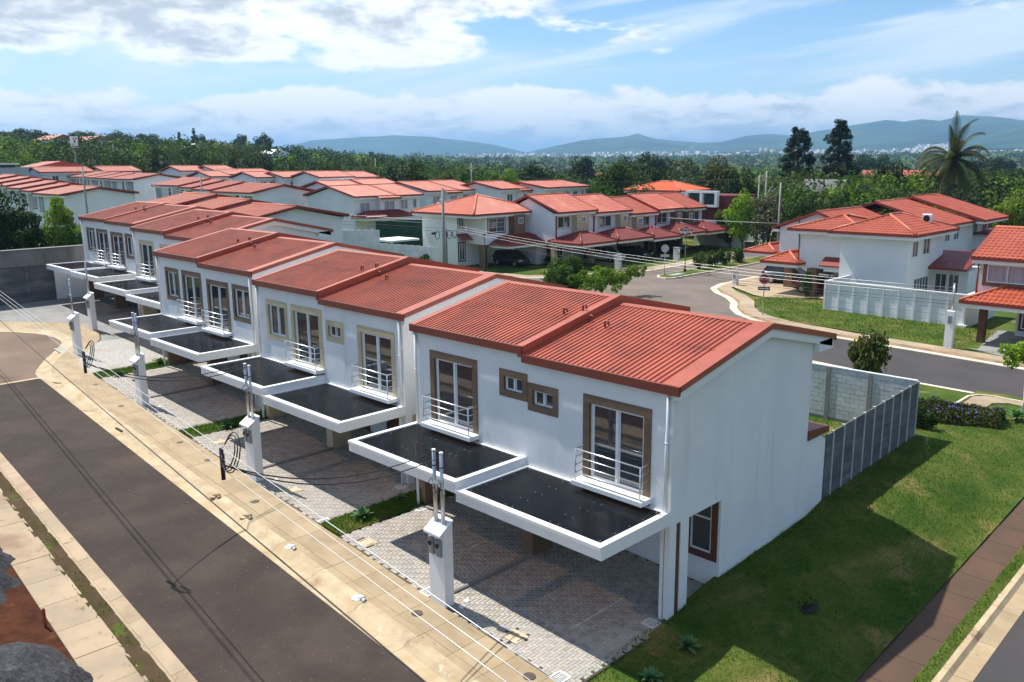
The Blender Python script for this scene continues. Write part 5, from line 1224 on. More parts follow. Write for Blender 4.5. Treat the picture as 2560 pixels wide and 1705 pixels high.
nhouse('white_house', 'long white house at the right end of the older block, four dark windows', -86, -75.6, 76.1, 85.4, 8.25, .13, [(77.2, 78.4, -2., -.7), (80.3, 81.4, -2., -.7), (82.3, 83.3, -2., -.7), (84.3, 84.8, -1.9, -.6)], group=G1)
def prow(labels, xs, y0, y1, ze, dz, ridge_h, tile, group, surr=BROWN, bases=6.):
    """stepped row: ridge along X, facade facing -Y; xs from the near end"""
    for i in range(len(xs)-1):
        x1, x0 = xs[i], xs[i+1]; z = ze+dz*i; zb = z-bases; pitch = ridge_h/((y1-y0+1.2)/2)
        r = thing('terrace_house', labels[i], 'house', ((x0+x1)/2, (y0+y1)/2, zb), group)
        mb = MB(); gable_wall(mb, 'x', x1-.15, y0, y1, zb-1.5, z-.2, (y0+y1)/2, z+ridge_h-.2); gable_wall(mb, 'x', x0, y0, y1, zb-1.5, z-.2, (y0+y1)/2, z+ridge_h-.2); mb.box(x0+.15, x1-.15, y0, y1, zb-1.5, z-.2); mb.build('wall', LIGHTW, r)
        gable_roof(r, 'x', x0-.02, x1+(.4 if i == 0 else .05), y0, y1, z, pitch, tile, oh=.6)
        w = x1-x0; nw = max(1, int(w/2.6))
        fwin(r, '-y', y0, x1-2.1, x1-.5, z-2.2, z-.7, surround=surr, pane=CURT)
        if w > 4:
            body(r, [(x1-4.6, x1-2.9, y0-.12, y0, z-4.5, z-.35)], BROWN, 'brown_panel'); body(r, [(x1-3.9, x1-3.6, y0-.17, y0-.121, z-4.5, z-.35)], BROWN_D, 'panel_stripe')
            body(r, [(x1-2.85, x1-2.35, y0-.5, y0, z-4.5, z-.3)], LIGHTW, 'pier')
        if w > 7: fwin(r, '-y', y0, x0+.6, x0+2.2, z-2.2, z-.7, surround=surr, pane=CURT)
G2 = 'terrace houses behind the duplex row'
prow(['nearest terrace house behind the duplexes, with a large bare grey gable', 'second terrace house from that bare gable, one step up', 'third terrace house from that bare gable, behind a pole', 'last terrace house of that stepped row at its left end'], [-93, -104, -110, -114.5, -124.5], 38.2, 47.2, 8.4, .22, .95, TILE_R, G2)
G3 = 'terrace houses behind the left trees'
prow(['terrace house with a bare gable just behind the left trees', 'second stepped roof to the left behind the trees', 'third stepped roof to the left behind the trees', 'fourth stepped roof to the left behind the trees', 'fifth stepped roof at the left edge', 'sixth stepped roof, cut by the left edge'], [-99.5, -109.8, -114.6, -120.8, -126.4, -132.5, -140], 17.0, 25.2, 8.76, .26, .75, TILE_R, G3)
G4 = 'terrace houses farther back on the left'
prow(['far terrace house with grey gable in the second row back', 'second far terrace house, left of that grey gable', 'third far terrace house with wall-mounted coolers', 'last far terrace house of that row'], [-131.2, -141, -147, -152.5, -161], 37.6, 46.0, 9.88, .08, .75, TILE_R, G4)
# the row directly behind the far duplexes, seen over their roofs
prow(['white gable with red verge directly behind the fourth duplex', 'stepped red roof directly behind the farthest duplex', 'red roof with a cooler unit directly behind the farthest duplex'], [-55.5, -63.5, -70.5, -78], 17.5, 27, 6.35+1.1, .35, 1.0, ROOF, 'houses backing onto the duplexes', bases=6.2)
G5 = 'far white houses below the wood'
for i, (x1, y0, ln, ze, lb) in enumerate(((-160.9, 32.6, 9, 11.0, 'far white gable house at the left end of the last row'), (-158, 42.8, 6.5, 11.0, 'second far house of the last row, with grey coolers'), (-148, 53, 5, 10.95, 'far orange roof in the last row below the palm'), (-143.4, 57.6, 4, 10.95, 'small far orange roof in the last row, right of the palm'), (-139.6, 58.3, 9, 10.25, 'long far orange roof in the last row'), (-134.1, 52.2, 3.4, 10.0, 'far white gable in the second last row, behind the pole'), (-123.8, 55.3, 4.2, 9.85, 'far gable house left of the pair with small windows'), (-120.5, 58.7, 6.2, 9.8, 'far house with projecting bay and two small windows'), (-111.8, 60.3, 6.4, 9.85, 'far house with orange roof right of the bay house'), (-112, 67, 5, 9.7, 'last far house before the big dark tree'))):
    nhouse('far_house', lb, x1-8.6, x1, y0, y0+ln, ze, .18, [(y0+ln*.2, y0+ln*.2+1.1, -1.9, -.7), (y0+ln*.6, y0+ln*.6+1.1, -1.9, -.7)], group=G5)
# low modern block and sheds at the far left
ml = thing('grey_block', 'pale grey flat-roofed two-storey block at the far left edge', 'building', (-160, 26, 6)); GW = mat('cool_grey_wall', srgb(176, 182, 188), srgb(160, 166, 172), scale=.3, rough=.8)
body(ml, [(-172, -158.5, 18, 30, 3, 11.9)], GW); body(ml, [(-173, -158, 17.5, 28.5, 12.4, 12.65), (-170, -162, 20, 26, 13.1, 13.4)], TRIM, 'flat_roof'); body(ml, [(-171, -159.2, 18.5, 28, 11.9, 12.4), (-169, -163, 20.5, 25.5, 12.65, 13.1)], mat('dark_band', (.06, .065, .07), rough=.5), 'clerestory')
for y in (20, 23, 26.5): fwin(ml, '+x', -158.5, y, y+1.7, 9.2, 10.9)
sh = thing('far_shed', 'low white shed with red and brown roof in front of the wooded hill', 'shed', (-170, 38, 6)); body(sh, [(-178, -168.5, 34, 43, 4, 12.0)], WHITE2); mb = MB(); mb.extr([(34, 12), (38.6, 13.0), (43.2, 12)], 'x', -178.4, -168.2); mb.build('roof', TILE_R, sh)
# other far buildings seen between the trees
oh_ = thing('orange_roof_house', 'house with bright orange roof, dark red wall and white framed balcony beyond the row houses', 'house', (-58, 88, 0)); RW = mat('dark_red_wall', srgb(98, 36, 34), srgb(84, 30, 30), scale=.6, rough=.85)
OT = mat('bright_orange_tile', srgb(226, 104, 52), srgb(210, 92, 46), scale=.8, rough=.5)
body(oh_, [(-68, -58, 86, 93, -1, 7.4)], GW); body(oh_, [(-58, -50, 86.5, 93, -1, 7.2)], RW, 'red_wing'); hip_roof(oh_, -68, -58.5, 86, 93, 7.75, .30, OT, oh=.4)
body(oh_, [(-57.6, -52.4, 85.9, 86.6, 5.6, 5.9), (-57.6, -57.2, 85.9, 86.6, 5.9, 7.5), (-55.2, -54.8, 85.9, 86.6, 5.9, 7.5), (-52.8, -52.4, 85.9, 86.6, 5.9, 7.5), (-57.6, -52.4, 85.9, 86.6, 7.5, 7.8)], TRIM, 'balcony_frame'); body(oh_, [(-57.2, -52.8, 86.38, 86.48, 5.9, 7.5)], GLASSF, 'balcony_glass'); fwin(oh_, '-y', 86, -65, -63.2, 5.6, 6.9)
body(oh_, [(-52, -44, 80, 84, -1, 3.4)], WHITE2, 'low_wing'); mb = MB(); mb.extr([(78.6, 3.0), (81, 3.9), (84.4, 3.9), (84.4, 3.75), (81, 3.75), (78.6, 2.85)], 'x', -52.5, -44.5); mb.build('blue_roof', mat('blue_sheet', srgb(44, 70, 92), rough=.5), oh_)
gh_ = thing('grey_roof_house', 'steep grey slate-roofed house with a dormer among the trees', 'house', (-46, 106, 0)); SLATE = mat('grey_slate', srgb(86, 88, 94), srgb(70, 72, 78), scale=1.5, rough=.7, bump=.4, bscale=6)
body(gh_, [(-55, -44.5, 103, 112, -2, 4.6)], mat('pale_blue_wall', srgb(176, 190, 196), rough=.8)); mb = MB(); mb.extr([(102.2, 4.0), (107.5, 9.0), (112.8, 4.0)], 'x', -50.5, -43.8); mb.extr([(102.4, 4.0), (107.5, 7.9), (112.6, 4.0)], 'x', -56, -50.5); mb.build('roof', SLATE, gh_)
mb = MB(); mb.extr([(-53.4, 4.5), (-50.8, 4.5), (-50.8, 6.2), (-52.1, 7.3), (-53.4, 6.2)], 'y', 101.8, 105); mb.build('dormer', GW, gh_); fwin(gh_, '-y', 101.8, -52.9, -51.3, 4.9, 6.2)
mb = MB(); mb.extr([(-53.8, 6.0), (-52.1, 7.45), (-50.4, 6.0), (-50.4, 5.85), (-52.1, 7.28), (-53.8, 5.85)], 'y', 101.4, 106); mb.build('dormer_roof', SLATE, gh_)
gw2 = thing('grey_boundary_wall', 'long grey wall with a small dark roof line beyond the turf bank', 'wall', (-44, 96, 0)); body(gw2, [(-56, -38, 95.5, 96, -1, 3.6)], CONC_G); body(gw2, [(-56.2, -37.8, 95.3, 96.2, 3.6, 3.75)], mat('dark_coping', (.08, .085, .09), rough=.8), 'coping')
def PXG(px, d):
    k = (px-1280)/2122.1; v = _fw+_R*k; v = v/np.hypot(v[0], v[1]); x, y = CAM[0]+v[0]*d, CAM[1]+v[1]*d; return float(x), float(y), ground(x, y)
for lb, x, y, z, w, d, h, rc in (('white pavilion roof in the trees left of the big dark tree', *PXG(935, 250), 9, 8, 5.5, PVC), ('low blue-white shed roof just left of the big dark tree', *PXG(905, 150), 9, 7, 6.3, PVC), ('rusty sheet roof behind the older block', *PXG(1185, 165), 14, 9, 5.6, mat('rusty_sheet', srgb(170, 150, 118), srgb(136, 110, 84), scale=.4, rough=.6)), ('orange roofed house high on the left hill', *PXG(195, 420), 24, 10, 11, TILE_R), ('small orange roof on the left hill near the mast', *PXG(280, 430), 26, 10, 10.5, TILE_R), ('orange roof in the middle distance right of the big tree', *PXG(1515, 330), 12, 10, 12.5, TILE_R), ('stacked orange roofs in the middle distance', *PXG(1500, 300), 12, 9, 9.5, TILE), ('white roof among trees in the centre distance', *PXG(715, 420), 12, 9, 9, PVC), ('orange roofs between the pines and the palm', *PXG(2195, 340), 20, 10, 13, TILE), ('orange roof just left of the palm', *PXG(2280, 340), 10, 9, 12.6, TILE_R), ('small red roofed house on the right plain', *PXG(2460, 380), 9, 8, 9, TILE_R), ('white house on the left hillside', *PXG(520, 470), 12, 9, 8, PVC)):
    r = thing('distant_house', lb, 'house', (x, y, z), 'distant houses in the trees'); body(r, [(x-w/2, x+w/2, y-d/2, y+d/2, z-3, z+h-2)], WHITE2); mb = MB(); mb.extr([(y-d/2-.5, z+h-2.1), (y, z+h), (y+d/2+.5, z+h-2.1)], 'x', x-w/2-.5, x+w/2+.5); mb.build('roof', rc, r)

# ------------------------------------------------------------------ grey end wall of the court, mid panel wall, green netting
EW = mat('stained_wall', srgb(128, 126, 122), srgb(108, 106, 104), scale=.35, detail=6, rough=.9, c3=srgb(84, 82, 80), s3=.5, t3=(.5, .68), stretch=(1, 1, .45))
EWP = mat('stained_panel', srgb(116, 116, 116), srgb(92, 92, 92), scale=.9, detail=7, rough=.9, rnd=.1, c3=srgb(138, 136, 132), s3=.8, t3=(.6, .75), stretch=(1, .6, 1.6))
ew = thing('end_wall', 'tall grey concrete wall closing the end of the street', 'wall', (-60.1, 2, 1.9))
body(ew, [(-60.5, -60.1, -9, 12, 4.68, 5.92)], EW, 'upper_beam'); body(ew, [(-60.6, -60.0, -9, 12, 5.92, 5.98)], CONC_G, 'coping')
for i in range(8):
    y = -7.6+2.27*i; MB().box(-60.3, -60.06, y-.1, y+.1, 1.3, 4.68).build('post', EWP, ew)
    for j in range(6): MB().box(-60.28, -60.18, y+.1, y+2.17, 1.3+j*.56, 1.3+(j+1)*.56-.02).build('panel', EWP, ew)
body(ew, [(-60.5, -60.28, -9, 12, .8, 4.68)], CONC_G, 'backing'); MB().box(-60.05, -59.95, 3.4, 6.3, 1.6, 4.4).build('white_panel', WHITE2, ew)
mw = thing('white_yard_wall', 'white panel wall stepping down in front of the green netting', 'wall', (-60, 34, 1.5)); MWX = [(-62.5, 28.9), (-58.1, 33.1), (-53.9, 37.2)]
for (xa, ya), (xb, yb), zt, n in ((MWX[0], MWX[1], 5.55, 9), (MWX[1], MWX[2], 4.2, 9)):
    for i in range(n):
        a = (xa+(xb-xa)*i/n, ya+(yb-ya)*i/n); b = (xa+(xb-xa)*(i+1)/n, ya+(yb-ya)*(i+1)/n); MB().box(a[0]-.06, a[0]+.06, a[1]-.06, a[1]+.06, .5, zt+.05-.05*i*(zt < 5)).build('post', WPAN, mw)
        h = 3.6 if zt > 5 else 2.6
        for j in range(6 if zt > 5 else 4):
            z1 = zt-.05*i*(zt < 5)-j*.55; nx, ny = (b[1]-a[1]), -(b[0]-a[0]); q = math.hypot(nx, ny); nx, ny = nx/q*.03, ny/q*.03
            MB().prism([(a[0]+nx, a[1]+ny), (b[0]+nx, b[1]+ny), (b[0]-nx, b[1]-ny), (a[0]-nx, a[1]-ny)], z1-.53, z1).build('panel', WPAN, mw)
mb = MB(); NETM = mat('green_net', srgb(22, 66, 52), srgb(16, 52, 42), scale=2, rough=.9)
P = [(-72.5, 43.0), (-70.3, 44.6), (-67.2, 47.6), (-63.2, 48.4)]
for a, b, za, zb in zip(P, P[1:], (5.2, 5.35, 5.5), (5.35, 5.5, 5.55)): mb.poly([(*a, 1.0), (*b, 1.0), (*b, zb), (*a, za)]); mb.poly([(b[0]-.05, b[1]+.05, 1.0), (a[0]-.05, a[1]+.05, 1.0), (a[0]-.05, a[1]+.05, za), (b[0]-.05, b[1]+.05, zb)])
tag(mb.build('green_netting', NETM), 'dark green shade netting between the white house and the hip-roofed house', 'netting')
cn = thing('white_canopy', 'small white canopy roof beside the green netting', 'canopy', (-65.5, 40.5, 1.5)); body(cn, [(-67.4, -63.6, 38.6, 42.5, 3.55, 3.75)], TRIM, 'roof_slab')
for x, y in ((-67.2, 38.8), (-63.8, 38.8)): MB().cyl((x, y, .8), (x, y, 3.55), .06, n=8).build('post', PVC, cn)
# ------------------------------------------------------------------ cars
CARGL = mat('car_glass', (.012, .014, .016), rough=.06, spec=.7)
TYRE = mat('tyre_rubber', (.014, .014, .015), rough=.85)
RIM = mat('alloy_rim', (.5, .51, .52), rough=.35, metal=.8)
LAMPR = mat('tail_lamp', (.45, .02, .02), rough=.15, spec=.7); LAMPW = mat('head_lamp', (.75, .76, .78), rough=.1, spec=.8)
def car(label, x, y, z, rz, paint, kind='suv', group='parked cars'):
    r = thing('parked_car', label, 'car', (x, y, z), group, rz); ROOTLOC[r.name] = (0, 0, 0)
    L, W_, H = (4.45, 1.84, 1.68) if kind == 'suv' else (4.5, 1.76, 1.45)
    hl = L/2; sh = .62*H; b0 = .22
    # lower body: rings along the length, nose at +x
    if kind == 'suv': st = [(-hl, .72, .42, .92), (-hl+.06, .84, .30, 1.02), (-hl+.35, .90, .24, 1.05), (-.9, .92, .22, 1.04), (.3, .92, .22, 1.02), (hl-1.0, .91, .22, .99), (hl-.35, .86, .24, .90), (hl-.06, .74, .32, .76), (hl, .60, .40, .62)]
    else: st = [(-hl, .66, .42, .82), (-hl+.06, .80, .30, .93), (-hl+.5, .86, .24, .97), (-.9, .88, .20, .93), (.3, .88, .20, .90), (hl-1.05, .87, .20, .86), (hl-.35, .82, .22, .76), (hl-.06, .70, .30, .64), (hl, .56, .38, .54)]
    V = []; F = []
    ring = lambda xx, w, a, b: [(xx, -w*.86, a), (xx, -w, a+(b-a)*.3), (xx, -w*.99, a+(b-a)*.68), (xx, -w*.90, b), (xx, 0, b+.025), (xx, w*.90, b), (xx, w*.99, a+(b-a)*.68), (xx, w, a+(b-a)*.3), (xx, w*.86, a), (xx, 0, a)]
    for s in st: V += ring(*s)
    n = 10
    for i in range(len(st)-1):
        for k in range(n): a = i*n+k; b = i*n+(k+1) % n; F.append((a, b, b+n, a+n))
    mb = MB(); mb.v = V; mb.f = F+[tuple(range(n))[::-1], tuple((len(st)-1)*n+k for k in range(n))]; mb.s = [1]*len(F)+[0, 0]; bd = mb.build('body', paint, r)
    # greenhouse and roof
    if kind == 'suv': G = [(-hl+.10, .70, 1.00, 1.02), (-hl+.38, .72, 1.02, 1.58), (-.5, .74, 1.03, H-.03), (.35, .73, 1.02, H-.05), (1.25, .72, .98, 1.02)]
    else: G = [(-hl+.45, .64, .94, .96), (-1.15, .66, .93, 1.34), (-.3, .68, .92, H-.03), (.3, .67, .91, H-.06), (1.15, .66, .87, .90)]
    V = []; F = []
    for xx, w, a, b in G: V += [(xx, -w*1.14, a), (xx, -w*(.86 if b-a > .2 else 1.1), b), (xx, w*(.86 if b-a > .2 else 1.1), b), (xx, w*1.14, a)]
    for i in range(len(G)-1):
        for k in range(3): a = i*4+k; F.append((a, a+1, a+5, a+4))
    mb = MB(); mb.v = V; mb.f = F; mb.s = [0]*len(F); mb.build('windows', CARGL, r)
    V = []; F = []; gg = G[1:4]
    for xx, w, a, b in gg: V += [(xx, -w*.88, b-.02), (xx, -w*.80, b+.025), (xx, w*.80, b+.025), (xx, w*.88, b-.02)]
    for i in range(2):
        for k in range(3): a = i*4+k; F.append((a, a+1, a+5, a+4))
    mb = MB(); mb.v = V; mb.f = F; mb.s = [1]*len(F); mb.build('roof', paint, r)
    mb = MB()
    for sgn in (-1, 1):
        for i0, i1 in ((0, 1), (3, 4)):
            a, b = G[i0], G[i1]; p = (a[0], sgn*a[1]*(1.15 if a[3]-a[2] < .2 else .9), a[3]); q = (b[0], sgn*b[1]*(1.15 if b[3]-b[2] < .2 else .9), b[3]); mb.cyl(p, q, .035, n=6)
        mb.cyl((-.12, sgn*.84, G[2][2]), (-.15, sgn*.66, G[2][3]), .03, n=6)
    mb.build('pillars', paint, r)
    R_ = .34 if kind == 'suv' else .31
    for xx in (-hl+.88, hl-.90):
        for sgn in (-1, 1):
            yy = sgn*(W_/2-.10); w = MB().cyl((xx, yy-.1, R_), (xx, yy+.1, R_), R_, n=20).build('wheel', TYRE, r)
            MB().cyl((xx, yy+sgn*.095, R_), (xx, yy+sgn*.112, R_), R_*.66, n=14).build('rim', RIM, w)
    for sgn in (-1, 1):
        MB().box(-hl-.005, -hl+.16, sgn*.78-.10, sgn*.78+.10, .82*sh+.0, .98*sh+.05).build('tail_light', LAMPR, r)
        MB().box(hl-.30, hl-.07, sgn*.68-.14, sgn*.68+.14, .60*sh+.04, .76*sh+.02).build('head_light', LAMPW, r)
        MB().box(.85, 1.05, sgn*.98-.07, sgn*.98+.07, .95*sh, 1.07*sh).build('mirror', paint, r)
    MB().box(-hl-.012, -hl+.01, -.25, .25, .55, .68).build('number_plate', TRIM, r)
    return r
def paint(n, c): return mat(n, c, rough=.28, spec=.6, coat=.6)
car('navy blue suv parked half under the corner house carport', -25.0, 54.4, ZB+.12, rad(10), paint('navy_paint', (.022, .035, .06)), 'suv')
car('dark red sedan under the corner house carport', -20.2, 50.9, ZB+.12, rad(4), paint('dark_red_paint', (.16, .008, .014)), 'sedan')
car('black car deep under the corner house carport between the two others', -21.8, 56.6, ZB+.12, rad(4), paint('black_paint_b', (.01, .01, .012)), 'sedan')
car('black suv in the carport of the hip-roofed house', -54.3, 47.9, ZB+.02, 0, paint('black_paint', (.012, .012, .014)), 'suv')
car('white suv in the carport of the second row house', -49.2, 57.9, ZB, rad(2), paint('white_paint', (.62, .63, .64)), 'suv')
car('black sedan beside the white suv', -48.6, 62.3, ZB, rad(2), paint('black_paint_c', (.008, .012, .02)), 'sedan')
car('dark car in the shade of the fourth row house carport', -49.5, 70.8, ZB, rad(2), paint('grey_paint', (.03, .03, .035)), 'sedan')

# ------------------------------------------------------------------ poles, wires, lamps, signs
POLE = mat('concrete_pole', srgb(150, 150, 146), srgb(132, 132, 128), scale=2, rough=.85)
CABLE = mat('black_cable', (.02, .02, .022), rough=.6); WIRE = mat('pale_wire', (.62, .62, .60), rough=.4, metal=.3)
def wire(label, p, q, sag, r, m, group, n=14, cat='cable'):
    p, q = Vector(p), Vector(q); pts = []
    for i in range(n+1): t = i/n; v = p.lerp(q, t); v.z -= sag*4*t*(1-t); pts.append(v)
    return tag(MB().tube(pts, r, 5).build('overhead_wire', m), label, cat, group)
# overhead lines along the front street
WN = [(-11.43, 6.02), (-11.43, 6.28), (-11.43, 6.52)]; WF = [(-6.07, 6.95), (-6.07, 7.1), (-6.07, 7.25)]
for i, nm in enumerate(('leftmost', 'middle', 'rightmost')):
    wire(f'{nm} of the three thin white overhead wires along the front street', (8, *WN[i]), (-46, *WF[i]), .12, .0075, WIRE, 'white wires over the walk')
wire('thick black cable hanging lowest over the front street', (9, -11.1, 4.55), (-46, -5.63, 5.15), .1, .016, CABLE, None)
def coil(label, c, span):
    r = thing('service_coil', label, 'cable coil', c, 'black service cable coils'); x, y, z = c
    MB().cyl((x, y, z-.38), (x, y, z+.30), .045, n=8).build('splice_box', BLACK, r)
    for k in range(3):
        R_ = .30+.05*k; pts = [(x+.30+R_*.8*math.cos(t), y+.04*k+.1*math.sin(t), z+.25+R_*math.sin(t)) for t in fr(-2.9, 2.7, 12)]; MB().tube(pts, .014, 5).build('cable_loop', CABLE, r)
    for k, q in enumerate(span):
        P = Vector((x+.1, y, z-.05)); Q = Vector(q); pts = []
        for i in range(15): t = i/14; v = P.lerp(Q, t); v.z -= (.55+.1*k)*4*t*(1-t)*(1-.35*t); pts.append(v)
        MB().tube(pts, .016, 5).build('drop_cable', CABLE, r)
    return r
coil('black cable coil and splice box hanging in front of the second pillar', (-3.82, -10.26, 6.3), [(-5.3, -3.75, 4.42), (-5.0, -3.75, 4.35)])
coil('black cable coil and splice box farther off, near the turning circle', (-15.0, -9.15, 6.4), [(-16.85, -3.15, 4.9), (-16.6, -3.15, 4.85)])
def upole(label, x, y, z0, z1, r=.14, arm=None, group='concrete utility poles'):
    o = thing('utility_pole', label, 'utility pole', (x, y, z0), group); MB().cyl((x, y, z0-.5), (x, y, z1), r*1.15, r*.75, 12).build('pole', POLE, o)
    if arm:
        MB().box(x-.05, x+.05, y-arm, y+arm, z1-.9, z1-.8).build('crossarm', STEEL, o)
        for s in (-1, -.35, .35, 1): MB().cyl((x, y+s*arm, z1-.8), (x, y+s*arm, z1-.6), .045, .03, 8).build('insulator', mat('insulator', srgb(150, 140, 130), rough=.4), o)
    return o
up = upole('tall grey utility pole with black cable coils beside the hip-roofed house', -56.0, 39.7, ZB, 9.5, .16, None)
for dz in (8.6, 9.1): MB().box(-56.12, -55.88, 39.6, 39.8, dz, dz+.3).build('insulator', STEEL, up)
mb = MB(); mb.tube([(-56, 38.9, 8.05), (-56, 40.5, 8.05)], .03, 6); mb.tube([(-56, 38.9, 8.05), (-56, 39.7, 8.6), (-56, 40.5, 8.05)], .02, 6); mb.build('bracket', STEEL, up)
for dy, rr in ((-1.0, .38), (.62, .42), (1.35, .42)):
    pts = [(-55.8, 39.7+dy+rr*.75*math.cos(t), 4.75+rr*math.sin(t)) for t in fr(0, 6.28, 16)]; MB().tube(pts, .04, 6).build('cable_coil', BLACK, up)
MB().tube([(-55.75, 39.85, 5.3), (-55.75, 39.85, 1.2)], .06, 6).build('riser', BLACK, up); MB().cyl((-55.8, 38.0, 5.0), (-55.8, 38.4, 5.0), .14, n=8).build('splice_case', BLACK, up)
G6 = 'wires across the cross street'
for i, (z, z2) in enumerate(((6.0, 4.6), (5.75, 4.4), (5.5, 4.15), (4.95, 3.8), (4.8, 3.6))):
    wire(f'%s of the five thin wires crossing in front of the row houses' % ('topmost', 'second', 'third', 'fourth', 'lowest')[i], (-56, 39.7, z), (-5.1, 35.9, z2), .7, .012, WIRE if i < 3 else CABLE, G6)
for i, z in enumerate((6.2, 5.9, 5.4, 5.1)):
    wire(f'%s of the four wires running left from the coiled pole past the white gable' % ('topmost', 'second', 'third', 'lowest')[i], (-56, 39.7, z), (-104, 29, z+3.4), .8, .015, CABLE if i > 1 else WIRE, 'wires left of the coiled pole')
for lb, x, y, z0, z1, a in (('utility pole in front of the second terrace house', -91, 30.3, 2.2, 10.95, None), ('pale utility pole rising between the left terraces', -96, 18.3, 2.8, 12.0, None), ('tall utility pole with crossarm in the trees left of the grey house', -39.4, 75.6, .5, 10.7, 1.0), ('leaning utility pole with a transformer behind it in the same trees', -41, 76.8, .5, 10.2, .8), ('plain pale pole left of the orange-roofed houses', -35.3, 71.4, .5, 9.5, None), ('dark pole with crossarm above the older white houses', -94.2, 78.2, 2, 11.9, 1.2), ('thin pole at the foot of the left hill', -205, 62, 5, 17, 1.2), ('thin pole beside the tall mast', -190, 48, 5, 15.5, None), ('thin pole in the wood behind the far houses', -140, 92, 3, 13, None)):
    upole(lb, x, y, z0, z1, .12, a)
wire('thin wire from the tree poles to the right', (-39.4, 75.6, 9.8), (40, 92, 8.0), 1.2, .02, CABLE, 'wires over the right houses'); wire('second thin wire from the tree poles over the orange roofs', (-39.4, 75.0, 9.5), (40, 88, 7.4), 1.2, .02, CABLE, 'wires over the right houses'); wire('wire from the tree poles leftwards over the orange-roofed house', (-39.4, 75.6, 9.9), (-110, 96, 10), 1.0, .02, CABLE, 'wires over the right houses')
wire('pale wire low in front of the turf bank', (-35.3, 71.4, 5.0), (-70, 66, 6.5), .4, .02, WIRE, None)
MQ = (-178.4, 44.6, 5.)
mast = thing('antenna_mast', 'tall grey antenna mast with panel cluster on the left skyline', 'mast', MQ); MB().cyl((MQ[0], MQ[1], 3), (MQ[0], MQ[1], 17.0), .22, .16, 10).build('pole', POLE, mast)
for k in range(6): a = k*math.pi/3; MB().box(MQ[0]+.6*math.cos(a)-.1, MQ[0]+.6*math.cos(a)+.1, MQ[1]+.6*math.sin(a)-.1, MQ[1]+.6*math.sin(a)+.1, 16., 18.).build('antenna_panel', PVC, mast)
body(mast, [(MQ[0]-.7, MQ[0]+.7, MQ[1]-.7, MQ[1]+.7, 15.7, 15.85)], STEEL, 'platform')
# street lamps
LAMPM = mat('lamp_black', (.02, .022, .022), rough=.5); LGL = mat('lamp_glass', (.55, .56, .55), rough=.2)
def lantern(r, x, y, z):
    l = MB().cyl((x, y, z), (x, y, z+.34), .10, .17, 8).build('lantern', LGL, r); MB().cyl((x, y, z+.34), (x, y, z+.52), .20, .03, 8).build('hood', LAMPM, l)
l1 = thing('street_lamp', 'black single-lantern street lamp in front of the hip-roofed house', 'street lamp', (-52.4, 42.1, ZB), 'black street lamps'); MB().tube([(-52.4, 42.1, ZB), (-52.4, 42.1, ZB+.5), (-52.4, 42.1, ZB+.55), (-52.4, 42.1, 4.4)], [.11, .09, .05, .04], 8).build('post', LAMPM, l1); lantern(l1, -52.4, 42.1, 4.4)
l2 = thing('street_lamp', 'black lamp with several lanterns standing on the planted median', 'street lamp', (-36.5, 54.9, ZB+.15), 'black street lamps'); MB().tube([(-36.5, 54.9, ZB+.1), (-36.5, 54.9, ZB+.6), (-36.5, 54.9, ZB+.65), (-36.5, 54.9, 5.0)], [.16, .12, .055, .045], 8).build('post', LAMPM, l2); lantern(l2, -36.5, 54.9, 5.1)
for k in range(4):
    a = k*math.pi/2+.4; x, y = -36.5+.5*math.cos(a), 54.9+.5*math.sin(a); MB().tube([(-36.5, 54.9, 4.8), (-36.5+.3*math.cos(a), 54.9+.3*math.sin(a), 4.6), (x, y, 4.85)], .025, 6).build('bracket', LAMPM, l2); lantern(l2, x, y, 4.85)
# stop sign seen from its face, back of the sign on the median
def text_mesh(s, size, m, ex=.003):
    cu = bpy.data.curves.new('text', 'FONT'); cu.body = s; cu.size = size; cu.align_x = 'CENTER'; cu.align_y = 'CENTER'; cu.extrude = ex
    t = bpy.data.objects.new('text', cu); COL.objects.link(t); dg = bpy.context.evaluated_depsgraph_get(); me = bpy.data.meshes.new_from_object(t.evaluated_get(dg)); bpy.data.objects.remove(t); me.materials.clear(); me.materials.append(m); return me
def octo(mb, r, y0, y1):
    P = [(r*math.cos(math.pi/8+k*math.pi/4), r*math.sin(math.pi/8+k*math.pi/4)) for k in range(8)]; n = len(mb.v); mb.v += [(x, y0, z) for x, z in P]+[(x, y1, z) for x, z in P]; mb.f += [tuple(n+k for k in range(8)), tuple(n+15-k for k in range(8))]+[(n+(k+1) % 8, n+k, n+8+k, n+8+(k+1) % 8) for k in range(8)]; mb.s += [0]*10
SRED = mat('sign_red', srgb(150, 44, 48), srgb(132, 40, 44), scale=3, rough=.6); SWH = mat('sign_white', (.62, .6, .6), rough=.6); SBK = mat('sign_black', (.03, .03, .032), rough=.6)
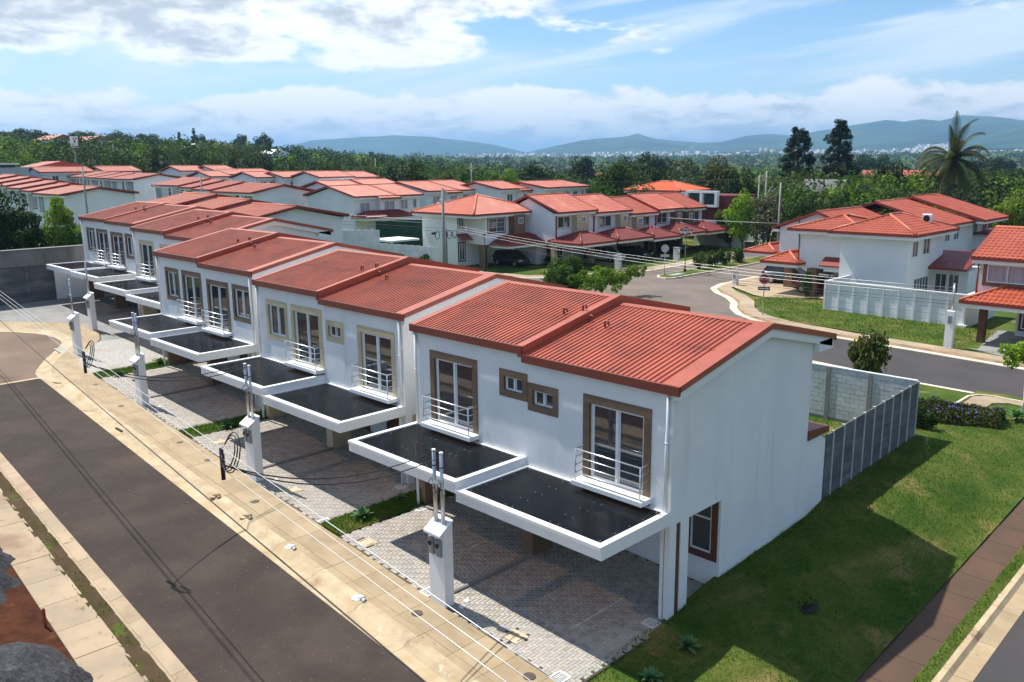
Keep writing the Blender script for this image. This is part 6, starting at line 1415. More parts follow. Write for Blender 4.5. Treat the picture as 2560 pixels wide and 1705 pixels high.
def sign(label, x, y, z, rz, back=False, word='ALTO', hgt=2.1):
    r = thing('stop_sign', label, 'road sign', (x, y, z), 'octagonal road signs', rz); ROOTLOC[r.name] = (0, 0, 0)
    MB().cyl((0, .03, -.2), (0, .03, hgt+.9), .04, n=8).build('post', STEEL, r)
    mb = MB(); octo(mb, .40, -.012, .0); pl = mb.build('plate', SWH if not back else STEEL, r); pl.location.z = hgt+.55
    if not back:
        mb = MB(); octo(mb, .37, -.017, -.0125); f = mb.build('red_face', SRED, pl)
        o = bpy.data.objects.new('lettering', text_mesh(word, .27, SWH)); COL.objects.link(o); o.parent = pl; o.location = (0, -.022, 0); o.rotation_euler.x = math.pi/2
    b = MB().box(-.42, .42, -.012, 0, hgt-.28, hgt-.02).build('name_plate', SBK if not back else STEEL, r)
    if not back:
        MB().box(-.36, .22, -.02, -.0125, hgt-.19, hgt-.11).build('arrow', SWH, b); mb = MB(); mb.extr([(-.016, 0), (-.0125, 0), (-.0125, 0), (-.016, 0)], 'x', 0, 0) if False else None
        mb = MB(); mb.v = [(.2, -.019, hgt-.25), (.38, -.019, hgt-.15), (.2, -.019, hgt-.05)]; mb.f = [(0, 1, 2)]; mb.s = [0]; mb.build('arrow_head', SWH, b)
    return r
sign('red octagonal stop sign reading ALTO with arrow plate on the grass corner', -18.6, 38.3, ZB+.1, rad(28))
sign('grey back of an octagonal sign on the tip of the median', -36.3, 51.1, ZB+.15, rad(40), True)
sign('grey back of an octagonal sign in front of the white yard wall', -52.6, 35.0, ZB-.1, rad(40), True, hgt=1.2)
# meter pillar and wires on the right bank
pr = thing('white_meter_post', 'tall white meter post with a steel mast in front of the white panel fence', 'pillar', (-5.0, 35.8, ZB)); MB().box(-5.25, -4.8, 35.65, 35.95, ZB, ZB+2.35, bevel=.03).build('shaft', PILW, pr); MB().cyl((-4.98, 35.8, ZB+2.3), (-4.98, 35.8, ZB+3.9), .07, .06, 10).build('mast_pipe', STEEL, pr)
MB().box(-5.12, -4.92, 35.58, 35.65, ZB+1.6, ZB+2.05).build('meter_box', METER, pr); MB().tube([(-4.98, 35.8, ZB+3.9), (-5.2, 35.7, ZB+4.5), (-5.3, 35.7, ZB+5.2)], .014, 5).build('service_wire', CABLE, pr); MB().cyl((-4.98, 35.8, ZB+3.9), (-4.98, 35.8, ZB+3.98), .08, .03, 8).build('cap', PVC, pr)
db = thing('dark_box', 'dark square utility box on the turf at the end of the cross street', 'box', (-42.5, 78.3, ZB)); body(db, [(-43.2, -41.9, 77.9, 78.9, ZB, ZB+1.1)], mat('dark_box_paint', (.03, .035, .035), rough=.7), 'case'); body(db, [(-43.25, -41.85, 77.85, 78.95, ZB+1.1, ZB+1.16)], CONC_G, 'lid')

# ------------------------------------------------------------------ mountains, far town
MTN = mat('forested_mountain', srgb(32, 54, 44), srgb(62, 84, 60), scale=.0024, detail=8, rough=1., c3=srgb(76, 94, 66), s3=.0018, t3=(.55, .7), spec=0)
def px_dir(px): a = (px-1280)/2122.1; d = _fw+_R*a; d = d/np.hypot(d[0], d[1]); return d[0], d[1]
def mountain(label, prof, dist, depth, base, rows=26):
    """ridge line given as (image x at 2560 px, metres of height at that bearing); slopes fall towards the viewer"""
    cols = []
    for (a, ha), (b, hb) in zip(prof, prof[1:]):
        n = max(2, int(abs(b-a)/9))
        for i in range(n): t = i/n; cols.append((a+(b-a)*t, ha+(hb-ha)*t))
    cols.append(prof[-1]); V = []; F = []
    for px, h in cols:
        dx, dy = px_dir(px)
        for j in range(rows+1):
            t = j/rows; d = dist-depth*(1-t) if t <= .8 else dist-depth*.2+(t-.8)*depth*2
            s = smooth(0, .8, t) if t <= .8 else 1-smooth(.8, 1.05, t)
            x, y = CAM[0]+dx*d, CAM[1]+dy*d
            rid = abs(mnoise.noise((x*.0011, y*.0011, 3.)))*.5+abs(mnoise.noise((x*.0026, y*.0026, 7.)))*.28+abs(mnoise.noise((x*.006, y*.006, 7.)))*.12
            z = base+(h-base)*s*(1-rid*(1.25*max(0., 1-s)**.5+.10))
            V.append((x, y, z))
    m_ = rows+1
    for i in range(len(cols)-1):
        for j in range(rows): a = i*m_+j; F.append((a, a+1, a+m_+1, a+m_))
    o = nobj('mountain_range', npmesh('mountain_range', V, F, MTN, True)); tag(o, label, None, kind='structure'); return o
def hgt(y, d): return CAM[2]+(400.-y)/2122.1*d
RP = [(1300, 386), (1383, 369), (1420, 362), (1454, 356), (1500, 353), (1541, 350), (1565, 347), (1584, 343), (1605, 350), (1628, 356), (1671, 360), (1742, 365), (1785, 363), (1845, 352), (1905, 349), (1948, 353), (2035, 341), (2100, 333), (2171, 326), (2215, 330), (2258, 325), (2300, 328), (2351, 318), (2410, 322), (2448, 326), (2503, 334), (2560, 328), (2700, 322), (3000, 330)]
mountain('', [(x, hgt(y, 8200)) for x, y in RP], 8200, 3200, 45.)
mountain('', [(700, hgt(372, 8600)), (804, hgt(351, 8600)), (924, hgt(343, 8600)), (1011, hgt(340, 8600)), (1087, hgt(343, 8600)), (1152, hgt(350, 8600)), (1239, hgt(361, 8600)), (1330, hgt(384, 8600)), (1400, hgt(392, 8600))], 8600, 2200, 45.)
mountain('', [(2330, hgt(376, 6000)), (2400, hgt(362, 6000)), (2460, hgt(350, 6000)), (2520, hgt(338, 6000)), (2580, hgt(330, 6000)), (2700, hgt(318, 6000)), (2900, hgt(325, 6000))], 6000, 1900, 40.)
def town():
    V = []; F = []; MI = []
    for _ in range(8000):
        px = rng.uniform(1150, 2680); d = rng.triangular(3000, 7400, 5000); dx, dy = px_dir(px); x, y = CAM[0]+dx*d, CAM[1]+dy*d
        if mnoise.noise((x*.0016, y*.0016, 1.)) + (.12 if px > 2250 else 0) < -.02: continue
        z = ground(x, y); 
        if px > 2250 and d > 4600: z += (d-4600)*.035
        w, l, h = rng.uniform(4, 9), rng.uniform(4, 9), rng.choice((7, 8, 9, 12, 18) if rng.random() < .12 else (4, 5, 6)); n = len(V)
        V += [(x-w, y-l, z), (x+w, y-l, z), (x+w, y+l, z), (x-w, y+l, z), (x-w, y-l, z+h), (x+w, y-l, z+h), (x+w, y+l, z+h), (x-w, y+l, z+h)]
        F += [(n+4, n+5, n+6, n+7), (n, n+1, n+5, n+4), (n+1, n+2, n+6, n+5), (n+2, n+3, n+7, n+6), (n+3, n, n+4, n+7)]; MI += [rng.choice((0, 0, 0, 1)) if h < 10 else 0] + [0]*4
    me = npmesh('far_town', V, F, mat('town_wall', (.5, .5, .49), (.38, .38, .38), scale=.002, rough=.9)); me.materials.append(mat('town_roof', srgb(170, 96, 74), rough=.8)); me.polygons.foreach_set('material_index', np.array(MI, np.int32))
    tag(nobj('far_town', me), 'distant town spread along the foot of the mountains', 'town', kind='stuff')
town()
for lb, px, d, w, h in (('pair of greenish silos on the plain left of the pines, left one', 1880, 3000, 7, 26), ('pair of greenish silos on the plain left of the pines, right one', 1893, 3000, 7, 25), ('slim white tower block on the plain near the peak', 1715, 4200, 9, 40), ('white block right of the silos', 1909, 3000, 14, 20)):
    dx, dy = px_dir(px); x, y = CAM[0]+dx*d, CAM[1]+dy*d; z = ground(x, y); r = thing('distant_tower', lb, 'tower', (x, y, z), 'distant towers')
    if 'silo' in lb: MB().cyl((x, y, z-2), (x, y, z+h), w, n=16).build('drum', mat('silo_green', srgb(150, 160, 128), rough=.8), r); MB().cyl((x, y, z+h), (x, y, z+h+3), w, w*.3, 16).build('dome', CONC_G, r)
    else:
        body(r, [(x-w, x+w, y-w*.6, y+w*.6, z-2, z+h)], WHITE2)
        for k in range(4): MB().box(x-w*.8, x+w*.8, y-w*.6-.4, y-w*.6-.02, z+h*(.2+.18*k), z+h*(.28+.18*k)).build('window_band', GLASSF, r)
# ------------------------------------------------------------------ trees
LM = {'dark': leafmat('leaf_dark', srgb(34, 52, 24), srgb(50, 70, 31), scale=.35, rnd=.18, trans=.25),
      'mid': leafmat('leaf_mid', srgb(52, 76, 30), srgb(74, 98, 38), scale=.35, rnd=.18, trans=.3),
      'light': leafmat('leaf_light', srgb(88, 120, 38), srgb(122, 146, 50), scale=.4, rnd=.15, trans=.35),
      'olive': leafmat('leaf_olive', srgb(64, 74, 36), srgb(88, 94, 48), scale=.35, rnd=.18, trans=.25),
      'grey': leafmat('leaf_grey', srgb(76, 80, 58), srgb(100, 100, 76), scale=.5, rnd=.15, trans=.2),
      'blue': leafmat('leaf_bluegreen', srgb(48, 72, 52), srgb(70, 94, 66), scale=.4, rnd=.15, trans=.25),
      'pine': leafmat('leaf_pine', srgb(28, 44, 27), srgb(42, 60, 34), scale=.5, rnd=.1, trans=.12)}
BARK = mat('bark', srgb(98, 84, 68), srgb(76, 64, 52), scale=4, rough=.95, bump=.5, bscale=14)
def leaves(C, S, nleaf, size, rs, asp=.6, droop=0.):
    """C (k,3) clump centres, S (k,) radii -> rhombic leaves on the clump shells"""
    k = len(C); idx = np.repeat(np.arange(k), nleaf); n = len(idx)
    d = rs.normal(size=(n, 3)); d /= np.linalg.norm(d, axis=1)[:, None]; rr = S[idx]*rs.uniform(.55, 1.08, n)**.6
    P = C[idx]+d*rr[:, None]*np.array([1, 1, .85])
    nrm = d+rs.normal(scale=.6, size=(n, 3)); nrm[:, 2] += .35; nrm /= np.linalg.norm(nrm, axis=1)[:, None]
    t = np.cross(nrm, rs.normal(size=(n, 3))); t /= np.linalg.norm(t, axis=1)[:, None]
    if droop: t[:, 2] -= droop; t /= np.linalg.norm(t, axis=1)[:, None]
    b = np.cross(nrm, t); s = size*rs.uniform(.6, 1.25, n)[:, None]
    V = np.stack([P-t*s*.5, P+b*s*asp*.5, P+t*s*.5, P-b*s*asp*.5], 1)
    return V.reshape(-1, 3), np.arange(4*n).reshape(-1, 4)
def crown_clumps(rs, k, shape):
    """clump centres for a crown of half-width 1 and height range by shape, base of crown at z=0"""
    C = []; S = []
    while len(C) < k:
        p = rs.uniform(-1, 1, 3); q = np.linalg.norm(p)
        if q > 1 or q < .35: continue
        if shape == 'round': c = (p[0]*.8, p[1]*.8, .85+p[2]*.75); s = rs.uniform(.20, .36)
        elif shape == 'tall': c = (p[0]*.62*(1-.25*max(0, p[2])), p[1]*.62*(1-.25*max(0, p[2])), 1.3+p[2]*1.2); s = rs.uniform(.18, .34)
        elif shape == 'flat': c = (p[0]*.85, p[1]*.85, .45+p[2]*.32); s = rs.uniform(.16, .30)
        else: c = (p[0]*.75, p[1]*.75, .55+p[2]*.5); s = rs.uniform(.22, .40)
        C.append(c); S.append(s)
    return np.array(C), np.array(S)
def branchy(rs, C, hb, r0, n=7):
    """trunk with limbs reaching some of the clumps; crown starts at height hb"""
    mb = MB(); top = C[:, 2].max()*.55; mb.tube([(0, 0, -.3), (.03, .02, hb*.5), (0, .04, hb), (.02, 0, hb+top*.6)], [r0*1.25, r0, r0*.8, r0*.3], 8)
    for i in rs.choice(len(C), min(n, len(C)), False):
        c = C[i]; z0 = hb*rs.uniform(.75, 1.0); mb.tube([(0, 0, z0), (c[0]*.45, c[1]*.45, (z0+hb+c[2])*.5), (c[0]*.9, c[1]*.9, hb+c[2])], [r0*.5, r0*.32, r0*.12], 6)
    return mb
PROTO = {}
def proto(shape, tone, seed, k=34, nl=110, size=.12, trunk=.35):
    key = (shape, tone, seed)
    if key not in PROTO:
        rs = np.random.RandomState(seed*7+3); C, S = crown_clumps(rs, k, shape); hb = {'round': trunk, 'tall': trunk*.7, 'flat': .75, 'bush': .08}[shape]
        C2 = C.copy(); C2[:, 2] += hb; V, F = leaves(C2, S, nl, size, rs)
        tr = branchy(rs, C, hb, .055); PROTO[key] = (npmesh('crown', V, F, LM[tone]), tr.mesh('trunk', BARK), float(V[:, 2].max()))
    return PROTO[key]
def tree(label, x, y, z, width, height, shape='round', tone='mid', seed=1, group='trees beyond the houses', name='broadleaf_tree', cat='tree'):
    cr, tr, hm = proto(shape, tone, seed); r = thing(name, label, cat, (x, y, z), group, rng.uniform(0, 6.28), 1.)
    ROOTLOC[r.name] = (0, 0, 0); r.scale = (width/2, width/2, height/hm)
    nobj('crown', cr, r); nobj('trunk', tr, r); return r
def px_ray(px, py): d = _fw*2122.1+_R*(px-1280)-_U*(py-852.5); return d/np.dot(d, _fw)
def ptree(label, px, ptop, wpx, dist, shape, tone, seed, group='trees beyond the houses', zg=None):
    d = px_ray(px, ptop); p = CAM+d*dist; z = ground(p[0], p[1]) if zg is None else zg; h = max(2., p[2]-z); return tree(label, p[0], p[1], z, wpx*dist/2122.1, h, shape, tone, seed, group)
TREES = [
 ('large dark tree standing just behind the older white houses', 1010, 392, 150, 138, 'round', 'dark', 1), ('olive tree right of the large dark tree', 1112, 425, 95, 142, 'round', 'olive', 2), ('leafy green tree behind the utility pole', 1180, 420, 110, 150, 'round', 'mid', 3), ('yellow-green tree above the right end of the older houses', 1262, 418, 105, 160, 'round', 'light', 4), ('dark tree behind the white shed roofs', 1340, 400, 110, 175, 'round', 'dark', 2),
 ('tall green tree right of the older white block', 1535, 402, 170, 132, 'round', 'mid', 5), ('round green tree in front of it, over the row houses', 1500, 452, 110, 118, 'round', 'mid', 6), ('thin grey-green tree above the row house roofs', 1612, 455, 130, 116, 'round', 'grey', 3), ('dark tree left of the orange-roofed house', 1660, 415, 110, 140, 'round', 'dark', 3), ('blue-green tree behind the orange-roofed house', 1712, 432, 120, 132, 'round', 'blue', 1), ('broad olive tree over the orange-roofed house', 1790, 405, 170, 140, 'round', 'olive', 4), ('dark tree right of the broad olive tree', 1850, 418, 110, 135, 'round', 'dark', 1), ('bright yellow-green tree beside the tree poles', 1862, 468, 100, 102, 'round', 'light', 2), ('brownish tree beside the tree poles', 1925, 482, 120, 100, 'round', 'grey', 5), ('mid-green tree left of the grey slate roof', 1968, 440, 120, 128, 'round', 'mid', 1), ('dark green tree in front of the grey slate house', 2030, 500, 90, 92, 'round', 'dark', 5), ('broad light green tree right of the grey slate house', 2140, 446, 190, 118, 'round', 'light', 6), ('second broad green tree, left of the palm', 2235, 462, 160, 112, 'round', 'mid', 2), ('dark rounded tree behind those two', 2235, 400, 95, 150, 'round', 'dark', 4), ('green tree at the foot of the palm, left', 2292, 478, 110, 108, 'round', 'mid', 4), ('light shrub at the foot of the palm', 2352, 512, 90, 100, 'bush', 'light', 1), ('dark tree mass right of the palm', 2440, 440, 190, 128, 'round', 'dark', 6), ('olive-brown bush right of the palm', 2420, 508, 170, 98, 'bush', 'grey', 2), ('bright green tree cut by the right edge', 2548, 470, 130, 92, 'round', 'light', 3), ('dark tree behind the right edge tree', 2540, 420, 150, 150, 'round', 'dark', 2), ('pale green tree below the pines', 1990, 470, 130, 120, 'round', 'light', 1), ('green tree between the two pines', 2055, 430, 90, 140, 'round', 'mid', 6),
 ('broad dark tree on the far right plain', 2180, 384, 120, 420, 'flat', 'dark', 1), ('dark flat-topped tree left of the pines', 1605, 378, 170, 300, 'flat', 'dark', 2), ('round tree left of the stacked orange roofs', 1455, 388, 100, 260, 'round', 'dark', 5), ('olive tree right of the stacked orange roofs', 1720, 392, 110, 240, 'round', 'olive', 1), ('bare-looking grey tree left of the pines', 1800, 385, 90, 260, 'round', 'grey', 1), ('dark clump on the right skyline below the mountains', 2480, 388, 120, 420, 'flat', 'dark', 3),
 ('big round tree below the left hill, over the far roofs', 720, 388, 105, 185, 'round', 'mid', 1), ('dark tree left of it behind the far roofs', 640, 378, 120, 200, 'round', 'dark', 3), ('green tree behind the far roofs near the palm', 560, 382, 110, 195, 'round', 'mid', 5), ('dark tree in the middle of the wood edge', 470, 370, 110, 210, 'round', 'dark', 6), ('green tree behind the far coolers', 390, 385, 100, 190, 'round', 'mid', 2), ('olive tree behind the far shed', 300, 385, 110, 205, 'round', 'olive', 5), ('dark green tree right of the grey block', 220, 380, 120, 215, 'round', 'dark', 4), ('dark tree at the left edge behind the grey block', 60, 372, 150, 225, 'round', 'dark', 1), ('green tree over the pale far houses', 830, 398, 110, 180, 'round', 'mid', 4), ('olive tree left of the large dark tree', 915, 408, 100, 165, 'round', 'olive', 3),
 ('round dark tree on the left skyline above the hill', 655, 330, 55, 520, 'round', 'dark', 2), ('second round dark tree on the left skyline', 602, 333, 50, 520, 'round', 'dark', 4), ('broad dark trees at the far left of the skyline', 60, 318, 140, 430, 'flat', 'dark', 2), ('dark tree on the skyline near the mast', 205, 326, 110, 470, 'flat', 'dark', 3), ('bumpy tree crowns right of the mast', 285, 324, 90, 480, 'round', 'olive', 2), ('dark tree left of the two skyline conifers', 370, 333, 80, 500, 'round', 'dark', 5), ('round tree right of the skyline conifers', 498, 334, 60, 500, 'round', 'dark', 3)]
for t in TREES: ptree(*t)
# trees by the end wall, close enough to show leaves
def close_tree(label, x, y, z, w, h, shape, tone, seed, k, nl, size, group=None, name='leafy_tree'):
    rs = np.random.RandomState(seed); C, S = crown_clumps(rs, k, shape); hb = {'round': .3, 'tall': .12, 'flat': .75, 'bush': .06}[shape]; C2 = C.copy(); C2[:, 2] += hb; V, F = leaves(C2, S*.9, nl, size, rs); hm = V[:, 2].max()
    r = thing(name, label, 'tree', (x, y, z), group); ROOTLOC[r.name] = (0, 0, 0); r.scale = (w/2, w/2, h/hm); nobj('crown', npmesh('crown', V, F, LM[tone]), r); nobj('trunk', branchy(rs, C, hb, .05).mesh('trunk', BARK), r); return r
G7 = 'trees behind the end wall'
close_tree('tall dark tree behind the end wall at the left edge', -71.0, 2.2, 2.4, 6.4, 8.9, 'round', 'dark', 21, 60, 150, .085, G7)
close_tree('yellow-green leafy tree behind the end wall', -67.2, 6.4, 2.4, 4.4, 7.3, 'tall', 'light', 22, 60, 150, .10, G7)
close_tree('dark leafy tree in front between those two', -68.2, 4.2, 2.4, 4.2, 6.2, 'tall', 'mid', 23, 50, 150, .10, G7)
close_tree('low leafy tree at the right end of the end wall', -65.6, 8.1, 2.4, 3.6, 5.2, 'tall', 'light', 25, 44, 130, .11, G7)
close_tree('dark tree cut by the left edge above the end wall', -69.8, -.4, 2.4, 4.6, 6.6, 'round', 'dark', 24, 44, 130, .10, G7)
close_tree('dark round tree with reddish crown on the turf at the end of the cross street', -46.4, 79.6, ZB, 4.6, 5.2, 'round', 'olive', 31, 50, 120, .10)
for i, (x, y, s, lb) in enumerate(((-36.5, 57.6, 1.9, 'nearest round shrub on the median'), (-36.6, 60.1, 1.75, 'second round shrub on the median'), (-36.6, 62.4, 1.8, 'third round shrub on the median'), (-36.6, 65.2, 1.8, 'fourth round shrub on the median'))):
    close_tree(lb, x, y, ZB+.15, s, s*1.0, 'bush', 'mid', 40+i, 30, 90, .13, 'round shrubs on the median', 'round_shrub')
cs = close_tree('narrow conical shrub in front of the carport columns', -19.9, 47.6, ZB+.1, 1.3, 2.3, 'tall', 'mid', 50, 40, 110, .13, None, 'conical_shrub')
close_tree('bushy plant showing over the pale block wall', -5.0, 24.5, ZB, 2.6, 3.1, 'bush', 'olive', 51, 34, 80, .13, None, 'garden_bush')
close_tree('dark bush beside the entrance of the first row house', -51.2, 51.5, ZB, 2.6, 1.2, 'bush', 'dark', 52, 24, 80, .16, None, 'garden_bush')
close_tree('low conifer bush left of the leafy street tree', -35.0, 35.2, ZB, 4.2, 3.7, 'bush', 'mid', 53, 46, 130, .11, None, 'conifer_bush')
# street tree with large drooping leaves
def drooping(label, x, y, z, pads, seed, leaf=.42, tone='light', name='street_tree'):
    rs = np.random.RandomState(seed); C = np.array([p[:3] for p in pads]); S = np.array([p[3] for p in pads]); V, F = leaves(C, S, 60, leaf, rs, .36, .8); V[:, 2] = C[:, 2].mean()+(V[:, 2]-C[:, 2].mean())*.9
    r = thing(name, label, 'tree', (x, y, z)); ROOTLOC[r.name] = (0, 0, 0); nobj('crown', npmesh('crown', V, F, LM[tone]), r); mb = MB(); mb.tube([(0, 0, -.2), (.05, 0, .9), (0, .05, 1.7)], [.10, .085, .07], 8)
    for c in C[::2]: mb.tube([(0, 0, 1.3), (c[0]*.5, c[1]*.5, (1.5+c[2])/2+.2), (c[0], c[1], c[2])], [.05, .035, .015], 5)
    nobj('trunk', mb.mesh('trunk', BARK), r); return r
pads = []
for i in range(48):
    a = rng.uniform(0, 6.28); q = rng.uniform(.3, 3.0); pads.append((q*math.cos(a)*.9, q*math.sin(a)*1.1, 1.1+1.4*(1-q/3.6)+rng.uniform(-.4, .35), rng.uniform(.35, .6)))
for i in range(8): pads.append((rng.uniform(.4, 1.6), rng.uniform(2.4, 4.2), 2.1+rng.uniform(-.25, .4), rng.uniform(.3, .45)))
drooping('leafy bright green street tree with drooping leaves in front of the cross street', -32.4, 36.6, ZB, pads, 61)
drooping('small tree with palm-like leaf tufts in front of the white yard wall', -47.6, 30.2, ZB, [(rng.uniform(-.5, .5), rng.uniform(-.5, .5), 2.6+rng.uniform(-.5, .5), .3) for _ in range(10)], 62, .4, 'mid', 'young_tree')
drooping('spreading low tree with glossy leaves behind the duplex roofs', -46.2, 31.2, ZB, [(rng.uniform(-1.4, 1.6), rng.uniform(-1.6, 1.9), 1.75+rng.uniform(-.3, .3), .36) for _ in range(20)], 63, .4, 'mid', 'young_tree')
# young tree with whitewashed trunk at the right edge
yt = thing('whitewashed_tree', 'young tree with whitewashed trunk at the right edge beside the path', 'tree', (2.08, 24.0, lawn(2.08, 24.0))); ROOTLOC[yt.name] = (0, 0, 0)
MB().tube([(0, 0, -.1), (.03, 0, .7), (-.02, .02, 1.35)], [.075, .065, .06], 8).build('painted_trunk', TRIM, yt); MB().tube([(-.02, .02, 1.35), (0, .05, 2.0), (.1, .1, 2.6)], [.055, .045, .03], 7).build('trunk', BARK, yt)
rs = np.random.RandomState(71); C = np.array([(rs.uniform(-1, 1.2), rs.uniform(-1, 1), 2.5+rs.uniform(-.25, .45)) for _ in range(20)]); V, F = leaves(C, np.full(20, .3), 60, .26, rs, .45, .5); nobj('crown', npmesh('crown', V, F, LM['light']), yt)
agave(2.2, 22.6, lawn(2.2, 22.6)+.1, 2, 'agave with a short stem on the far end of the lawn', 1.2)
# flowering hedge bed
fb = thing('flower_bed', 'bed of violet-flowered shrubs at the far corner of the fence', 'flower bed', (.2, 21, lawn(.2, 21))); ROOTLOC[fb.name] = (0, 0, 0); fx, fy, fz = .2, 21, lawn(.2, 21)
P = []
while len(P) < 5200:
    s, t = rng.random(), rng.random(); a = Vector((-.9, 19.0)).lerp(Vector((2.1, 20.5)), s); b = Vector((-1.7, 22.1)).lerp(Vector((1.8, 22.4)), s); p = a.lerp(b, t); h = .75*(math.sin(math.pi*min(1, max(0, t)))**.5)*(.75+.45*mnoise.noise((p.x*1.3, p.y*1.3, 0)))
    P.append((p.x-fx, p.y-fy, lawn(p.x, p.y)-fz+h*rng.uniform(.12, 1.05)))
P = np.array(P); rs = np.random.RandomState(5); V, F = leaves(P, np.full(len(P), .07), 3, .15, rs, .32); nobj('foliage', npmesh('foliage', V, F, LM['olive']), fb)
sel = P[rs.choice(len(P), 240, False)]; sel = sel[sel[:, 2] > .28]+np.array([0, 0, .07]); V, F = leaves(sel, np.full(len(sel), .03), 4, .085, rs, .8); tag(nobj('flowers', npmesh('flowers', V, F, mat('violet_petal', srgb(134, 112, 214), srgb(110, 92, 190), scale=5, rough=.7)), fb), kind='stuff')
close_tree('made-up dark shrub in place of the shadow at the fence corner', -.2, 18.3, lawn(0, 18.3)-.1, 1.3, 1.1, 'bush', 'dark', 55, 26, 90, .14, None, 'shadow_stand_in_shrub')  # made-up shrub; only a dark shadow lies in this corner
# two tall pines
def pine(label, x, y, z, h, w, seed):
    rs = np.random.RandomState(seed); C = []; S = []
    for i in range(330):
        t = rs.uniform(.06, .97)**.9; R_ = ((1-t)**.5)*(.9+.2*rs.uniform(-1, 1))+.04; a = rs.uniform(0, 6.28); q = R_*rs.uniform(.25, 1.)**.6; C.append((q*math.cos(a)*w/2, q*math.sin(a)*w/2, t*h+rs.uniform(-.3, .5))); S.append(rs.uniform(.5, 1.0)*(1.1-.45*t))
    C = np.array(C); V, F = leaves(C, np.array(S), 90, .42, rs, .3); r = thing('pine_tree', label, 'tree', (x, y, z), 'tall pines'); ROOTLOC[r.name] = (0, 0, 0); nobj('crown', npmesh('crown', V, F, LM['pine']), r)
    mb = MB(); mb.tube([(0, 0, -.5), (0, 0, h*.5), (0, 0, h*.97)], [.42, .3, .06], 8)
    for c in C[::4]: mb.tube([(0, 0, max(.5, c[2]-.6)), tuple(c)], [.09, .03], 5)
    nobj('trunk', mb.mesh('trunk', BARK), r)
pine('left of the two tall dark pines, the broader one', -71.5, 146, -1, 19.2, 11.0, 81); pine('right of the two tall dark pines, the pointed one', -63.5, 147, -1, 20.2, 10.4, 82)
# coconut palm
PALMM = leafmat('palm_frond', srgb(52, 62, 34), srgb(82, 86, 48), scale=.8, rnd=.1, trans=.2); DRY = mat('dry_frond', srgb(120, 96, 66), srgb(98, 78, 54), scale=1, rough=.9)
def frond(V, F, base, az, el0, L, droop, n=34, lw=.07, ll=.85, up=1.):
    p = np.array(base, float); d = np.array([math.cos(az)*math.cos(el0), math.sin(az)*math.cos(el0), math.sin(el0)]); st = L/n; side = np.array([-math.sin(az), math.cos(az), 0.])
    for j in range(n):
        d = d+np.array([0, 0, -droop*st*(.3+j/n)]); d /= np.linalg.norm(d); q = p+d*st; t = (j+.5)/n; l = ll*math.sin(math.pi*(.12+.86*t))**.6
        for s in (-1, 1):
            for m_ in (0., .5):
                o = p+d*st*m_; tip = o+(side*s*.82+d*.55)*l+np.array([0, 0, -.45*l*(.5+t)]); k = len(V); V += [o-d*lw*.5, o+d*lw*.5, tip+d*lw*.2]; F.append((k, k+1, k+2))
        k = len(V); V += [p+side*.03, p-side*.03, q-side*.02]; F.append((k, k+1, k+2)); p = q
def palm(label, x, y, z, hc, L, seed, nf=40, r0=.22, lean=(.5, .3), s=1., group=None):
    rs = random.Random(seed); r = thing('palm_tree', label, 'palm tree', (x, y, z), group); ROOTLOC[r.name] = (0, 0, 0); V = []; F = []; c = (lean[0], lean[1], hc)
    for i in range(nf):
        t = i/nf; el = 1.4-2.1*t+rs.uniform(-.25, .25); frond(V, F, c, i*2.4+rs.uniform(-.4, .4), el, L*rs.uniform(.8, 1.12), .34+.26*rs.random(), lw=.075*s, ll=1.05*s)
    nobj('fronds', npmesh('fronds', V, F, PALMM), r); V = []; F = []
    for i in range(5): frond(V, F, (c[0], c[1], c[2]-.3), i*1.3+.4, -.75, L*.75, .55, lw=.06*s, ll=.4*s)
    nobj('dry_fronds', npmesh('dry_fronds', V, F, DRY), r); mb = MB(); mb.tube([(0, 0, -.5), (lean[0]*.15, lean[1]*.15, hc*.3), (lean[0]*.5, lean[1]*.5, hc*.65), c], [r0*1.3, r0, r0*.85, r0*.8], 10); nobj('trunk', mb.mesh('trunk', mat('palm_bark', srgb(150, 138, 120), srgb(122, 112, 96), scale=3, rough=.95, stretch=(1, 1, 6))), r)
palm('tall coconut palm rising over the orange roofs on the right', -27.7, 100.4, .2, 11.6, 5.6, 5)
for lb, px, pt, d in (('small palm on the left skyline', 378, 342, 480), ('palm in the wood edge behind the far roofs', 385, 385, 188), ('second palm in the wood edge, farther right', 575, 390, 185)):
    q = CAM+px_ray(px, pt)*d; zg = ground(q[0], q[1]); palm(lb, q[0], q[1], zg, max(4, q[2]-zg-2), 3.6, int(px), 16, .2, (.2, .1), 1.2, 'palms in the wood')
def skyline_conifer(label, px, pt, d, w):
    q = CAM+px_ray(px, pt)*d; zg = ground(q[0], q[1]); h = q[2]-zg; rs = np.random.RandomState(px); C = np.array([((1-t)**.7*w*.5*math.cos(a)*rs.uniform(.3, 1), (1-t)**.7*w*.5*math.sin(a)*rs.uniform(.3, 1), t*h) for t, a in zip(rs.uniform(.2, 1, 60), rs.uniform(0, 6.28, 60))]); V, F = leaves(C, np.full(60, .55), 26, .7, rs, .4); r = thing('conifer_tree', label, 'tree', tuple(q[:2])+(zg,), 'skyline conifers'); ROOTLOC[r.name] = (0, 0, 0); nobj('crown', npmesh('crown', V, F, LM['pine']), r); nobj('trunk', MB().cyl((0, 0, -1), (0, 0, h*.95), .3, .05, 7).mesh('trunk', BARK), r)
skyline_conifer('thin pointed conifer on the left skyline, the taller', 483, 320, 480, 6); skyline_conifer('thin pointed conifer on the left skyline, the shorter', 447, 331, 480, 5)

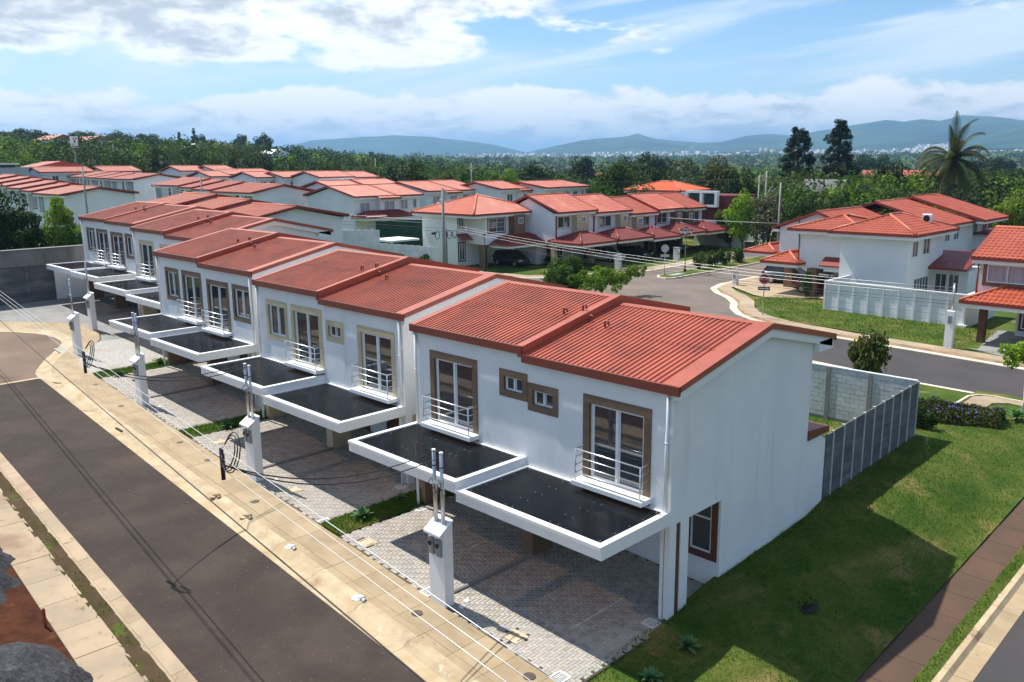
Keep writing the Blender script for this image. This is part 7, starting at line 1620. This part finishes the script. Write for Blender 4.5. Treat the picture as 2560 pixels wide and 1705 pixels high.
# ------------------------------------------------------------------ the wood: one mass of crowns
def wood():
    """trees that merge into one mass; crowns of many small leaf faces, coarser with distance"""
    rs = np.random.RandomState(91); parts = {}; n = 0
    tones = ('dark', 'mid', 'olive', 'light')
    while n < 4300:
        px = rs.uniform(-450, 3000); d = 110*(3400/110)**rs.uniform(0, 1)**.85
        dx, dy = px_dir(px); x, y = CAM[0]+dx*d, CAM[1]+dy*d
        if px < 1300 and d < 188+20*rs.rand(): continue
        if px >= 1300 and d < 150 and not (px > 1950 and d > 112): continue
        if mnoise.noise((x*.006, y*.006, 2.)) < -.34 and d < 1500: continue
        z = ground(x, y); h = rs.uniform(6, 12.5)*(1. if d > 200 else .8); w = rs.uniform(.7, 1.25)*h*.62; t = int(rs.choice(4, p=(.42, .33, .15, .10)))
        key, m_, nl, sz = ('near', 22, 26, .58) if d < 260 else ('mid', 16, 15, 1.0) if d < 600 else ('far', 8, 8, 2.2) if d < 1400 else ('last', 6, 5, 4.5)
        if d > 1400: h *= 1.3; w *= 2.4
        lim = 386 if px > 1300 else 384+(332-384)*min(1, max(0, (1300-px)/900))
        top = CAM[2]+(400-lim-rs.uniform(-2, 10))/2122.1*d
        if z+h > top: h = max(3.5, top-z)
        C, S, T_ = parts.setdefault((key, t), ([], [], (nl, sz)))
        for _ in range(m_):
            a, q, v = rs.uniform(0, 6.28), rs.uniform(.15, 1)**.5, rs.uniform(.2, 1.); R_ = w*math.sqrt(max(.05, 1-((v-.55)/.5)**2))
            C.append((x+q*R_*math.cos(a), y+q*R_*math.sin(a), z+v*h*.92)); S.append(rs.uniform(.2, .38)*w)
        n += 1
    root = struct_root('wood'); root['kind'] = 'stuff'; tag(root, 'dense green wood covering the hill and plain behind the houses', 'wood')
    for (key, t), (C, S, (nl, sz)) in parts.items():
        V, F = leaves(np.array(C), np.array(S), nl, sz, rs, .7); o = nobj('wood_foliage', npmesh('wood_foliage', V, F, LM[tones[t]]), root); o['kind'] = 'stuff'
wood()

# ------------------------------------------------------------------ air
HZ = bpy.data.materials.new('haze_air'); HZ.use_nodes = True; HZ.node_tree.nodes.clear(); _o = HZ.node_tree.nodes.new('ShaderNodeOutputMaterial'); _v = HZ.node_tree.nodes.new('ShaderNodeVolumePrincipled'); _v.inputs['Color'].default_value = (.33, .60, .94, 1); _v.inputs['Density'].default_value = 1.35e-4; _v.inputs['Anisotropy'].default_value = .2
HZ.node_tree.links.new(_v.outputs[0], _o.inputs['Volume'])
o = MB().box(-17000, 17000, -17000, 17000, -25, 430).build('haze', HZ); tag(o, kind='stuff')
